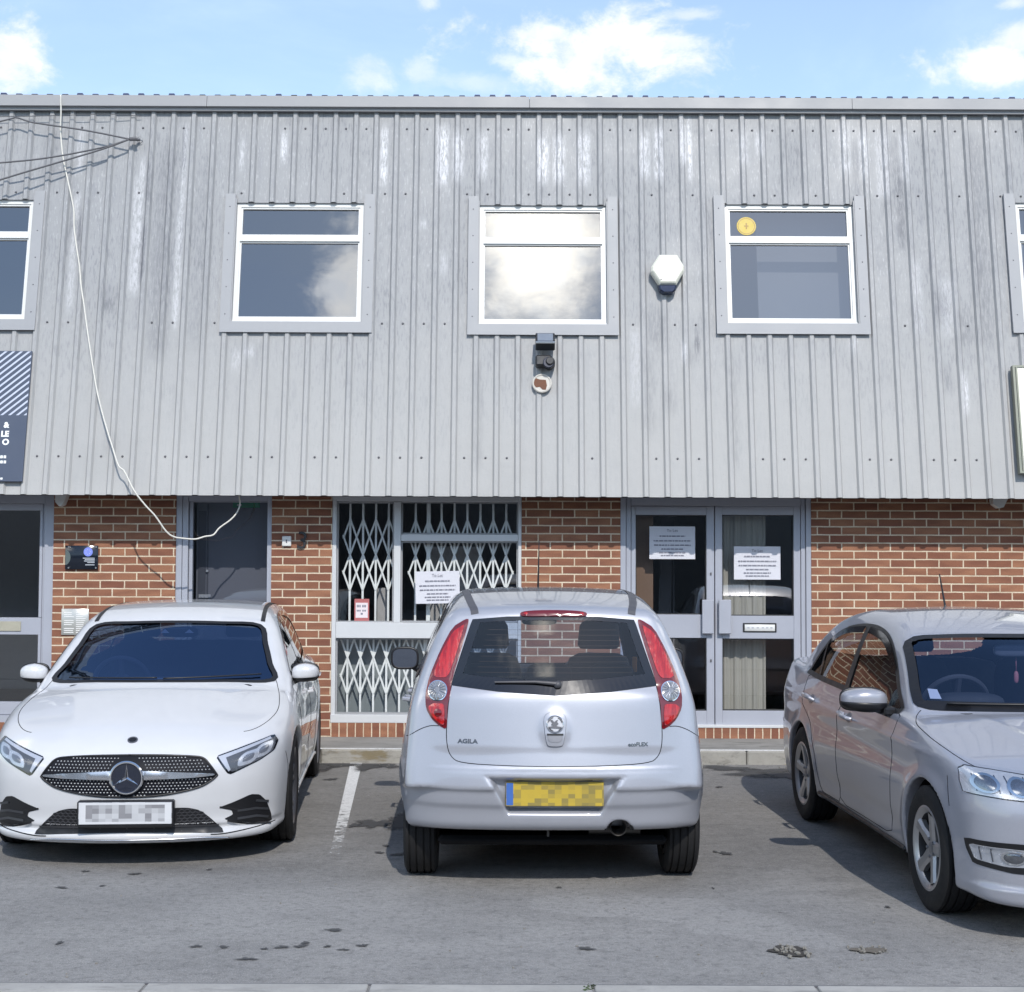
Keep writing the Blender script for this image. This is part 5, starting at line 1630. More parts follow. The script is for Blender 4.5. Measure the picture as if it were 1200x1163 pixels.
# ================================================================== white hatchback (faces the camera)
def spec_white():
    L = 4.42
    P = dict(L=L, ra=.365, axles=(.872, 3.60), zw=.335, ain=.58,
      Wp=S([0, .15, .35, .6, .9, 1.5, 2.3, 3.3, 3.8, 4.15, 4.42], [.80, .845, .872, .888, .895, .888, .888, .893, .882, .845, .79]),
      T=S([.10, .2, .32, .48, .62, .75, .86, .95, 1.05, 1.5], [-.075, -.045, -.018, -.004, 0, -.010, -.030, -.062, -.11, -.4]),
      Fp=S([.10, .15, .20, .27, .36, .48, .56, .62, .68, .76, .9], [.045, .010, .012, .022, .010, 0, .008, .028, .075, .18, .45]),
      Fc=S([0, .2, .4, .55, .68, .78, .84, .885, .93], [0, .012, .052, .105, .185, .29, .41, .58, .85]),
      Rp=S([.12, .25, .4, .6, .75, .9, 1.05], [.16, .06, .01, 0, .03, .09, .18]),
      Rc=S([0, .3, .5, .65, .76, .84, .9], [0, .02, .06, .12, .21, .36, .62]),
      Zt=S([-.05, .05, .12, .22, .4, .7, 1.0, 1.2, 1.6, 2.6, 3.5, 4.0, 4.3, 4.5], [.585, .640, .690, .742, .806, .880, .935, .958, .965, .985, 1.0, .99, .93, .86]),
      Cr=S([0, .3, .8, 1.2, 2.0, 4.4], [.10, .125, .115, .10, .04, .06]),
      Zb=S([-.1, .1, .5, 1.2, 3.2, 4.0, 4.5], [.135, .135, .15, .17, .17, .19, .25]),
      Gw=S([.5, .9, .98, 1.1, 1.22, 1.32, 1.40, 1.46, 1.6], [.855, .825, .800, .752, .700, .650, .600, .55, .42]),
      Gy=S([0, 1.0, 1.6, 2.4, 3.2, 3.8, 4.2, 4.5], [-.015, -.010, 0, .004, -.012, -.055, -.11, -.17]),
      Zr=S([.6, .95, 1.08, 1.2, 1.5, 1.8, 1.92, 2.03, 2.2, 2.5, 2.9, 3.3, 3.7, 3.98, 4.08, 4.2, 4.34, 4.6], [.40, .875, .950, 1.007, 1.150, 1.293, 1.345, 1.377, 1.408, 1.433, 1.440, 1.423, 1.380, 1.325, 1.26, 1.08, .85, .4]),
      Gc=F(.085), Bow=S([0, 1.0, 2.0, 2.6, 3.6, 4.4], [.30, .28, .18, 0, -.12, -.2]),
      k=dict(front=.055, rear=.08, top=.085, bot=.05, roof=.065, waist=.035), flare=.010)
    def extra(b, a, X, Y, Z):
        # grille opening, lower intake and corner intakes pressed into the bumper
        def press(cx, cz, rx, rz, depth, sh=4.0):
            q = (np.abs(a-cx)/rx)**sh+(np.abs(Z-cz)/rz)**sh
            return depth*np.exp(-q)
        # bonnet power lines
        ln = .33+.16*Y
        b = b - .004*np.exp(-((a-ln)/.05)**2)*np.clip((1.2-Y)*3, 0, 1)*np.clip((Y-.1)*5, 0, 1)
        # side crease
        b = b + .010*np.exp(-((Z-(.36+.03*Y))/.07)**2)*np.clip((Y-1.2)*3, 0, 1)*np.clip((3.3-Y)*3, 0, 1)
        # splitter lip
        b = b + .018*np.exp(-((Z-.215)/.018)**2)*np.clip((.55-Y)*4, 0, 1)
        return b
    P['extra'] = extra
    return P

# ================================================================== silver hatchback (seen from behind)
def spec_hatch():
    L = 3.74
    P = dict(L=L, ra=.325, axles=(.755, 3.115), zw=.297, ain=.56,
      Wp=S([0, .15, .35, .6, 1.0, 1.6, 2.4, 2.9, 3.2, 3.45, 3.62, 3.74], [.68, .74, .79, .822, .825, .818,   .818, .828, .830, .820, .795, .765]),
      T=S([.1, .2, .32, .45, .6, .72, .84, .94, 1.02, 1.1, 1.5], [-.06, -.035, -.012, -.002, 0, -.008, -.028, -.052, -.078, -.11, -.35]),
      Fp=S([.1, .2, .35, .5, .62, .7, .8, 1.0], [.10, .03, 0, .0, .02, .06, .16, .5]),
      Fc=S([0, .2, .4, .55, .65, .74, .8, .86], [0, .02, .075, .15, .23, .36, .52, .8]),
      Rp=S([.2, .30, .36, .44, .475, .56, .625, .655, .675, .70, .745, .765, .80, .90, 1.0, 1.06, 1.2], [.10, .066, .046, .030, .012, .0, .006, .024, .060, .058, .040, .033, .037, .050, .066, .085, .14]),
      Rc=S([0, .25, .45, .6, .70, .78, .83, .87], [0, .008, .030, .070, .13, .22, .34, .55]),
      Zt=S([-.05, .05, .15, .4, .7, .9, 1.3, 2.2, 3.2, 3.5, 3.8], [.60, .69, .775, .895, .975, 1.01, 1.02, 1.035, 1.06, 1.075, 1.08]),
      Cr=S([0, .5, 1.0, 3.8], [.14, .14, .06, .03]),
      Zb=S([-.1, .4, 1.0, 2.8, 3.2, 3.5, 3.8], [.20, .20, .19, .20, .245, .315, .330]),
      Gw=S([.5, .95, 1.05, 1.15, 1.25, 1.36, 1.46, 1.52, 1.60, 1.7], [.80, .775, .752, .718, .680, .628, .575, .535, .455, .3]),
      Gy=S([0, .8, 1.3, 2.0, 2.7, 3.2, 3.5, 3.7, 3.9], [-.03, -.008, .022, .036, .028, .006, -.008, -.022, -.04]),
      Zr=S([.3, .62, .75, 1.0, 1.3, 1.5, 1.75, 2.1, 2.5, 2.9, 3.2, 3.38, 3.475, 3.505, 3.54, 3.60, 3.655, 3.70, 3.8], [.40, .92, 1.00, 1.175, 1.370, 1.468, 1.540, 1.580, 1.585, 1.572, 1.545, 1.518, 1.492, 1.460, 1.36, 1.20, 1.04, .86, .4]),
      Gc=F(.075), Bow=S([0, .8, 1.6, 2.2, 3.0, 3.45, 3.8], [.28, .26, .15, 0, -.05, -.16, -.20]),
      k=dict(front=.10, rear=.05, top=.06, bot=.05, roof=.055, waist=.03), flare=.012)
    def extra(b, a, X, Y, Z):
        # number plate recess in the bumper
        zc = .515
        q = np.maximum((a-.285-(Z-zc)*.55)/.022, np.maximum((Z-zc-.088)/.014, (zc-.085-Z)/.022))
        m = 1/(1+np.exp(np.clip(q*3.4, -30, 30)))
        b = b + .045*m*np.clip((Y-3.3)*5, 0, 1)
        # soft bulge around the badge
        r = np.sqrt(X*X+((Z-.868)*.85)**2)
        b = b - .007*np.exp(-(np.maximum(r-.055, 0)/.026)**2)*(Y > 3.3)
        # shoulder over the bumper corners
        b = b - .010*np.exp(-((a-.80)/.06)**2-((Z-.62)/.16)**2)*np.clip((Y-3.0)*4, 0, 1)
        return b
    def late(b, a, X, Y, Z):
        r = np.sqrt(((X+.342)/1.25)**2+(Z-.335)**2)-.050
        return smax(b, -smax(r, F(3.45)-Y, .01), .012)
    P['extra'] = extra; P['late'] = late
    return P

# ================================================================== silver saloon (faces the camera, far side of the frame)
def spec_saloon():
    L = 4.483
    P = dict(L=L, ra=.348, axles=(.855, 3.457), zw=.312, ain=.56,
      Wp=S([0, .15, .35, .6, .9, 1.5, 2.3, 3.2, 3.7, 4.1, 4.35, 4.48], [.765, .815, .848, .868, .872, .858, .848, .852, .845, .82, .785, .74]),
      T=S([.1, .2, .3, .42, .58, .70, .795, .812, .88, .94, 1.02, 1.5], [-.07, -.042, -.022, -.008, 0, -.008, -.002, -.008, -.030, -.058, -.10, -.4]),
      Fp=S([.1, .17, .26, .38, .48, .56, .66, .74, .82, 1.0], [.07, .020, .012, .006, 0, .0, .022, .075, .20, .6]),
      Fc=S([0, .2, .4, .55, .68, .76, .82, .86, .9], [0, .012, .045, .09, .165, .25, .37, .53, .8]),
      Rp=S([.12, .25, .4, .55, .7, .9, 1.0, 1.1], [.14, .05, .0, 0, .03, .03, .015, .03]),
      Rc=S([0, .3, .5, .65, .74, .82, .87], [0, .015, .05, .11, .19, .33, .55]),
      Zt=S([-.05, .06, .12, .25, .5, .8, 1.05, 1.25, 1.7, 2.6, 3.4, 3.9, 4.2, 4.44, 4.6], [.62, .715, .748, .795, .860, .918, .958, .968, .968, .985, 1.01, 1.035, 1.045, 1.052, 1.04]),
      Cr=S([0, .3, .8, 1.2, 2.0, 4.4], [.07, .10, .09, .07, .03, .03]),
      Zb=S([-.1, .15, .5, 1.2, 3.2, 4.0, 4.5], [.165, .165, .18, .19, .20, .22, .27]),
      Gw=S([.5, .88, .96, 1.05, 1.18, 1.30, 1.39, 1.46, 1.6], [.82, .795, .778, .745, .690, .630, .575, .52, .38]),
      Gy=S([0, 1.0, 1.6, 2.4, 3.0, 3.5, 4.0, 4.4], [-.02, -.012, 0, .010, .010, -.012, -.07, -.15]),
      Zr=S([.6, .95, 1.08, 1.25, 1.5, 1.8, 2.0, 2.2, 2.5, 2.8, 3.1, 3.4, 3.7, 4.0, 4.12, 4.3, 4.6], [.40, .86, .945, 1.055, 1.20, 1.335, 1.392, 1.428, 1.458, 1.462, 1.440, 1.385, 1.268, 1.100, 1.03, .9, .4]),
      Gc=F(.085), Bow=S([0, 1.0, 2.0, 2.6, 3.6, 4.4], [.26, .24, .15, 0, -.14, -.2]),
      k=dict(front=.045, rear=.05, top=.035, bot=.04, roof=.05, waist=.02), flare=.012)
    def extra(b, a, X, Y, Z):
        # shoulder line and lower door crease
        b = b - .004*np.exp(-((Z-(.785+.012*Y))/.014)**2)*np.clip((Y-.5)*2, 0, 1)*np.clip((a-.6)*8, 0, 1)
        b = b + .010*np.exp(-((Z-.36)/.05)**2)*np.clip((Y-1.25)*4, 0, 1)*np.clip((3.05-Y)*4, 0, 1)
        # bonnet ridges
        b = b - .005*np.exp(-((a-(.30+.17*Y))/.035)**2)*np.clip((1.2-Y)*3, 0, 1)*np.clip((Y-.12)*5, 0, 1)
        # bumper crease
        b = b + .012*np.clip((.44-Z)/.02, 0, 1)*np.clip((Z-.24)/.02, 0, 1)*np.clip((.5-Y)*5, 0, 1)
        return b
    P['extra'] = extra
    return P
# ------------------------------------------------------------------ shared car pieces
def blob(mb, c, r, e1=.8, e2=.8, nu=24, nv=14, fn=None):
    """rounded superellipsoid"""
    sg = lambda v, p: math.copysign(abs(v)**p, v)
    b = len(mb.v)
    for i in range(nv+1):
        ph = -math.pi/2+math.pi*i/nv
        for j in range(nu):
            th = 2*math.pi*j/nu
            p = [r[0]*sg(math.cos(ph), e1)*sg(math.cos(th), e2), r[1]*sg(math.cos(ph), e1)*sg(math.sin(th), e2), r[2]*sg(math.sin(ph), e1)]
            if fn: p = fn(p)
            mb.v.append((p[0]+c[0], p[1]+c[1], p[2]+c[2]))
    for i in range(nv):
        for j in range(nu):
            mb.f.append((b+i*nu+j, b+i*nu+(j+1) % nu, b+(i+1)*nu+(j+1) % nu, b+(i+1)*nu+j)); mb.m.append(mb.mi)
    return mb

def wing_mirror(parent, x, y, z, side, r, pmat, lower=True, lower_at=-.62, arm_x=.14, e1=.75):
    """housing with flat glass towards the tail (+y); side = +1 or -1"""
    e = empty("wing_mirror", (x, y, z), 0, parent)
    def shape(p):
        t = p[0]*side/r[0]                       # +1 outer end
        k = 1-.16*max(0, t)-.05*max(0, -t)
        yy = p[1] if p[1] < 0 else p[1]*.25
        yy += .18*r[1]*t*t
        return [p[0], yy, p[2]*k+(-.10*r[2]*max(0, -t))]
    q = MB(); blob(q, (0, 0, 0), r, e1, .80, 36, 20, shape); q.mi = 0
    ho = q.build("housing", [pmat], e, smooth=True)
    if lower:
        q = MB(); blob(q, (0, 0, 0), (r[0]*1.012, r[1]*1.02, r[2]*1.02), e1, .80, 36, 20, lambda p: shape([p[0], p[1], min(p[2], r[2]*lower_at)]))
        q.build("lower_trim", M['trim'], e, smooth=True)
    q = MB(); q.tube([(-side*r[0]*.55, 0, -r[2]*.62), (-side*(r[0]*.9), .01, -r[2]*.9), (-side*(r[0]+arm_x), .03, -r[2]*.95)], .03, 10, radii=[.030, .028, .034]); q.build("arm", M['trim'], e, smooth=40)
    q = MB(); pts = [(r[0]*.86*math.copysign(abs(math.cos(a))**.6, math.cos(a)), r[2]*.80*math.copysign(abs(math.sin(a))**.6, math.sin(a))) for a in [2*math.pi*i/36 for i in range(36)]]
    q.prism([(p[0], p[1]) for p in pts], r[1]*.25+.02, r[1]*.25+.032); q.build("mirror_glass", M['mirror'], e)
    q = MB()
    P = [(p[0]*1.06, r[1]*.25+.022, p[1]*1.08) for p in pts]; q.tube(P+[P[0]], .010, 6, cap=False); q.build("glass_surround", M['trim'], e, smooth=True)
    return e

def split_fn(rules):
    """first rule that holds gives the part number, else 0"""
    def f(c, n):
        out = np.zeros(len(c), int)
        for k, r_ in rules:
            m = r_(c, n) & (out == 0)
            out[m] = k
        return out
    return f
def ring(car, outline, view, w_, mb, lift, step=.03):
    car.ribbon(list(outline)+[outline[0], outline[1]], view, w_, mb, lift, step)
def well_mat(P, W_):
    def f(c, n):
        m = np.zeros(len(c), int)
        for ya in P['axles']:
            r = np.hypot(c[:, 1]-ya, c[:, 2]-P['zw'])
            m[(r < P['ra']+.004) & (np.abs(c[:, 0]) < W_/2-.035)] = 1
        m[(n[:, 2] < -.94) & (c[:, 2] < .32)] = 1
        return m
    return f
def seam(car, parent, pts, view, r=.0026, closed=False):
    mb = MB(); car.line(pts, view, r, -.0008, mb, closed); return mb.build("panel_seam", M['seam'], parent)
def mirrorx(poly): return [(-a, b) for a, b in poly]
def swapclose(poly, k): return [(a*k, b) for a, b in poly]
def star3(mb, r, th=.010):
    """three pointed star inside a ring, in x-z, front towards -y"""
    for i in range(3):
        a = math.pi/2+2*math.pi*i/3
        d = Vector((math.cos(a), 0, math.sin(a))); n_ = Vector((-math.sin(a), 0, math.cos(a)))
        tip = d*r*.86; l = n_*r*.115+d*r*.06; rr = -n_*r*.115+d*r*.06; c = Vector((0, 0, 0)); f = Vector((0, -th, 0))
        mb.add([tip+f*.2, l, c+f, rr, -d*r*.02], [(0, 1, 2), (0, 2, 3), (1, 4, 2), (3, 2, 4)])

WHITE_P = paint('white_car_paint', (.60, .605, .62), 0, 0, .35, .05)
SILVER_P = paint('light_silver_car_paint', (.365, .375, .415), .35, .35, .36, .10)
GREY_P = paint('silver_grey_car_paint', (.345, .355, .405), .35, .28, .34, .18)

# ================================================================== white hatchback
def build_white():
    P = spec_white(); L = P['L']; car = Car(body_fn(P), L)
    root = empty("parked_car", (-2.163, 8.38, 0), R(4.4))
    tag(root, "white hatchback facing out with a black diamond patterned grille and round star emblem", "car", "cars parked in front of the unit")
    scr = smooth_line([(-.705, .952), (-.40, .958), (0, .962), (.40, .958), (.705, .952), (.672, 1.05), (.622, 1.17), (.560, 1.288), (.30, 1.308), (0, 1.314), (-.30, 1.308), (-.560, 1.288), (-.622, 1.17), (-.672, 1.05)], 4, True)
    side = soften([(1.50, .950), (2.35, .968), (3.20, 1.000), (3.66, 1.035), (3.80, 1.10), (3.62, 1.205), (3.30, 1.292), (2.90, 1.340), (2.50, 1.345), (2.22, 1.310), (1.90, 1.180), (1.65, 1.035)], 2)
    rear = soften([(-.60, 1.02), (.60, 1.02), (.54, 1.20), (.47, 1.26), (-.47, 1.26), (-.54, 1.20)], 2)
    shr = lambda poly, d: [(a+(sum(p[0] for p in poly)/len(poly)-a)*d, b+(sum(p[1] for p in poly)/len(poly)-b)*d*1.6) for a, b in poly]
    def holes(c, n):
        m = inside_poly(c[:, 0], c[:, 2], shr(scr, .010)) & (c[:, 1] < 2.2) & (n[:, 1] < -.2) & (c[:, 2] > .93)
        m |= inside_poly(c[:, 1], c[:, 2], shr(side, .02)) & (np.abs(c[:, 0]) > .45) & (np.abs(n[:, 0]) > .5)
        m |= inside_poly(c[:, 0], c[:, 2], shr(rear, .03)) & (c[:, 1] > 3.9) & (n[:, 1] > .2)
        return m
    bon = smooth_line([(0, .265), (.30, .272), (.50, .29), (.66, .385), (.755, .60), (.778, .87), (.715, 1.33), (.60, 1.22), (0, 1.06)], 6)
    bonp = bon+[(-a, b) for a, b in reversed(bon)]
    fd = [(1.36, .93), (2.42, .955), (2.40, .60), (2.36, .22), (1.40, .22), (1.37, .60)]
    rdr = [(2.42, .955), (3.45, 1.02), (3.30, .80), (3.18, .62), (3.14, .40), (3.10, .22), (2.36, .22), (2.40, .60)]
    cut = lambda poly, s: (lambda c, n: inside_poly(c[:, 1], c[:, 2], poly) & (c[:, 0]*s > .5) & (n[:, 0]*s > .25))
    rules = [(1, lambda c, n: inside_poly(c[:, 0], c[:, 1], bonp) & (n[:, 2] > .3) & (c[:, 2] > .6)),
             (2, cut(fd, 1)), (3, cut(fd, -1)), (4, cut(rdr, 1)), (5, cut(rdr, -1)),
             (6, lambda c, n: (c[:, 1] < .52) & (c[:, 2] < .72) & (c[:, 2] < .50+.55*c[:, 1]+.0*c[:, 0])),
             (7, lambda c, n: (c[:, 1] > 4.0) & (c[:, 2] < .62)),
             (8, lambda c, n: (c[:, 2] > 1.25) & (n[:, 2] > .75) & (np.abs(c[:, 0]) < .55)),
             (9, lambda c, n: (c[:, 1] > 4.0) & (np.abs(c[:, 0]) < .62))]
    o = body_meshes(car, HC, split_fn(rules), ([WHITE_P, M['well']], well_mat(P, 1.796)), root, 1.796, 1.45,
                names=['body', 'bonnet', 'door', 'door', 'door', 'door', 'bumper', 'bumper', 'roof', 'tailgate'], holes=holes)
    # glass
    ws = car.patch("windscreen", scr, 'front', M['screendark'], root, -.004, 0, .05)
    bl = MB(); ring(car, shr(scr, .010), 'front', .036, bl, .0035)
    bl.build("windscreen_border", M['trim'], ws, fixn=False)
    for s, v in ((1, 'right'), (-1, 'left')):
        dr = [x for k, x in o.items() if k == (2 if s > 0 else 3)][0]; dr2 = o[4 if s > 0 else 5]
        front = [p for p in densify(side, .03) if p[0] < 2.46]; back_ = [p for p in densify(side, .03) if p[0] > 2.52]
        car.patch("window", side, v, M['sidedark'], dr, -.004, 0, .05)
        tb = MB(); ring(car, side, v, .042, tb, .003); car.ribbon([(2.47, .968), (2.47, 1.345)], v, .085, tb, .0035); car.ribbon([(3.42, 1.01), (3.50, 1.24)], v, .05, tb, .0035)
        tb.build("window_trim", M['gloss'], dr, fixn=False)
        h = MB(); p, n = car.onto([(2.18, .80), (2.33, .805)], v); pp = [Vector(p[0])+Vector(n[0])*.008, Vector(p[0])+Vector(n[0])*.036, Vector(p[1])+Vector(n[1])*.036, Vector(p[1])+Vector(n[1])*.008]
        h.tube(pp, .011, 8); h.build("handle", WHITE_P, dr, smooth=40)
        h = MB(); p, n = car.onto([(3.18, .835), (3.33, .84)], v); pp = [Vector(p[0])+Vector(n[0])*.008, Vector(p[0])+Vector(n[0])*.036, Vector(p[1])+Vector(n[1])*.036, Vector(p[1])+Vector(n[1])*.008]
        h.tube(pp, .011, 8); h.build("handle", WHITE_P, dr2, smooth=40)
        # skirts
        sk = MB(); car.line([(1.27, .235), (3.22, .235)], v, .014, .006, sk); sk.build("side_skirt", WHITE_P, root, smooth=True)
    car.patch("rear_window", rear, 'rear', M['sidedark'], o[9], -.004, 0, .06)
    # seams
    bs_ = [p for p in bon[:-12] if p[0] > .60]
    seam(car, root, bs_, 'top', .0026); seam(car, root, mirrorx(bs_), 'top', .0026)
    for s, v in ((1, 'right'), (-1, 'left')):
        for poly in (fd, rdr):
            q = soften(poly, 1, q=.10)
            seam(car, root, q, v, .0026, True)
        seam(car, root, [(.50, .30), (.505, .52), (.47, .60)], v, .0026)
    # roof ditches
    for s in (1, -1):
        rd_ = MB()
        car.ribbon(smooth_line([(s*.572, 1.96), (s*.568, 2.10), (s*.555, 2.5), (s*.545, 3.1), (s*.53, 3.7)], 6), 'top', .030, rd_, .003)
        rd_.build("roof_strip", M['trim'], o[8] if 8 in o else root, fixn=False)
    # bonnet badge
    b = MB(); p, n = car.onto([(0, .705)], 'front')
    b.T = Matrix.Translation(p[0]) @ Vector((0, 0, 1)).rotation_difference(Vector(n[0])).to_matrix().to_4x4()
    b.lathe([(-.002, .030), (.004, .029), (.005, .024), (.003, .022), (.003, 0)], 28, 'z'); b.T = None
    bg_ = b.build("bonnet_badge", M['rimdark'], o[1], smooth=40)
    b = MB(); b.T = Matrix.Translation(Vector(p[0])+Vector(n[0])*.004) @ Vector((0, 0, 1)).rotation_difference(Vector(n[0])).to_matrix().to_4x4(); b.lathe([(0, .021), (.0015, .020), (.0015, .006), (.0005, 0)], 20, 'z'); b.T = None
    b.build("badge_centre", M['trim'], bg_)
    # grille
    gr = smooth_line([(0, .630), (.20, .627), (.36, .618), (.415, .606), (.450, .572), (.488, .520), (.487, .508), (.455, .482), (.395, .452), (.285, .427), (.14, .409), (0, .405)], 5)
    grp = gr+[(-a, b) for a, b in reversed(gr[1:-1])]
    g_ = car.patch("grille", grp, 'front', plain('grille_black', (.006, .007, .011), .6, 0, .1, 9, spec=.2), root, .002, .012, .03)
    lip = MB(); car.line(grp, 'front', .006, .003, lip, True, .02); lip.build("grille_surround", M['trim'], g_, smooth=True)
    stud = MB(); pts = []
    rows_ = [.413+.0168*i for i in range(14)]
    inner = [(a*.975, .515+(b-.515)*.945) for a, b in grp]
    for i, z in enumerate(rows_):
        if abs(z-.521) < .019: continue
        nx_ = 27
        for j in range(-nx_, nx_+1):
            x = (j+(.5 if i % 2 else 0))*.0195
            if math.hypot(x, z-.515) < .108: continue
            if inside_poly([x], [z], inner)[0]: pts.append((x, z))
    pp, nn = car.onto(pts, 'front', .003)
    for p, n in zip(pp, nn):
        c = Vector(p); n = Vector(n); t = n.cross(Vector((0, 0, 1))).normalized(); u = t.cross(n)
        a_, b_ = .0054, .0042
        stud.add([c-t*a_, c-u*b_, c+t*a_, c+u*b_, c+n*.006], [(0, 1, 4), (1, 2, 4), (2, 3, 4), (3, 0, 4)])
    so = stud.build("diamond_studs", plain('bright_stud', (.80, .81, .83), .3, .3, .05, 9), g_)
    absorb(g_, so)
    for s in (1, -1):
        bar = [(s*.085, .547), (s*.20, .541), (s*.36, .532), (s*.465, .524), (s*.476, .519), (s*.465, .513), (s*.36, .506), (s*.20, .503), (s*.085, .500)]
        car.patch("chrome_bar", bar, 'front', M['satin'], g_, .020, .020, .03, dome=.008)
    em = empty("star_emblem", (0, -.018, .515), 0, g_)
    q = MB(); q.lathe([(.02, .094), (-.004, .096), (-.010, .090), (-.010, .084), (-.002, .080)], 48, 'y'); q.build("ring", M['chrome'], em, smooth=45)
    em.parent = root
    q = MB(); q.lathe([(-.001, .082), (-.002, .05), (-.003, 0)], 40, 'y'); q.build("disc", plain('navy_gloss', (.012, .016, .03), .08, 0, .1, 5, coat=.6), em, smooth=True)
    q = MB(); star3(q, .092, .013); q.T = None
    s3 = q.build("star", M['chrome'], em); s3.location = (0, -.002, 0)
    # number plate
    pl = empty("number_plate", (0, -.028, .32), 0, root)
    q = MB(); q.box(-.268, .268, -.004, .05, -.082, .070, .008); q.build("holder", M['trim'], pl)
    q = MB(); q.box(-.258, .258, -.010, -.0045, -.060, .062, .002); q.build("plate", plate_mat('white_plate', (.50, .51, .53), 3.0, (.22, .22, .235), .40, .085, (11, 3)), pl)
    q = MB()
    for a_ in (-1, 1): q.box(a_*.236-.018, a_*.236+.018, -.0108, -.0101, -.058, .060)
    for zz_ in (-.052, .054): q.box(-.218, .218, -.0108, -.0101, zz_-.006, zz_+.006)
    q.build("plate_margin", plain('plate_white', (.60, .61, .63), .3), pl)
    # lower intake
    li = [(0, .339), (.30, .338), (.345, .334), (.405, .316), (.465, .262), (.538, .186), (.50, .184), (.30, .196), (0, .203)]
    lip_ = soften(li+[(-a, b) for a, b in reversed(li[1:-1])], 1)
    lo_ = car.patch("lower_intake", lip_, 'front', M['trim'], root, .003, .012, .03)
    hx = MB()
    for i in range(5):
        for j in range(-20, 21):
            x = (j+(.5 if i % 2 else 0))*.030; z = .250+.017*i
            if abs(x) < .275 and z < .37: continue
            if not inside_poly([x-.014], [z], lip_)[0] or not inside_poly([x+.014], [z], lip_)[0] or not inside_poly([x], [z+.01], lip_)[0]: continue
            pts_ = [(x+.0145*math.cos(a), z+.0105*math.sin(a)) for a in [math.pi/6+math.pi/3*k for k in range(6)]]
            p, n = car.onto(pts_, 'front', .005); P_ = [tuple(v) for v in p]
            hx.tube(P_+[P_[0]], .0022, 4, cap=False)
    absorb(lo_, hx.build("honeycomb_mesh", plain('mesh_grey', (.045, .046, .052), .5)))
    fb = MB(); car.ribbon([(-.50, .232), (-.3, .236), (0, .238), (.3, .236), (.50, .232)], 'front', .012, fb, .008); 
    for xx in (-.30, -.15, 0, .15, .30): car.ribbon([(xx, .200), (xx, .234)], 'front', .008, fb, .007)
    absorb(lo_, fb.build("intake_blade", plain('blade_grey', (.05, .05, .056), .4), fixn=False))
    for s in (1, -1):
        si = soften([(.50, .326), (.58, .352), (.675, .388), (.72, .380), (.756, .335), (.780, .253), (.782, .216), (.772, .208), (.617, .233), (.528, .258), (.578, .280), (.570, .306)], 1, q=.12)
        si = [(a*s, b) for a, b in si]
        s_ = car.patch("corner_intake", si, 'front', M['trim'], root, .003, .012, .025)
        fn_ = MB()
        for zz in (.345, .300, .255):
            ln_ = [(s*(.60+.10*(zz > .33)), zz+.000), (s*.70, zz+.004), (s*.765, zz-.012)]
            car.ribbon(ln_, 'front', .014, fn_, .006)
        absorb(s_, fn_.build("intake_fin", plain('fin_grey', (.04, .042, .048), .35), fixn=False))
        bl_ = MB(); car.ribbon(smooth_line([(s*.505, .330), (s*.56, .322), (s*.615, .298)], 5), 'front', .010, bl_, .005); car.ribbon(smooth_line([(s*.545, .250), (s*.65, .225), (s*.775, .199)], 5), 'front', .012, bl_, .010)
        bl_.build("white_blade", WHITE_P, s_, fixn=False)
    for s in (1, -1): seam(car, root, smooth_line([(s*.80, .206), (s*.66, .190), (s*.53, .177), (s*.46, .178)], 6), 'front', .0034)
    sp = MB(); car.line(smooth_line([(-.56, .152), (-.40, .164), (0, .162), (.40, .164), (.56, .152)], 8), 'front', .0055, .003, sp); sp.build("chrome_lip", M['satin'], root, smooth=True)
    # headlights
    for s in (1, -1):
        hl = soften([(.478, .616), (.63, .662), (.785, .706), (.812, .672), (.795, .622), (.72, .577), (.565, .512), (.546, .520)], 1, q=.10)
        hl = [(a*s, b) for a, b in hl]
        h = car.patch("headlight", hl, 'front', M['gloss'], root, .001, .012, .02)
        hin = [(s*.66+(a-s*.66)*.90, .607+(b-.607)*.84) for a, b in hl]
        car.patch("lamp_housing", hin, 'front', plain('lamp_housing_grey', (.085, .09, .105), .35, .0, .25, 30), h, .0026, .003, .02)
        drl = [(.492, .613), (.62, .651), (.765, .695), (.772, .684), (.63, .637), (.535, .606), (.563, .540), (.553, .530)]
        car.patch("running_light", [(a*s, b) for a, b in drl], 'front', plain('running_light_grey', (.52, .54, .60), .3, .2, .1, 20), h, .0035, .003, .02)
        for (cx, cz, rx, rz) in ((.655, .597, .050, .036), (.735, .632, .042, .036)):
            q = [(s*(cx+rx*1.1*math.copysign(abs(math.cos(a))**.7, math.cos(a))+.25*(rz*math.sin(a))), cz+rz*math.copysign(abs(math.sin(a))**.7, math.sin(a))+.42*rx*math.cos(a)) for a in [2*math.pi*i/24 for i in range(24)]]
            rf = car.patch("reflector", q, 'front', M['reflector'], h, .005, .004, .012)
            q2 = [(s*cx+(a-s*cx)*.55, cz+.004+(b-cz-.004)*.5) for a, b in q]
            car.patch("projector_lens", q2, 'front', plain('projector_dark', (.14, .15, .18), .08, 0, .1, 9, coat=1.0), rf, .007, .002, .012, dome=.005)
        car.patch("lens", hl, 'front', M['lens'], h, .012, 0, .02)
    # wipers, mirrors, wheels
    w_ = MB()
    for a, b in (((.02, .972), (.62, .985)), ((-.60, .968), (-.02, .976))):
        w_ = MB(); car.line([a, b], 'front', .005, .010, w_); w_.build("wiper", M['trim'], root, smooth=True)
    for s in (1, -1):
        wing_mirror(root, s*.895, 1.56, .985, s, (.092, .075, .062), WHITE_P, True, arm_x=.015, lower_at=-.5)
        q = MB(); q.box(s*.77, s*.85, 1.53, 1.62, .915, .945, .01); q.build("mirror_foot", M['trim'], root)
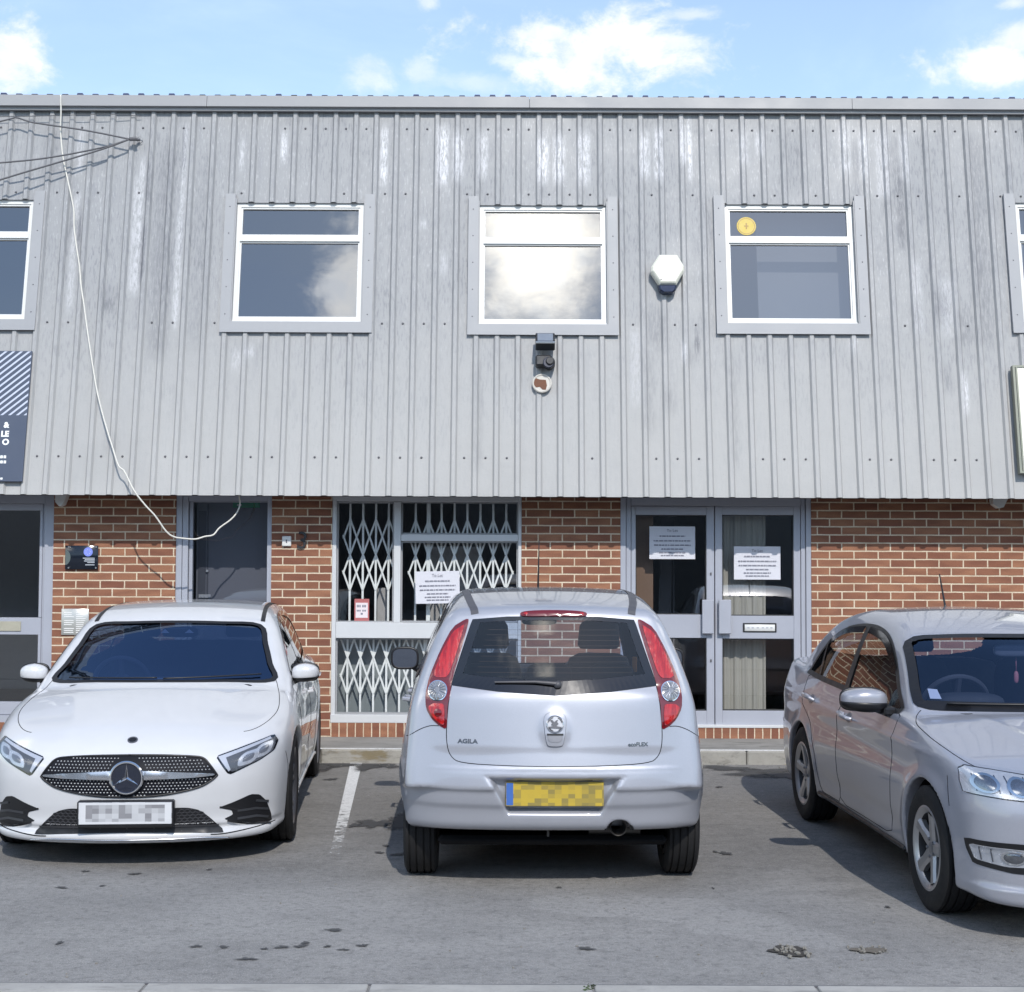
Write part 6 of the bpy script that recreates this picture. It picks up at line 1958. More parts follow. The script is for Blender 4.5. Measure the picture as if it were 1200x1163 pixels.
    wm = dict(tyre=M['tyre'], rim=M['rimdark'], hub=M['hub'], disc=M['disc'], rim_r=.235)
    for ya in P['axles']:
        for s in (1, -1): wheel(root, (s*.773, ya, .335), s, .335, .225, 5, wm, .3, 'twin')
    # cabin
    seat(root, -.37, 2.45, .52); seat(root, .37, 2.45, .52); seat(root, 0, 3.30, .55, 1.25, .55, "rear_seat", False)
    q = MB(); blob(q, (0, 1.42, .86), (.72, .34, .10), .5, .5); q.build("dashboard", M['dash'], root, smooth=True)
    steering(root, -.37, 1.86, .90)
    q = MB(); blob(q, (0, 1.98, 1.235), (.125, .02, .035), .5, .5); q.box(-.07, .07, 1.86, 1.99, 1.255, 1.275, .01); q.build("rear_view_mirror", M['dash'], root, smooth=40)
    q = MB(); q.prism([(-.115, 1.236), (-.055, 1.236), (-.085, 1.262)], 1.845, 1.850); q.prism([(.050, 1.236), (.110, 1.236), (.080, 1.262)], 1.845, 1.850); q.build("sensor_cover", plain('pale_grey_plastic', (.35, .36, .40), .5), root)
    q = MB(); q.add([(-.55, 1.30, .972), (.14, 1.16, .975), (.14, 1.175, .978), (-.55, 1.315, .975)], [(0, 1, 2, 3)]); q.build("dashboard_edge", plain('pale_edge', (.40, .42, .48), .5), root, fixn=False)
    q = MB(); blob(q, (0, 2.9, .30), (.70, 1.4, .06), .3, .3); q.build("cabin_floor", M['dash'], root, smooth=True)
    return root, car, o
build_white()

# ================================================================== silver hatchback from behind
def build_hatch():
    P = spec_hatch(); L = P['L']; car = Car(body_fn(P), L)
    root = empty("parked_car", (.166, 11.50, 0), R(181))
    tag(root, "light silver hatchback seen from behind with tall red tail lamps and yellow plate", "car", "cars parked in front of the unit")
    gl = [(0, 1.447), (.25, 1.443), (.437, 1.427), (.448, 1.40), (.492, 1.250), (.548, 1.081), (.535, 1.078), (.30, 1.052), (0, 1.034)]
    glass = gl+[(-a, b) for a, b in reversed(gl[1:-1])]
    scr = soften([(-.66, .99), (.66, .99), (.62, 1.15), (.52, 1.42), (.25, 1.475), (-.25, 1.475), (-.52, 1.42), (-.62, 1.15)], 2)
    side = soften([(1.02, 1.02), (2.0, 1.04), (2.9, 1.08), (3.18, 1.13), (3.22, 1.22), (3.0, 1.42), (2.5, 1.465), (1.9, 1.46), (1.55, 1.39), (1.2, 1.16)], 2)
    shr = lambda poly, d: [(a+(sum(p[0] for p in poly)/len(poly)-a)*d, b+(sum(p[1] for p in poly)/len(poly)-b)*d*1.6) for a, b in poly]
    def holes(c, n):
        m = inside_poly(c[:, 0], c[:, 2], [(a*.94, 1.245+(b-1.245)*.92) for a, b in glass]) & (c[:, 1] > 3.2) & (n[:, 1] > .2)
        m |= inside_poly(c[:, 0], c[:, 2], shr(scr, .03)) & (c[:, 1] < 1.8) & (n[:, 1] < -.1) & (c[:, 2] > .95)
        m |= inside_poly(c[:, 1], c[:, 2], shr(side, .02)) & (np.abs(c[:, 0]) > .40) & (np.abs(n[:, 0]) > .5)
        return m
    tg = [(.437, 1.43), (.50, 1.235), (.556, 1.06), (.572, .86), (.568, .77), (.548, .715), (.50, .683), (.25, .674), (0, .672)]
    tgp = soften(tg, 2, False); tgp = tgp+[(-a, b) for a, b in reversed(tgp)]
    fd = [(1.05, 1.0), (2.05, 1.03), (2.05, .60), (2.0, .24), (1.12, .24), (1.05, .60)]
    rdr = [(2.05, 1.03), (2.95, 1.07), (2.80, .80), (2.70, .62), (2.66, .24), (2.0, .24), (2.05, .60)]
    cut = lambda poly, s: (lambda c, n: inside_poly(c[:, 1], c[:, 2], poly) & (c[:, 0]*s > .5) & (n[:, 0]*s > .25))
    rules = [(1, lambda c, n: inside_poly(c[:, 0], c[:, 2], tgp) & (c[:, 1] > 3.3) & (n[:, 1] > .1)),
             (2, cut(fd, 1)), (3, cut(fd, -1)), (4, cut(rdr, 1)), (5, cut(rdr, -1)),
             (6, lambda c, n: (c[:, 1] > 3.25) & (c[:, 2] < .69+.25*(np.abs(c[:, 0])-.57)*(np.abs(c[:, 0]) > .57)*2.0)),
             (7, lambda c, n: (c[:, 1] < .5) & (c[:, 2] < .60)),
             (8, lambda c, n: (c[:, 1] < 1.0) & (n[:, 2] > .5) & (np.abs(c[:, 0]) < .66)),
             (9, lambda c, n: (c[:, 2] > 1.40) & (n[:, 2] > .70) & (np.abs(c[:, 0]) < .50))]
    def mats(c, n):
        m = well_mat(P, 1.68)(c, n)
        m[(c[:, 1] > 3.3) & (n[:, 2] < -.95) & (c[:, 2] < .36)] = 1
        return m
    o = body_meshes(car, .0135, split_fn(rules), ([SILVER_P, M['well']], mats), root, 1.68, 1.60,
                names=['body', 'tailgate', 'door', 'door', 'door', 'door', 'bumper', 'bumper', 'bonnet', 'roof'], holes=holes)
    tgo = o[1]
    rw = car.patch("rear_window", glass, 'rear', M['backglass'], tgo, .001, 0, .04)
    fr_ = MB()
    # broad dark border of the glass, wider at the foot
    def band(outer, inner, mb, lift):
        n_ = len(outer); p1, n1 = car.onto(outer, 'rear', lift); p2, n2 = car.onto(inner, 'rear', lift); b = len(mb.v)
        mb.v += [tuple(v) for v in p1]+[tuple(v) for v in p2]
        for i in range(n_):
            mb.f.append((b+i, b+(i+1) % n_, b+n_+(i+1) % n_, b+n_+i)); mb.m.append(0)
    go = densify(glass, .03)
    def inn(p):
        a, b = p
        zb = 1.112 if b < 1.2 else b
        t = (b-1.034)/(1.447-1.034)
        nb = 1.104+(1.425-1.104)*t if True else b
        return (a*(.905-.02*(1-t)), nb)
    gi = [inn(p) for p in go]
    band(go, gi, fr_, .003)
    fr_.build("glass_border", M['gloss'], rw, fixn=False)
    hd = MB()
    for k in range(9):
        z = 1.15+.028*k; x = .43-.28*(z-1.10)
        car.line([(-x, z), (x, z)], 'rear', .0007, .000, hd, step=.08, n=4)
    absorb(rw, hd.build("heater_wires", plain('heater_wire', (.10, .07, .05), .7)))
    # tail lamps
    tl = [(.455, 1.428), (.475, 1.428), (.545, 1.385), (.610, 1.262), (.668, 1.118), (.686, 1.030), (.682, .960), (.650, .905), (.612, .872), (.570, .852), (.566, .905), (.565, .978), (.552, 1.030), (.549, 1.08), (.532, 1.15), (.500, 1.255), (.468, 1.372)]
    up = [p for p in tl]
    for s in (1, -1):
        q = soften([(a*s, b) for a, b in tl], 1, q=.2)
        t_ = car.patch("tail_lamp", q, 'rear', M['reddark'], root, .004, .012, .018, dome=.006)
        ins_ = [(.478, 1.400), (.540, 1.360), (.600, 1.250), (.645, 1.130), (.622, 1.116), (.575, 1.118), (.556, 1.140), (.518, 1.255), (.485, 1.372)]
        car.patch("upper_lens", soften([(a*s, b) for a, b in ins_], 1, q=.15), 'rear', M['red'], t_, .0125, .004, .015, dome=.004)
        low_ = [(.582, .985), (.640, .985), (.668, .965), (.645, .918), (.612, .888), (.582, .872), (.578, .92)]
        car.patch("lower_lens", soften([(a*s, b) for a, b in low_], 1, q=.15), 'rear', M['red'], t_, .0125, .004, .015, dome=.003)
        c_ = (.617*s, 1.050); r_ = .051
        circ = [(c_[0]+r_*math.cos(a), c_[1]+r_*1.03*math.sin(a)) for a in [2*math.pi*i/32 for i in range(32)]]
        w1 = car.patch("reversing_lamp", circ, 'rear', M['chrome'], t_, .014, .006, .012, dome=.004)
        circ2 = [(c_[0]+(a-c_[0])*.90, c_[1]+(b-c_[1])*.90) for a, b in circ]
        car.patch("clear_lens", circ2, 'rear', plain('frosted_lamp_lens', (.30, .30, .31), .16, .35, .3, 45, coat=1.0), w1, .019, .004, .010, dome=.006)
        rb = MB()
        for k in range(16):
            a = 2*math.pi*k/16
            pq, nq = car.onto([(c_[0]+.014*math.cos(a), c_[1]+.014*math.sin(a)), (c_[0]+.047*math.cos(a), c_[1]+.047*math.sin(a))], 'rear', .0265)
            rb.tube([tuple(v) for v in pq], .0016, 4)
        absorb(w1, rb.build("lens_ribs", M['satin']))
        if s > 0:
            cc_ = (.612, .938); circ = [(cc_[0]+.020*math.cos(a), cc_[1]+.020*math.sin(a)) for a in [2*math.pi*i/20 for i in range(20)]]
            car.patch("fog_lamp_bulb", circ, 'rear', M['reddark'], t_, .018, .003, .01, dome=.005)
    # high brake lamp
    bk = soften([(-.185, 1.452), (-.165, 1.468), (0, 1.474), (.165, 1.468), (.185, 1.452), (.165, 1.441), (0, 1.444), (-.165, 1.441)], 2)
    hb = car.patch("high_brake_lamp", bk, 'rear', M['reddark'], tgo, .012, .02, .012, dome=.004)
    for s in (-1, 1):
        car.patch("lamp_glint", [(s*.15+.012*math.cos(a), 1.4535+.006*math.sin(a)) for a in [2*math.pi*i/12 for i in range(12)]], 'rear', M['red'], hb, .018, .003, .01, dome=.002)
    # seams
    seam(car, root, tgp[2:-2], 'rear', .0026)
    for v in ('right', 'left'):
        for poly in (fd, rdr): seam(car, root, soften(poly, 1, q=.10), v, .0026, True)
    for s in (1, -1):
        seam(car, root, smooth_line([(s*.612, .870), (s*.66, .868), (s*.72, .845), (s*.79, .800)], 5), 'rear', .0026)
    seam(car, root, [(3.05, .62), (3.16, .80), (3.22, .93)], 'right', .0026); seam(car, root, [(3.05, .62), (3.16, .80), (3.22, .93)], 'left', .0026)
    for s in (1, -1):
        rdm = MB(); car.ribbon(smooth_line([(s*.425, 3.47), (s*.450, 3.3), (s*.478, 2.9), (s*.495, 2.4), (s*.50, 1.8)], 6), 'top', .042, rdm, .0025)
        rdm.build("roof_strip", plain('dark_grey_rubber', (.075, .075, .085), .6), o[9], fixn=False)
    # badge
    def disc_on(name, cx, cz, r, mat, par, lift, prof=None, n=36):
        p, nn = car.onto([(cx, cz)], 'rear', lift)
        b = MB(); b.T = Matrix.Translation(p[0]) @ Matrix.Rotation(math.atan2(nn[0][2], nn[0][1])*1.0, 4, 'X')
        b.lathe(prof or [(-.004, r), (.003, r*.99), (.005, r*.92), (.005, 0)], n, 'y'); b.T = None
        return b.build(name, mat, par, smooth=40), p[0], nn[0]
    handle = soften([(-.058, .915), (-.045, .940), (0, .955), (.045, .940), (.058, .915), (.055, .86), (.042, .785), (.030, .775), (-.030, .775), (-.042, .785), (-.055, .86)], 2)
    hs = car.patch("badge_handle", handle, 'rear', SILVER_P, tgo, .009, .014, .012, dome=.003)
    lipm = MB(); car.line(handle, 'rear', .0028, .004, lipm, True, .01); lipm.build("handle_gap", plain('soft_grey_gap', (.10, .10, .115), .6), hs)
    rec = soften([(-.044, .838), (.044, .838), (.033, .795), (-.033, .795)], 2)
    car.patch("grip_recess", rec, 'rear', plain('recess_grey', (.22, .225, .25), .5), hs, .0135, .004, .01)
    tp = MB(); car.ribbon([(-.043, .8345), (.043, .8345)], 'rear', .010, tp, .0150, .01); tp.build("grip_shadow_gap", M['trim'], hs, fixn=False)
    bd, bp, bn = disc_on("round_emblem", 0, .888, .046, M['satin'], tgo, .0125, [(0, .047), (.004, .0465), (.006, .043), (.004, .040), (.003, .039)])
    disc_on("emblem_face", 0, .888, .040, plain('pale_emblem_face', (.50, .51, .54), .4, .1), bd, .0150, [(0, .040), (.0008, .02), (.001, 0)])
    q = MB()
    # a small winged beast in relief: body, head, wing and pedestal bar
    q.prism([(.030, -.020), (-.028, -.022), (-.032, -.014), (-.006, -.010), (-.018, .002), (-.010, .012), (-.016, .022), (-.004, .020), (.004, .010), (.016, .024), (.026, .020), (.016, .006), (.022, -.004), (.010, -.010), (.030, -.013)], 0, .003)
    gq = q.build("emblem_relief", plain('dark_relief', (.13, .13, .14), .35, .4), bd)
    gq.data.transform(Matrix.Translation(Vector(bp)+Vector((0, .0045, 0))) @ Matrix.Rotation(math.atan2(bn[2], bn[1]), 4, 'X'))
    for j, (a0_, a1_) in enumerate(((.3, 1.3), (2.0, 2.9), (3.6, 4.2), (5.0, 5.9))):
        q = MB(); 
        pts_ = arc(0, 0, .036, a0_, a1_, 8); q.T = Matrix.Translation(Vector(bp)+Vector((0, .0048, 0))) @ Matrix.Rotation(math.atan2(bn[2], bn[1]), 4, 'X')
        q.tube([(a, 0, b) for a, b in pts_], .0022, 5); q.T = None
        q.build("emblem_script", plain('dark_relief_ring', (.14, .14, .15), .35, .4), bd)
    # model lettering
    def rtext(name, txt, x, z, size, mat, bold=.0015, k=(1, 1)):
        p, nn = car.onto([(x, z)], 'rear', .0015)
        tang = car.onto([(x+.05, z), (x-.05, z)], 'rear')[0]
        ex = Vector(tang[1]-tang[0]).normalized(); ey = (Vector((0, 0, 1))-Vector(nn[0])*Vector(nn[0]).z).normalized(); ez = ex.cross(ey)
        Mx = Matrix(((ex.x*k[0], ey.x*k[1], ez.x, p[0][0]), (ex.y*k[0], ey.y*k[1], ez.y, p[0][1]), (ex.z*k[0], ey.z*k[1], ez.z, p[0][2]), (0, 0, 0, 1)))
        return text_mesh(name, txt, size, mat, tgo, Mx, 'CENTER', .002, bold)
    rtext("model_lettering", "AGILA", .458, .795, .030, plain('smoked_chrome', (.16, .16, .17), .25, .8), .0010, (1.25, 1))
    rtext("trim_lettering", "ecoFLEX", -.438, .781, .028, plain('smoked_chrome_two', (.17, .18, .18), .25, .8), .0006, (1.05, 1))
    # plate
    pc, pn = car.onto([(0, .525)], 'rear')
    pe = empty("number_plate", (0, pc[0][1]+.014, .525), 0, root); pe.rotation_euler = (R(4), 0, 0)
    q = MB(); q.box(-.257, .257, -.004, .004, -.063, .063, .002); q.build("plate", plate_mat('yellow_plate', (.47, .34, .045), 5.0, (.25, .20, .06), .46, .09, (13, 4)), pe)
    q = MB(); q.box(.218, .254, .0042, .0052, -.058, .058); q.build("blue_band", plain('plate_blue', (.05, .13, .40), .35), pe)
    pw_ = MB(); pw_.box(-.20, .20, -.01, .02, .070, .084, .004); pw_.build("plate_lamp_strip", M['trim'], pe)
    # exhaust
    q = MB(); q.T = Matrix.Translation((-.342, 3.50, .335)); q.lathe([(-.25, .030), (.05, .036), (.115, .040), (.118, .044), (.110, .046), (-.25, .040)], 28, 'y'); q.T = None
    q.build("exhaust_pipe", plain('sooty_steel', (.07, .065, .06), .35, .8, .3, 20), root, smooth=40)
    cu_ = [(-.342+.075*math.cos(a), .352+.055*math.sin(a)) for a in [math.pi*i/16 for i in range(17)]]
    q = MB(); q.tube([(-.27, 3.655, .330), (-.285, 3.66, .372), (-.342, 3.665, .392), (-.40, 3.66, .372), (-.415, 3.655, .330)], .007, 6); q.build("exhaust_surround", M['trim'], root, smooth=True)
    q = MB(); q.tube([(.03, 3.60, .34), (.03, 3.60, .285)], .007, 6); q.build("tow_eye", M['disc'], root)
    q = MB(); q.tube([(-.48, 3.36, .285), (-.20, 3.36, .285)], .055, 12); q.build("silencer_box", M['disc'], root, smooth=40)
    # under tray
    q = MB(); q.box(-.62, .62, .6, 3.45, .21, .26, .02); q.box(-.55, .55, 3.0, 3.22, .17, .24, .02); q.build("underbody", M['well'], root)
    # wiper
    w_ = MB(); p1, n1 = car.onto([(-.012, 1.088), (.10, 1.098), (.315, 1.094)], 'rear', .018)
    w_.tube([tuple(v) for v in p1], .008, 8, radii=[.012, .008, .005])
    pv, nv_ = car.onto([(-.016, 1.086)], 'rear', .008); w_.T = Matrix.Translation(pv[0]); w_.lathe([(-.01, .022), (.012, .020), (.020, .012), (.022, 0)], 16, 'y'); w_.T = None
    w_.build("rear_wiper", plain('wiper_grey', (.06, .06, .068), .5), rw, smooth=40)
    # side glass and mirrors
    for s, v in ((1, 'right'), (-1, 'left')):
        dr = o[2 if s > 0 else 3]
        car.patch("window", side, v, M['sideglass'], dr, -.003, 0, .05)
        tb = MB(); ring(car, side, v, .045, tb, .003); car.ribbon([(2.05, 1.04), (2.05, 1.465)], v, .08, tb, .0035); car.ribbon([(2.85, 1.07), (2.82, 1.44)], v, .06, tb, .0035); tb.build("window_trim", M['trim'], dr, fixn=False)
        for k_, (ya, zz) in enumerate(((1.86, .90), (2.72, .93))):
            p, n = car.onto([(ya-.07, zz), (ya+.07, zz)], v); V_ = [Vector(x) for x in p]; N_ = [Vector(x) for x in n]
            h = MB(); h.tube([V_[0]+N_[0]*.006, V_[0]+N_[0]*.04, V_[1]+N_[1]*.04, V_[1]+N_[1]*.006], .013, 8); h.build("handle", SILVER_P, dr if k_ == 0 else o[4 if s > 0 else 5], smooth=40)
        wing_mirror(root, s*.935, 1.00, 1.055, s, (.098, .075, .082), M['trim'], False, arm_x=.06)
        q = MB(); q.lathe([(0, .03), (.012, .028), (.018, .02), (.02, 0)], 14, 'x'); 
    ws = car.patch("windscreen", scr, 'front', M['screen'], root, -.003, 0, .06)
    tb = MB(); ring(car, scr, 'front', .06, tb, .003); tb.build("windscreen_border", M['trim'], ws, fixn=False)
    # aerial
    p, n = car.onto([(.02, 1.65)], 'top'); b0_ = Vector(p[0])
    q = MB(); q.tube([b0_-Vector((0, 0, .01)), b0_+Vector((0, .02, .02)), b0_+Vector((-.0, .20, .36))], .004, 6, radii=[.012, .008, .0028]); q.build("aerial", M['trim'], root, smooth=True)
    wm = dict(tyre=M['tyre'], rim=M['rim'], hub=M['hub'], disc=M['disc'], rim_r=.195)
    for ya in P['axles']:
        for s in (1, -1): wheel(root, (s*.718, ya, .297), s, .297, .185, 5, wm, .2)
    seat(root, -.35, 1.95, .56, .48, .60); seat(root, .35, 1.95, .56, .48, .60)
    rs = seat(root, 0, 2.80, .56, 1.16, .47, "rear_seat", False)
    for x in (-.36, 0, .36):
        q = MB(); blob(q, (x, .16, .52), (.13, .05, .075), .5, .5); q.build("headrest", M['seat'], rs, smooth=True)
    q = MB(); blob(q, (0, .92, .90), (.66, .30, .10), .5, .5); q.build("dashboard", M['dash'], root, smooth=True)
    q = MB(); q.box(-.60, .60, 3.05, 3.45, .95, .965, .005); q.build("parcel_shelf", M['dash'], root)
    steering(root, -.35, 1.34, .93)
    q = MB(); blob(q, (0, 1.38, 1.34), (.12, .02, .035), .5, .5); q.build("rear_view_mirror", M['dash'], root, smooth=True)
    q = MB(); blob(q, (0, 1.9, .26), (.68, 1.3, .05), .3, .3); q.build("cabin_floor", M['dash'], root, smooth=True)
    q = MB()
    for s in (1, -1): q.box(s*.50-.014, s*.50+.014, 2.88, 2.90, 1.10, 1.19, .004)
    q.build("belt_guides", plain('amber_plastic', (.45, .18, .05), .5), root)
    return root, car, o
build_hatch()

# ================================================================== silver saloon
def build_saloon():
    P = spec_saloon(); L = P['L']; car = Car(body_fn(P), L)
    root = empty("parked_car", (2.99, 6.68, 0), R(2.9))
    tag(root, "silver grey saloon with five spoke alloy wheels and a pink charm behind its windscreen", "car", "cars parked in front of the unit")
    scr = soften([(-.755, .966), (-.40, .966), (.40, .966), (.755, .966), (.735, 1.06), (.692, 1.175), (.636, 1.318), (.30, 1.335), (-.30, 1.335), (-.636, 1.318), (-.692, 1.175), (-.735, 1.06)], 2, q=.18)
    side = smooth_line([(1.46, .932), (1.9, .942), (2.5, .960), (3.0, .973), (3.52, .990), (3.56, 1.01), (3.45, 1.13), (3.33, 1.215), (3.15, 1.282), (2.95, 1.322), (2.70, 1.342), (2.45, 1.340), (2.22, 1.312), (2.02, 1.255), (1.80, 1.155), (1.60, 1.030)], 4, True)
    rear = soften([(-.60, 1.06), (.60, 1.06), (.50, 1.30), (.40, 1.345), (-.40, 1.345), (-.50, 1.30)], 2)
    shr = lambda poly, d: [(a+(sum(p[0] for p in poly)/len(poly)-a)*d, b+(sum(p[1] for p in poly)/len(poly)-b)*d*1.6) for a, b in poly]
    def holes(c, n):
        m = inside_poly(c[:, 0], c[:, 2], shr(scr, .026)) & (c[:, 1] < 2.1) & (n[:, 1] < -.15) & (c[:, 2] > .95)
        m |= inside_poly(c[:, 1], c[:, 2], shr(side, .02)) & (np.abs(c[:, 0]) > .45) & (np.abs(n[:, 0]) > .5)
        m |= inside_poly(c[:, 0], c[:, 2], shr(rear, .03)) & (c[:, 1] > 3.0) & (n[:, 1] > .1) & (n[:, 2] > .3)
        return m
    bon = smooth_line([(0, .085), (.30, .095), (.56, .155), (.70, .28), (.79, .50), (.828, .80), (.826, 1.05), (.795, 1.19), (.735, 1.29), (.60, 1.22), (0, 1.10)], 6)
    bonp = bon+[(-a, b) for a, b in reversed(bon)]
    fd = [(1.40, .93), (2.50, .955), (2.56, .78), (2.58, .60), (2.56, .26), (1.50, .26), (1.45, .50), (1.42, .75)]
    rdr = [(2.50, .955), (3.52, .985), (3.42, .80), (3.20, .68), (3.08, .50), (3.02, .30), (2.98, .26), (2.56, .26), (2.58, .60), (2.56, .78)]
    cut = lambda poly, s: (lambda c, n: inside_poly(c[:, 1], c[:, 2], poly) & (c[:, 0]*s > .5) & (n[:, 0]*s > .25))
    rules = [(1, lambda c, n: inside_poly(c[:, 0], c[:, 1], bonp) & (n[:, 2] > .3) & (c[:, 2] > .68)),
             (2, cut(fd, 1)), (3, cut(fd, -1)), (4, cut(rdr, 1)), (5, cut(rdr, -1)),
             (6, lambda c, n: (c[:, 1] < .62) & (c[:, 2] < .60+.20*c[:, 1])),
             (7, lambda c, n: (c[:, 1] > 4.1) & (c[:, 2] < .62)),
             (8, lambda c, n: (c[:, 2] > 1.25) & (n[:, 2] > .75) & (np.abs(c[:, 0]) < .56)),
             (9, lambda c, n: (c[:, 1] > 3.95) & (np.abs(c[:, 0]) < .66) & (n[:, 2] > .2))]
    o = body_meshes(car, HC, split_fn(rules), ([GREY_P, M['well']], well_mat(P, 1.706)), root, 1.706, 1.47,
                names=['body', 'bonnet', 'door', 'door', 'door', 'door', 'bumper', 'bumper', 'roof', 'boot_lid'], holes=holes)
    ws = car.patch("windscreen", scr, 'front', M['screen'], root, -.003, 0, .05)
    tb = MB(); ring(car, shr(scr, .026), 'front', .056, tb, .003); car.ribbon([(-.70, .985), (0, .985), (.70, .985)], 'front', .06, tb, .0025); tb.build("windscreen_border", M['trim'], ws, fixn=False)
    st = MB(); p, n = car.onto([(-.665, 1.02), (-.61, 1.02), (-.61, 1.065), (-.655, 1.068)], 'front', -.010); st.add([tuple(v) for v in p], [(0, 1, 2, 3)]); st.build("permit_sticker", M['paper'], ws, fixn=False)
    car.patch("rear_window", rear, 'rear', M['backglass'], root, -.003, 0, .06)
    for s, v in ((1, 'right'), (-1, 'left')):
        dr, dr2 = o[2 if s > 0 else 3], o[4 if s > 0 else 5]
        car.patch("window", side, v, M['sideglass'], dr, -.003, 0, .05)
        tb = MB(); ring(car, side, v, .034, tb, .003); car.ribbon([(2.53, .955), (2.62, 1.345)], v, .085, tb, .0035); car.ribbon([(3.22, .975), (3.36, 1.20)], v, .030, tb, .0035)
        tb.build("window_trim", M['trim'], dr, fixn=False)
        # rain deflectors above the glass
        df = MB(); car.ribbon(smooth_line([(1.78, 1.125), (2.0, 1.225), (2.20, 1.285), (2.45, 1.315), (2.56, 1.318)], 5), v, .045, df, .010); car.ribbon(smooth_line([(2.66, 1.318), (2.95, 1.300), (3.15, 1.260), (3.30, 1.205)], 5), v, .045, df, .010)
        df.build("wind_deflector", M['gloss'], dr, fixn=False)
        for ya, zz, dd in ((2.32, .810, dr), (3.22, .838, dr2)):
            p, n = car.onto([(ya-.085, zz-.004), (ya+.085, zz+.004)], v); V_ = [Vector(x) for x in p]; N_ = [Vector(x) for x in n]
            h = MB(); h.tube([V_[0]+N_[0]*.004, V_[0]+N_[0]*.030, V_[0].lerp(V_[1], .5)+N_[0]*.040, V_[1]+N_[1]*.034, V_[1]+N_[1]*.004], .014, 8, radii=[.012, .013, .014, .017, .016]); h.build("handle", GREY_P, dd, smooth=50)
            cup = [(ya-.02+.055*math.cos(a), zz+.030*math.sin(a)) for a in [2*math.pi*i/20 for i in range(20)]]
            car.patch("handle_cup", cup, v, plain('handle_shade', (.16, .165, .19), .4, .4), dd, .0012, .004, .02)
        sk = MB(); car.line([(1.24, .232), (2.2, .235), (3.06, .245)], v, .012, .004, sk); sk.build("sill", M['trim'], root, smooth=True)
    seam(car, root, bon[:-12], 'top', .0026); seam(car, root, mirrorx(bon[:-12]), 'top', .0026)
    for v in ('right', 'left'):
        for poly in (fd, rdr): seam(car, root, soften(poly, 1, q=.10), v, .0026, True)
        seam(car, root, [(.53, .575), (.55, .64), (.57, .715)], v, .0026)
        seam(car, root, [(4.05, .60), (4.20, .62), (4.4, .63)], v, .0026)
        q_ = [(3.90+.0, .72), (3.98, .72), (3.98, .84), (3.90, .84)]
    # bright strip at the window foot
    # headlamps
    for s in (1, -1):
        hl = soften([(.824, .766), (.80, .782), (.70, .774), (.60, .764), (.48, .744), (.455, .715), (.50, .668), (.60, .650), (.70, .654), (.826, .660), (.829, .71)], 1, q=.08)
        h = car.patch("headlight", [(a*s, b) for a, b in hl], 'front', M['trim'], root, .001, .012, .014)
        inn_ = [(.822, .761), (.80, .776), (.70, .769), (.60, .758), (.485, .739), (.464, .713), (.505, .674), (.60, .656), (.70, .659), (.823, .665), (.826, .71)]
        rf = car.patch("reflector_bowl", [(a*s, b) for a, b in inn_], 'front', M['reflector'], h, .004, .004, .012)
        for cx, cz, r_ in ((.755, .714, .040), (.640, .708, .040), (.545, .704, .028)):
            circ = [(s*(cx+r_*1.15*math.cos(a)), cz+r_*math.sin(a)) for a in [2*math.pi*i/24 for i in range(24)]]
            b_ = car.patch("lamp_ring", circ, 'front', M['chrome'], rf, .010, .005, .012)
            circ = [(s*(cx+r_*.85*math.cos(a)), cz+r_*.75*math.sin(a)) for a in [2*math.pi*i/24 for i in range(24)]]
            car.patch("lamp_bulb", circ, 'front', plain('lamp_bowl_grey', (.30, .31, .34), .12, .9, .5, 60), b_, .0125, .002, .012, dome=.006)
        ex = MB()
        for k in range(9):
            xx = .50+.036*k
            car.ribbon([(s*xx, .678), (s*(xx+.004), .75)], 'front', .005, ex, .0062, .02)
        absorb(rf, ex.build("reflector_flutes", plain('flute_grey', (.22, .23, .26), .15, .9), fixn=False))
        car.patch("indicator", [(a*s, b) for a, b in [(.47, .712), (.56, .676), (.60, .664), (.64, .672), (.56, .694)]], 'front', plain('amber_lens', (.42, .20, .10), .15, 0, .2, 30, coat=1), h, .0075, .002, .015)
        car.patch("lens", [(a*s, b) for a, b in hl], 'front', M['lens'], h, .016, 0, .02)
        fg = [(.827, .452), (.68, .462), (.50, .464), (.42, .455), (.44, .335), (.67, .322), (.80, .338), (.815, .39)]
        f_ = car.patch("fog_lamp_surround", soften([(a*s, b) for a, b in fg], 1, q=.08), 'front', M['trim'], root, .003, .012, .02)
        fl = [(.812, .430), (.70, .436), (.56, .436), (.55, .362), (.70, .350), (.795, .362)]
        fo = car.patch("fog_lamp", soften([(a*s, b) for a, b in fl], 1, q=.08), 'front', M['reflector'], f_, .006, .004, .016)
        circ = [(s*(.672+.046*math.cos(a)), .395+.034*math.sin(a)) for a in [2*math.pi*i/28 for i in range(28)]]
        fr2 = car.patch("lamp_ring", circ, 'front', M['chrome'], fo, .010, .004, .010)
        circ = [(s*(.672+.036*math.cos(a)), .395+.026*math.sin(a)) for a in [2*math.pi*i/28 for i in range(28)]]
        car.patch("lamp_bulb", circ, 'front', plain('fog_bowl_grey', (.20, .21, .23), .15, .8, .6, 70), fr2, .012, .002, .010, dome=.006)
        q = MB()
        for k in range(7):
            xx = .572+.034*k
            if abs(xx-.672) < .05: continue
            car.ribbon([(s*xx, .364), (s*(xx+.010), .428)], 'front', .006, q, .0085, .02)
        absorb(fo, q.build("fog_lamp_flutes", plain('facet_dark', (.16, .165, .19), .2, .7), fixn=False))
        car.patch("fog_lens", soften([(a*s, b) for a, b in fl], 1, q=.08), 'front', M['lens'], f_, .014, 0, .02)
    # grille between the lamps, lower intake, plate
    gr = [(0, .735), (.30, .728), (.44, .715), (.46, .70), (.42, .640), (.30, .612), (0, .606)]
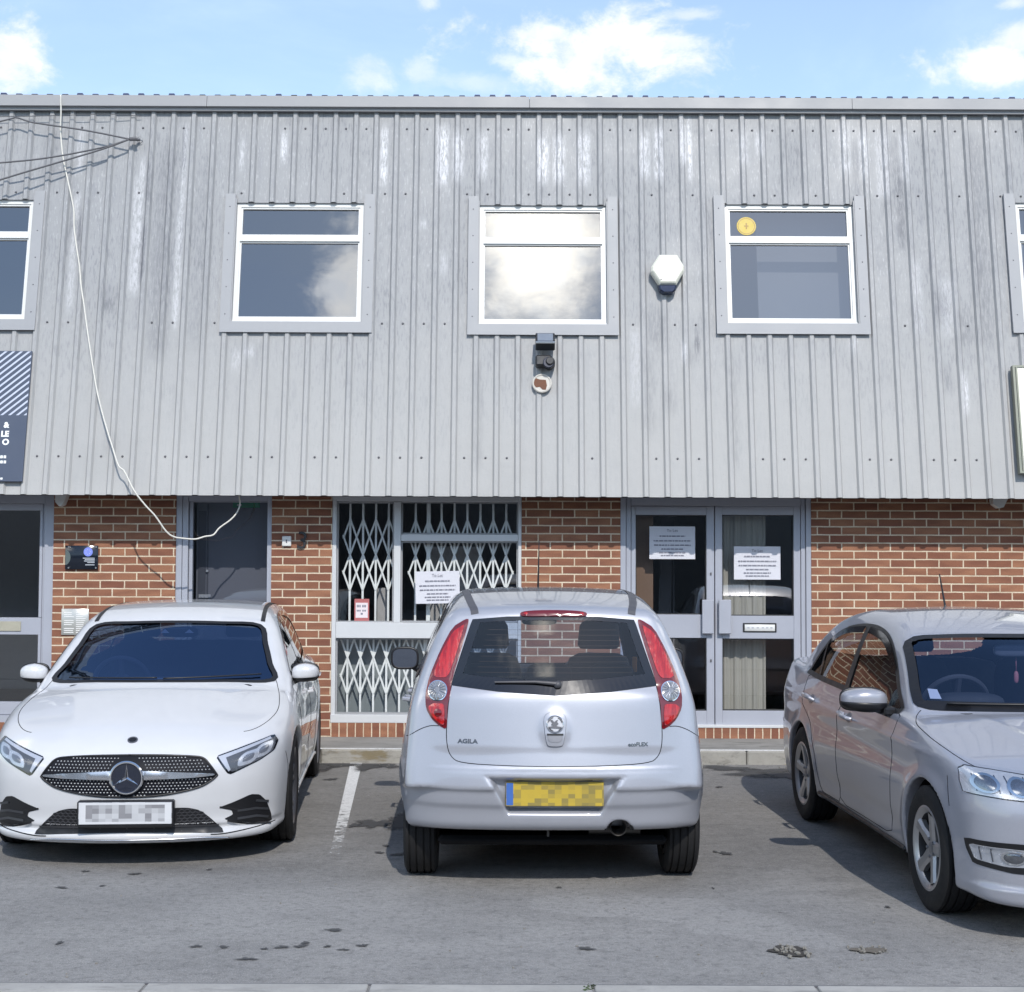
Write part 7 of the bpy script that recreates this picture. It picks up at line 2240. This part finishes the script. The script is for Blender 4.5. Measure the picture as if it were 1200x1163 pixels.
    g_ = car.patch("grille", gr+[(-a, b) for a, b in reversed(gr[1:-1])], 'front', M['gloss'], root, .003, .012, .03)
    q = MB()
    for k in range(-10, 11):
        car.ribbon([(k*.038, .625), (k*.038, .715)], 'front', .010, q, .010, .03)
    absorb(g_, q.build("grille_slats", M['trim'], fixn=False))
    q = MB(); car.line(gr+[(-a, b) for a, b in reversed(gr[1:-1])], 'front', .008, .006, q, True); q.build("chrome_frame", M['chrome'], g_, smooth=True)
    lw = [(0, .40), (.40, .395), (.40, .30), (0, .29)]
    car.patch("lower_intake", lw+[(-a, b) for a, b in reversed(lw[1:-1])], 'front', M['trim'], root, .003, .012, .03)
    pe = empty("number_plate", (0, -.022, .49), 0, root)
    q = MB(); q.box(-.26, .26, -.004, .02, -.058, .058, .003); q.build("plate", plain('plate_face', (.74, .75, .77), .35), pe)
    w_ = MB()
    for a, b in (((-.60, .985), (.02, .990)), ((.05, .982), (.62, .992))): w_ = MB(); car.line([a, b], 'front', .006, .012, w_); w_.build("wiper", M['trim'], root, smooth=True)
    for s in (1, -1):
        wing_mirror(root, s*.952, 1.60, .982, s, (.130, .088, .066), GREY_P, True, arm_x=.01, e1=.62, lower_at=-.12)
        q = MB(); q.box(s*.79, s*.86, 1.53, 1.62, .90, .945, .01); q.build("mirror_foot", M['trim'], root)
    wm = dict(tyre=M['tyre'], rim=M['rim'], hub=M['hub'], disc=M['disc'], rim_r=.205)
    for ya in P['axles']:
        for s in (1, -1): wheel(root, (s*(.765 if ya < 1 else .745), ya, .312), s, .312, .205, 5, wm, .55 if ya < 1 else .2)
    p, n = car.onto([(0.02, 3.05)], 'top'); b0_ = Vector(p[0])
    q = MB(); q.tube([b0_-Vector((0, 0, .01)), b0_+Vector((0, .02, .02)), b0_+Vector((0, .12, .22))], .004, 6, radii=[.012, .007, .004]); q.build("aerial", M['trim'], root, smooth=True)
    seat(root, -.36, 2.40, .54); seat(root, .36, 2.40, .54); seat(root, 0, 3.25, .55, 1.2, .55, "rear_seat", False)
    q = MB(); blob(q, (0, 1.40, .87), (.70, .32, .10), .5, .5); q.build("dashboard", M['dash'], root, smooth=True)
    q = MB(); blob(q, (-.36, 1.62, .95), (.20, .10, .07), .6, .7); q.build("instrument_cowl", M['dash'], root, smooth=True)
    steering(root, -.36, 1.84, .93, .19, R(62))
    q = MB(); blob(q, (0, 1.86, 1.24), (.12, .02, .036), .5, .5); q.build("rear_view_mirror", plain('mirror_back_grey', (.10, .11, .14), .4), root, smooth=True)
    q = MB(); q.tube([(.02, 1.88, 1.20), (.02, 1.88, 1.12)], .003, 5); blob(q, (.02, 1.88, 1.085), (.014, .010, .036), .8, .8, 12, 8); q.build("hanging_charm", plain('pink_charm', (.45, .16, .18), .6, 0, .3, 60), root, smooth=True)
    q = MB(); blob(q, (0, 2.8, .30), (.68, 1.3, .05), .3, .3); q.build("cabin_floor", M['dash'], root, smooth=True)
    return root, car, o
build_saloon()
# thing > part > sub-part and no deeper
def level(o):
    n = 0
    while o.parent: o = o.parent; n += 1
    return n
for o in list(scene.objects):
    while level(o) > 2:
        p = o.parent; g_par = p.parent
        M_ = p.matrix_basis @ o.matrix_basis if p.type == 'EMPTY' or p.matrix_basis != Matrix() else o.matrix_basis.copy()
        o.parent = g_par; o.matrix_basis = M_
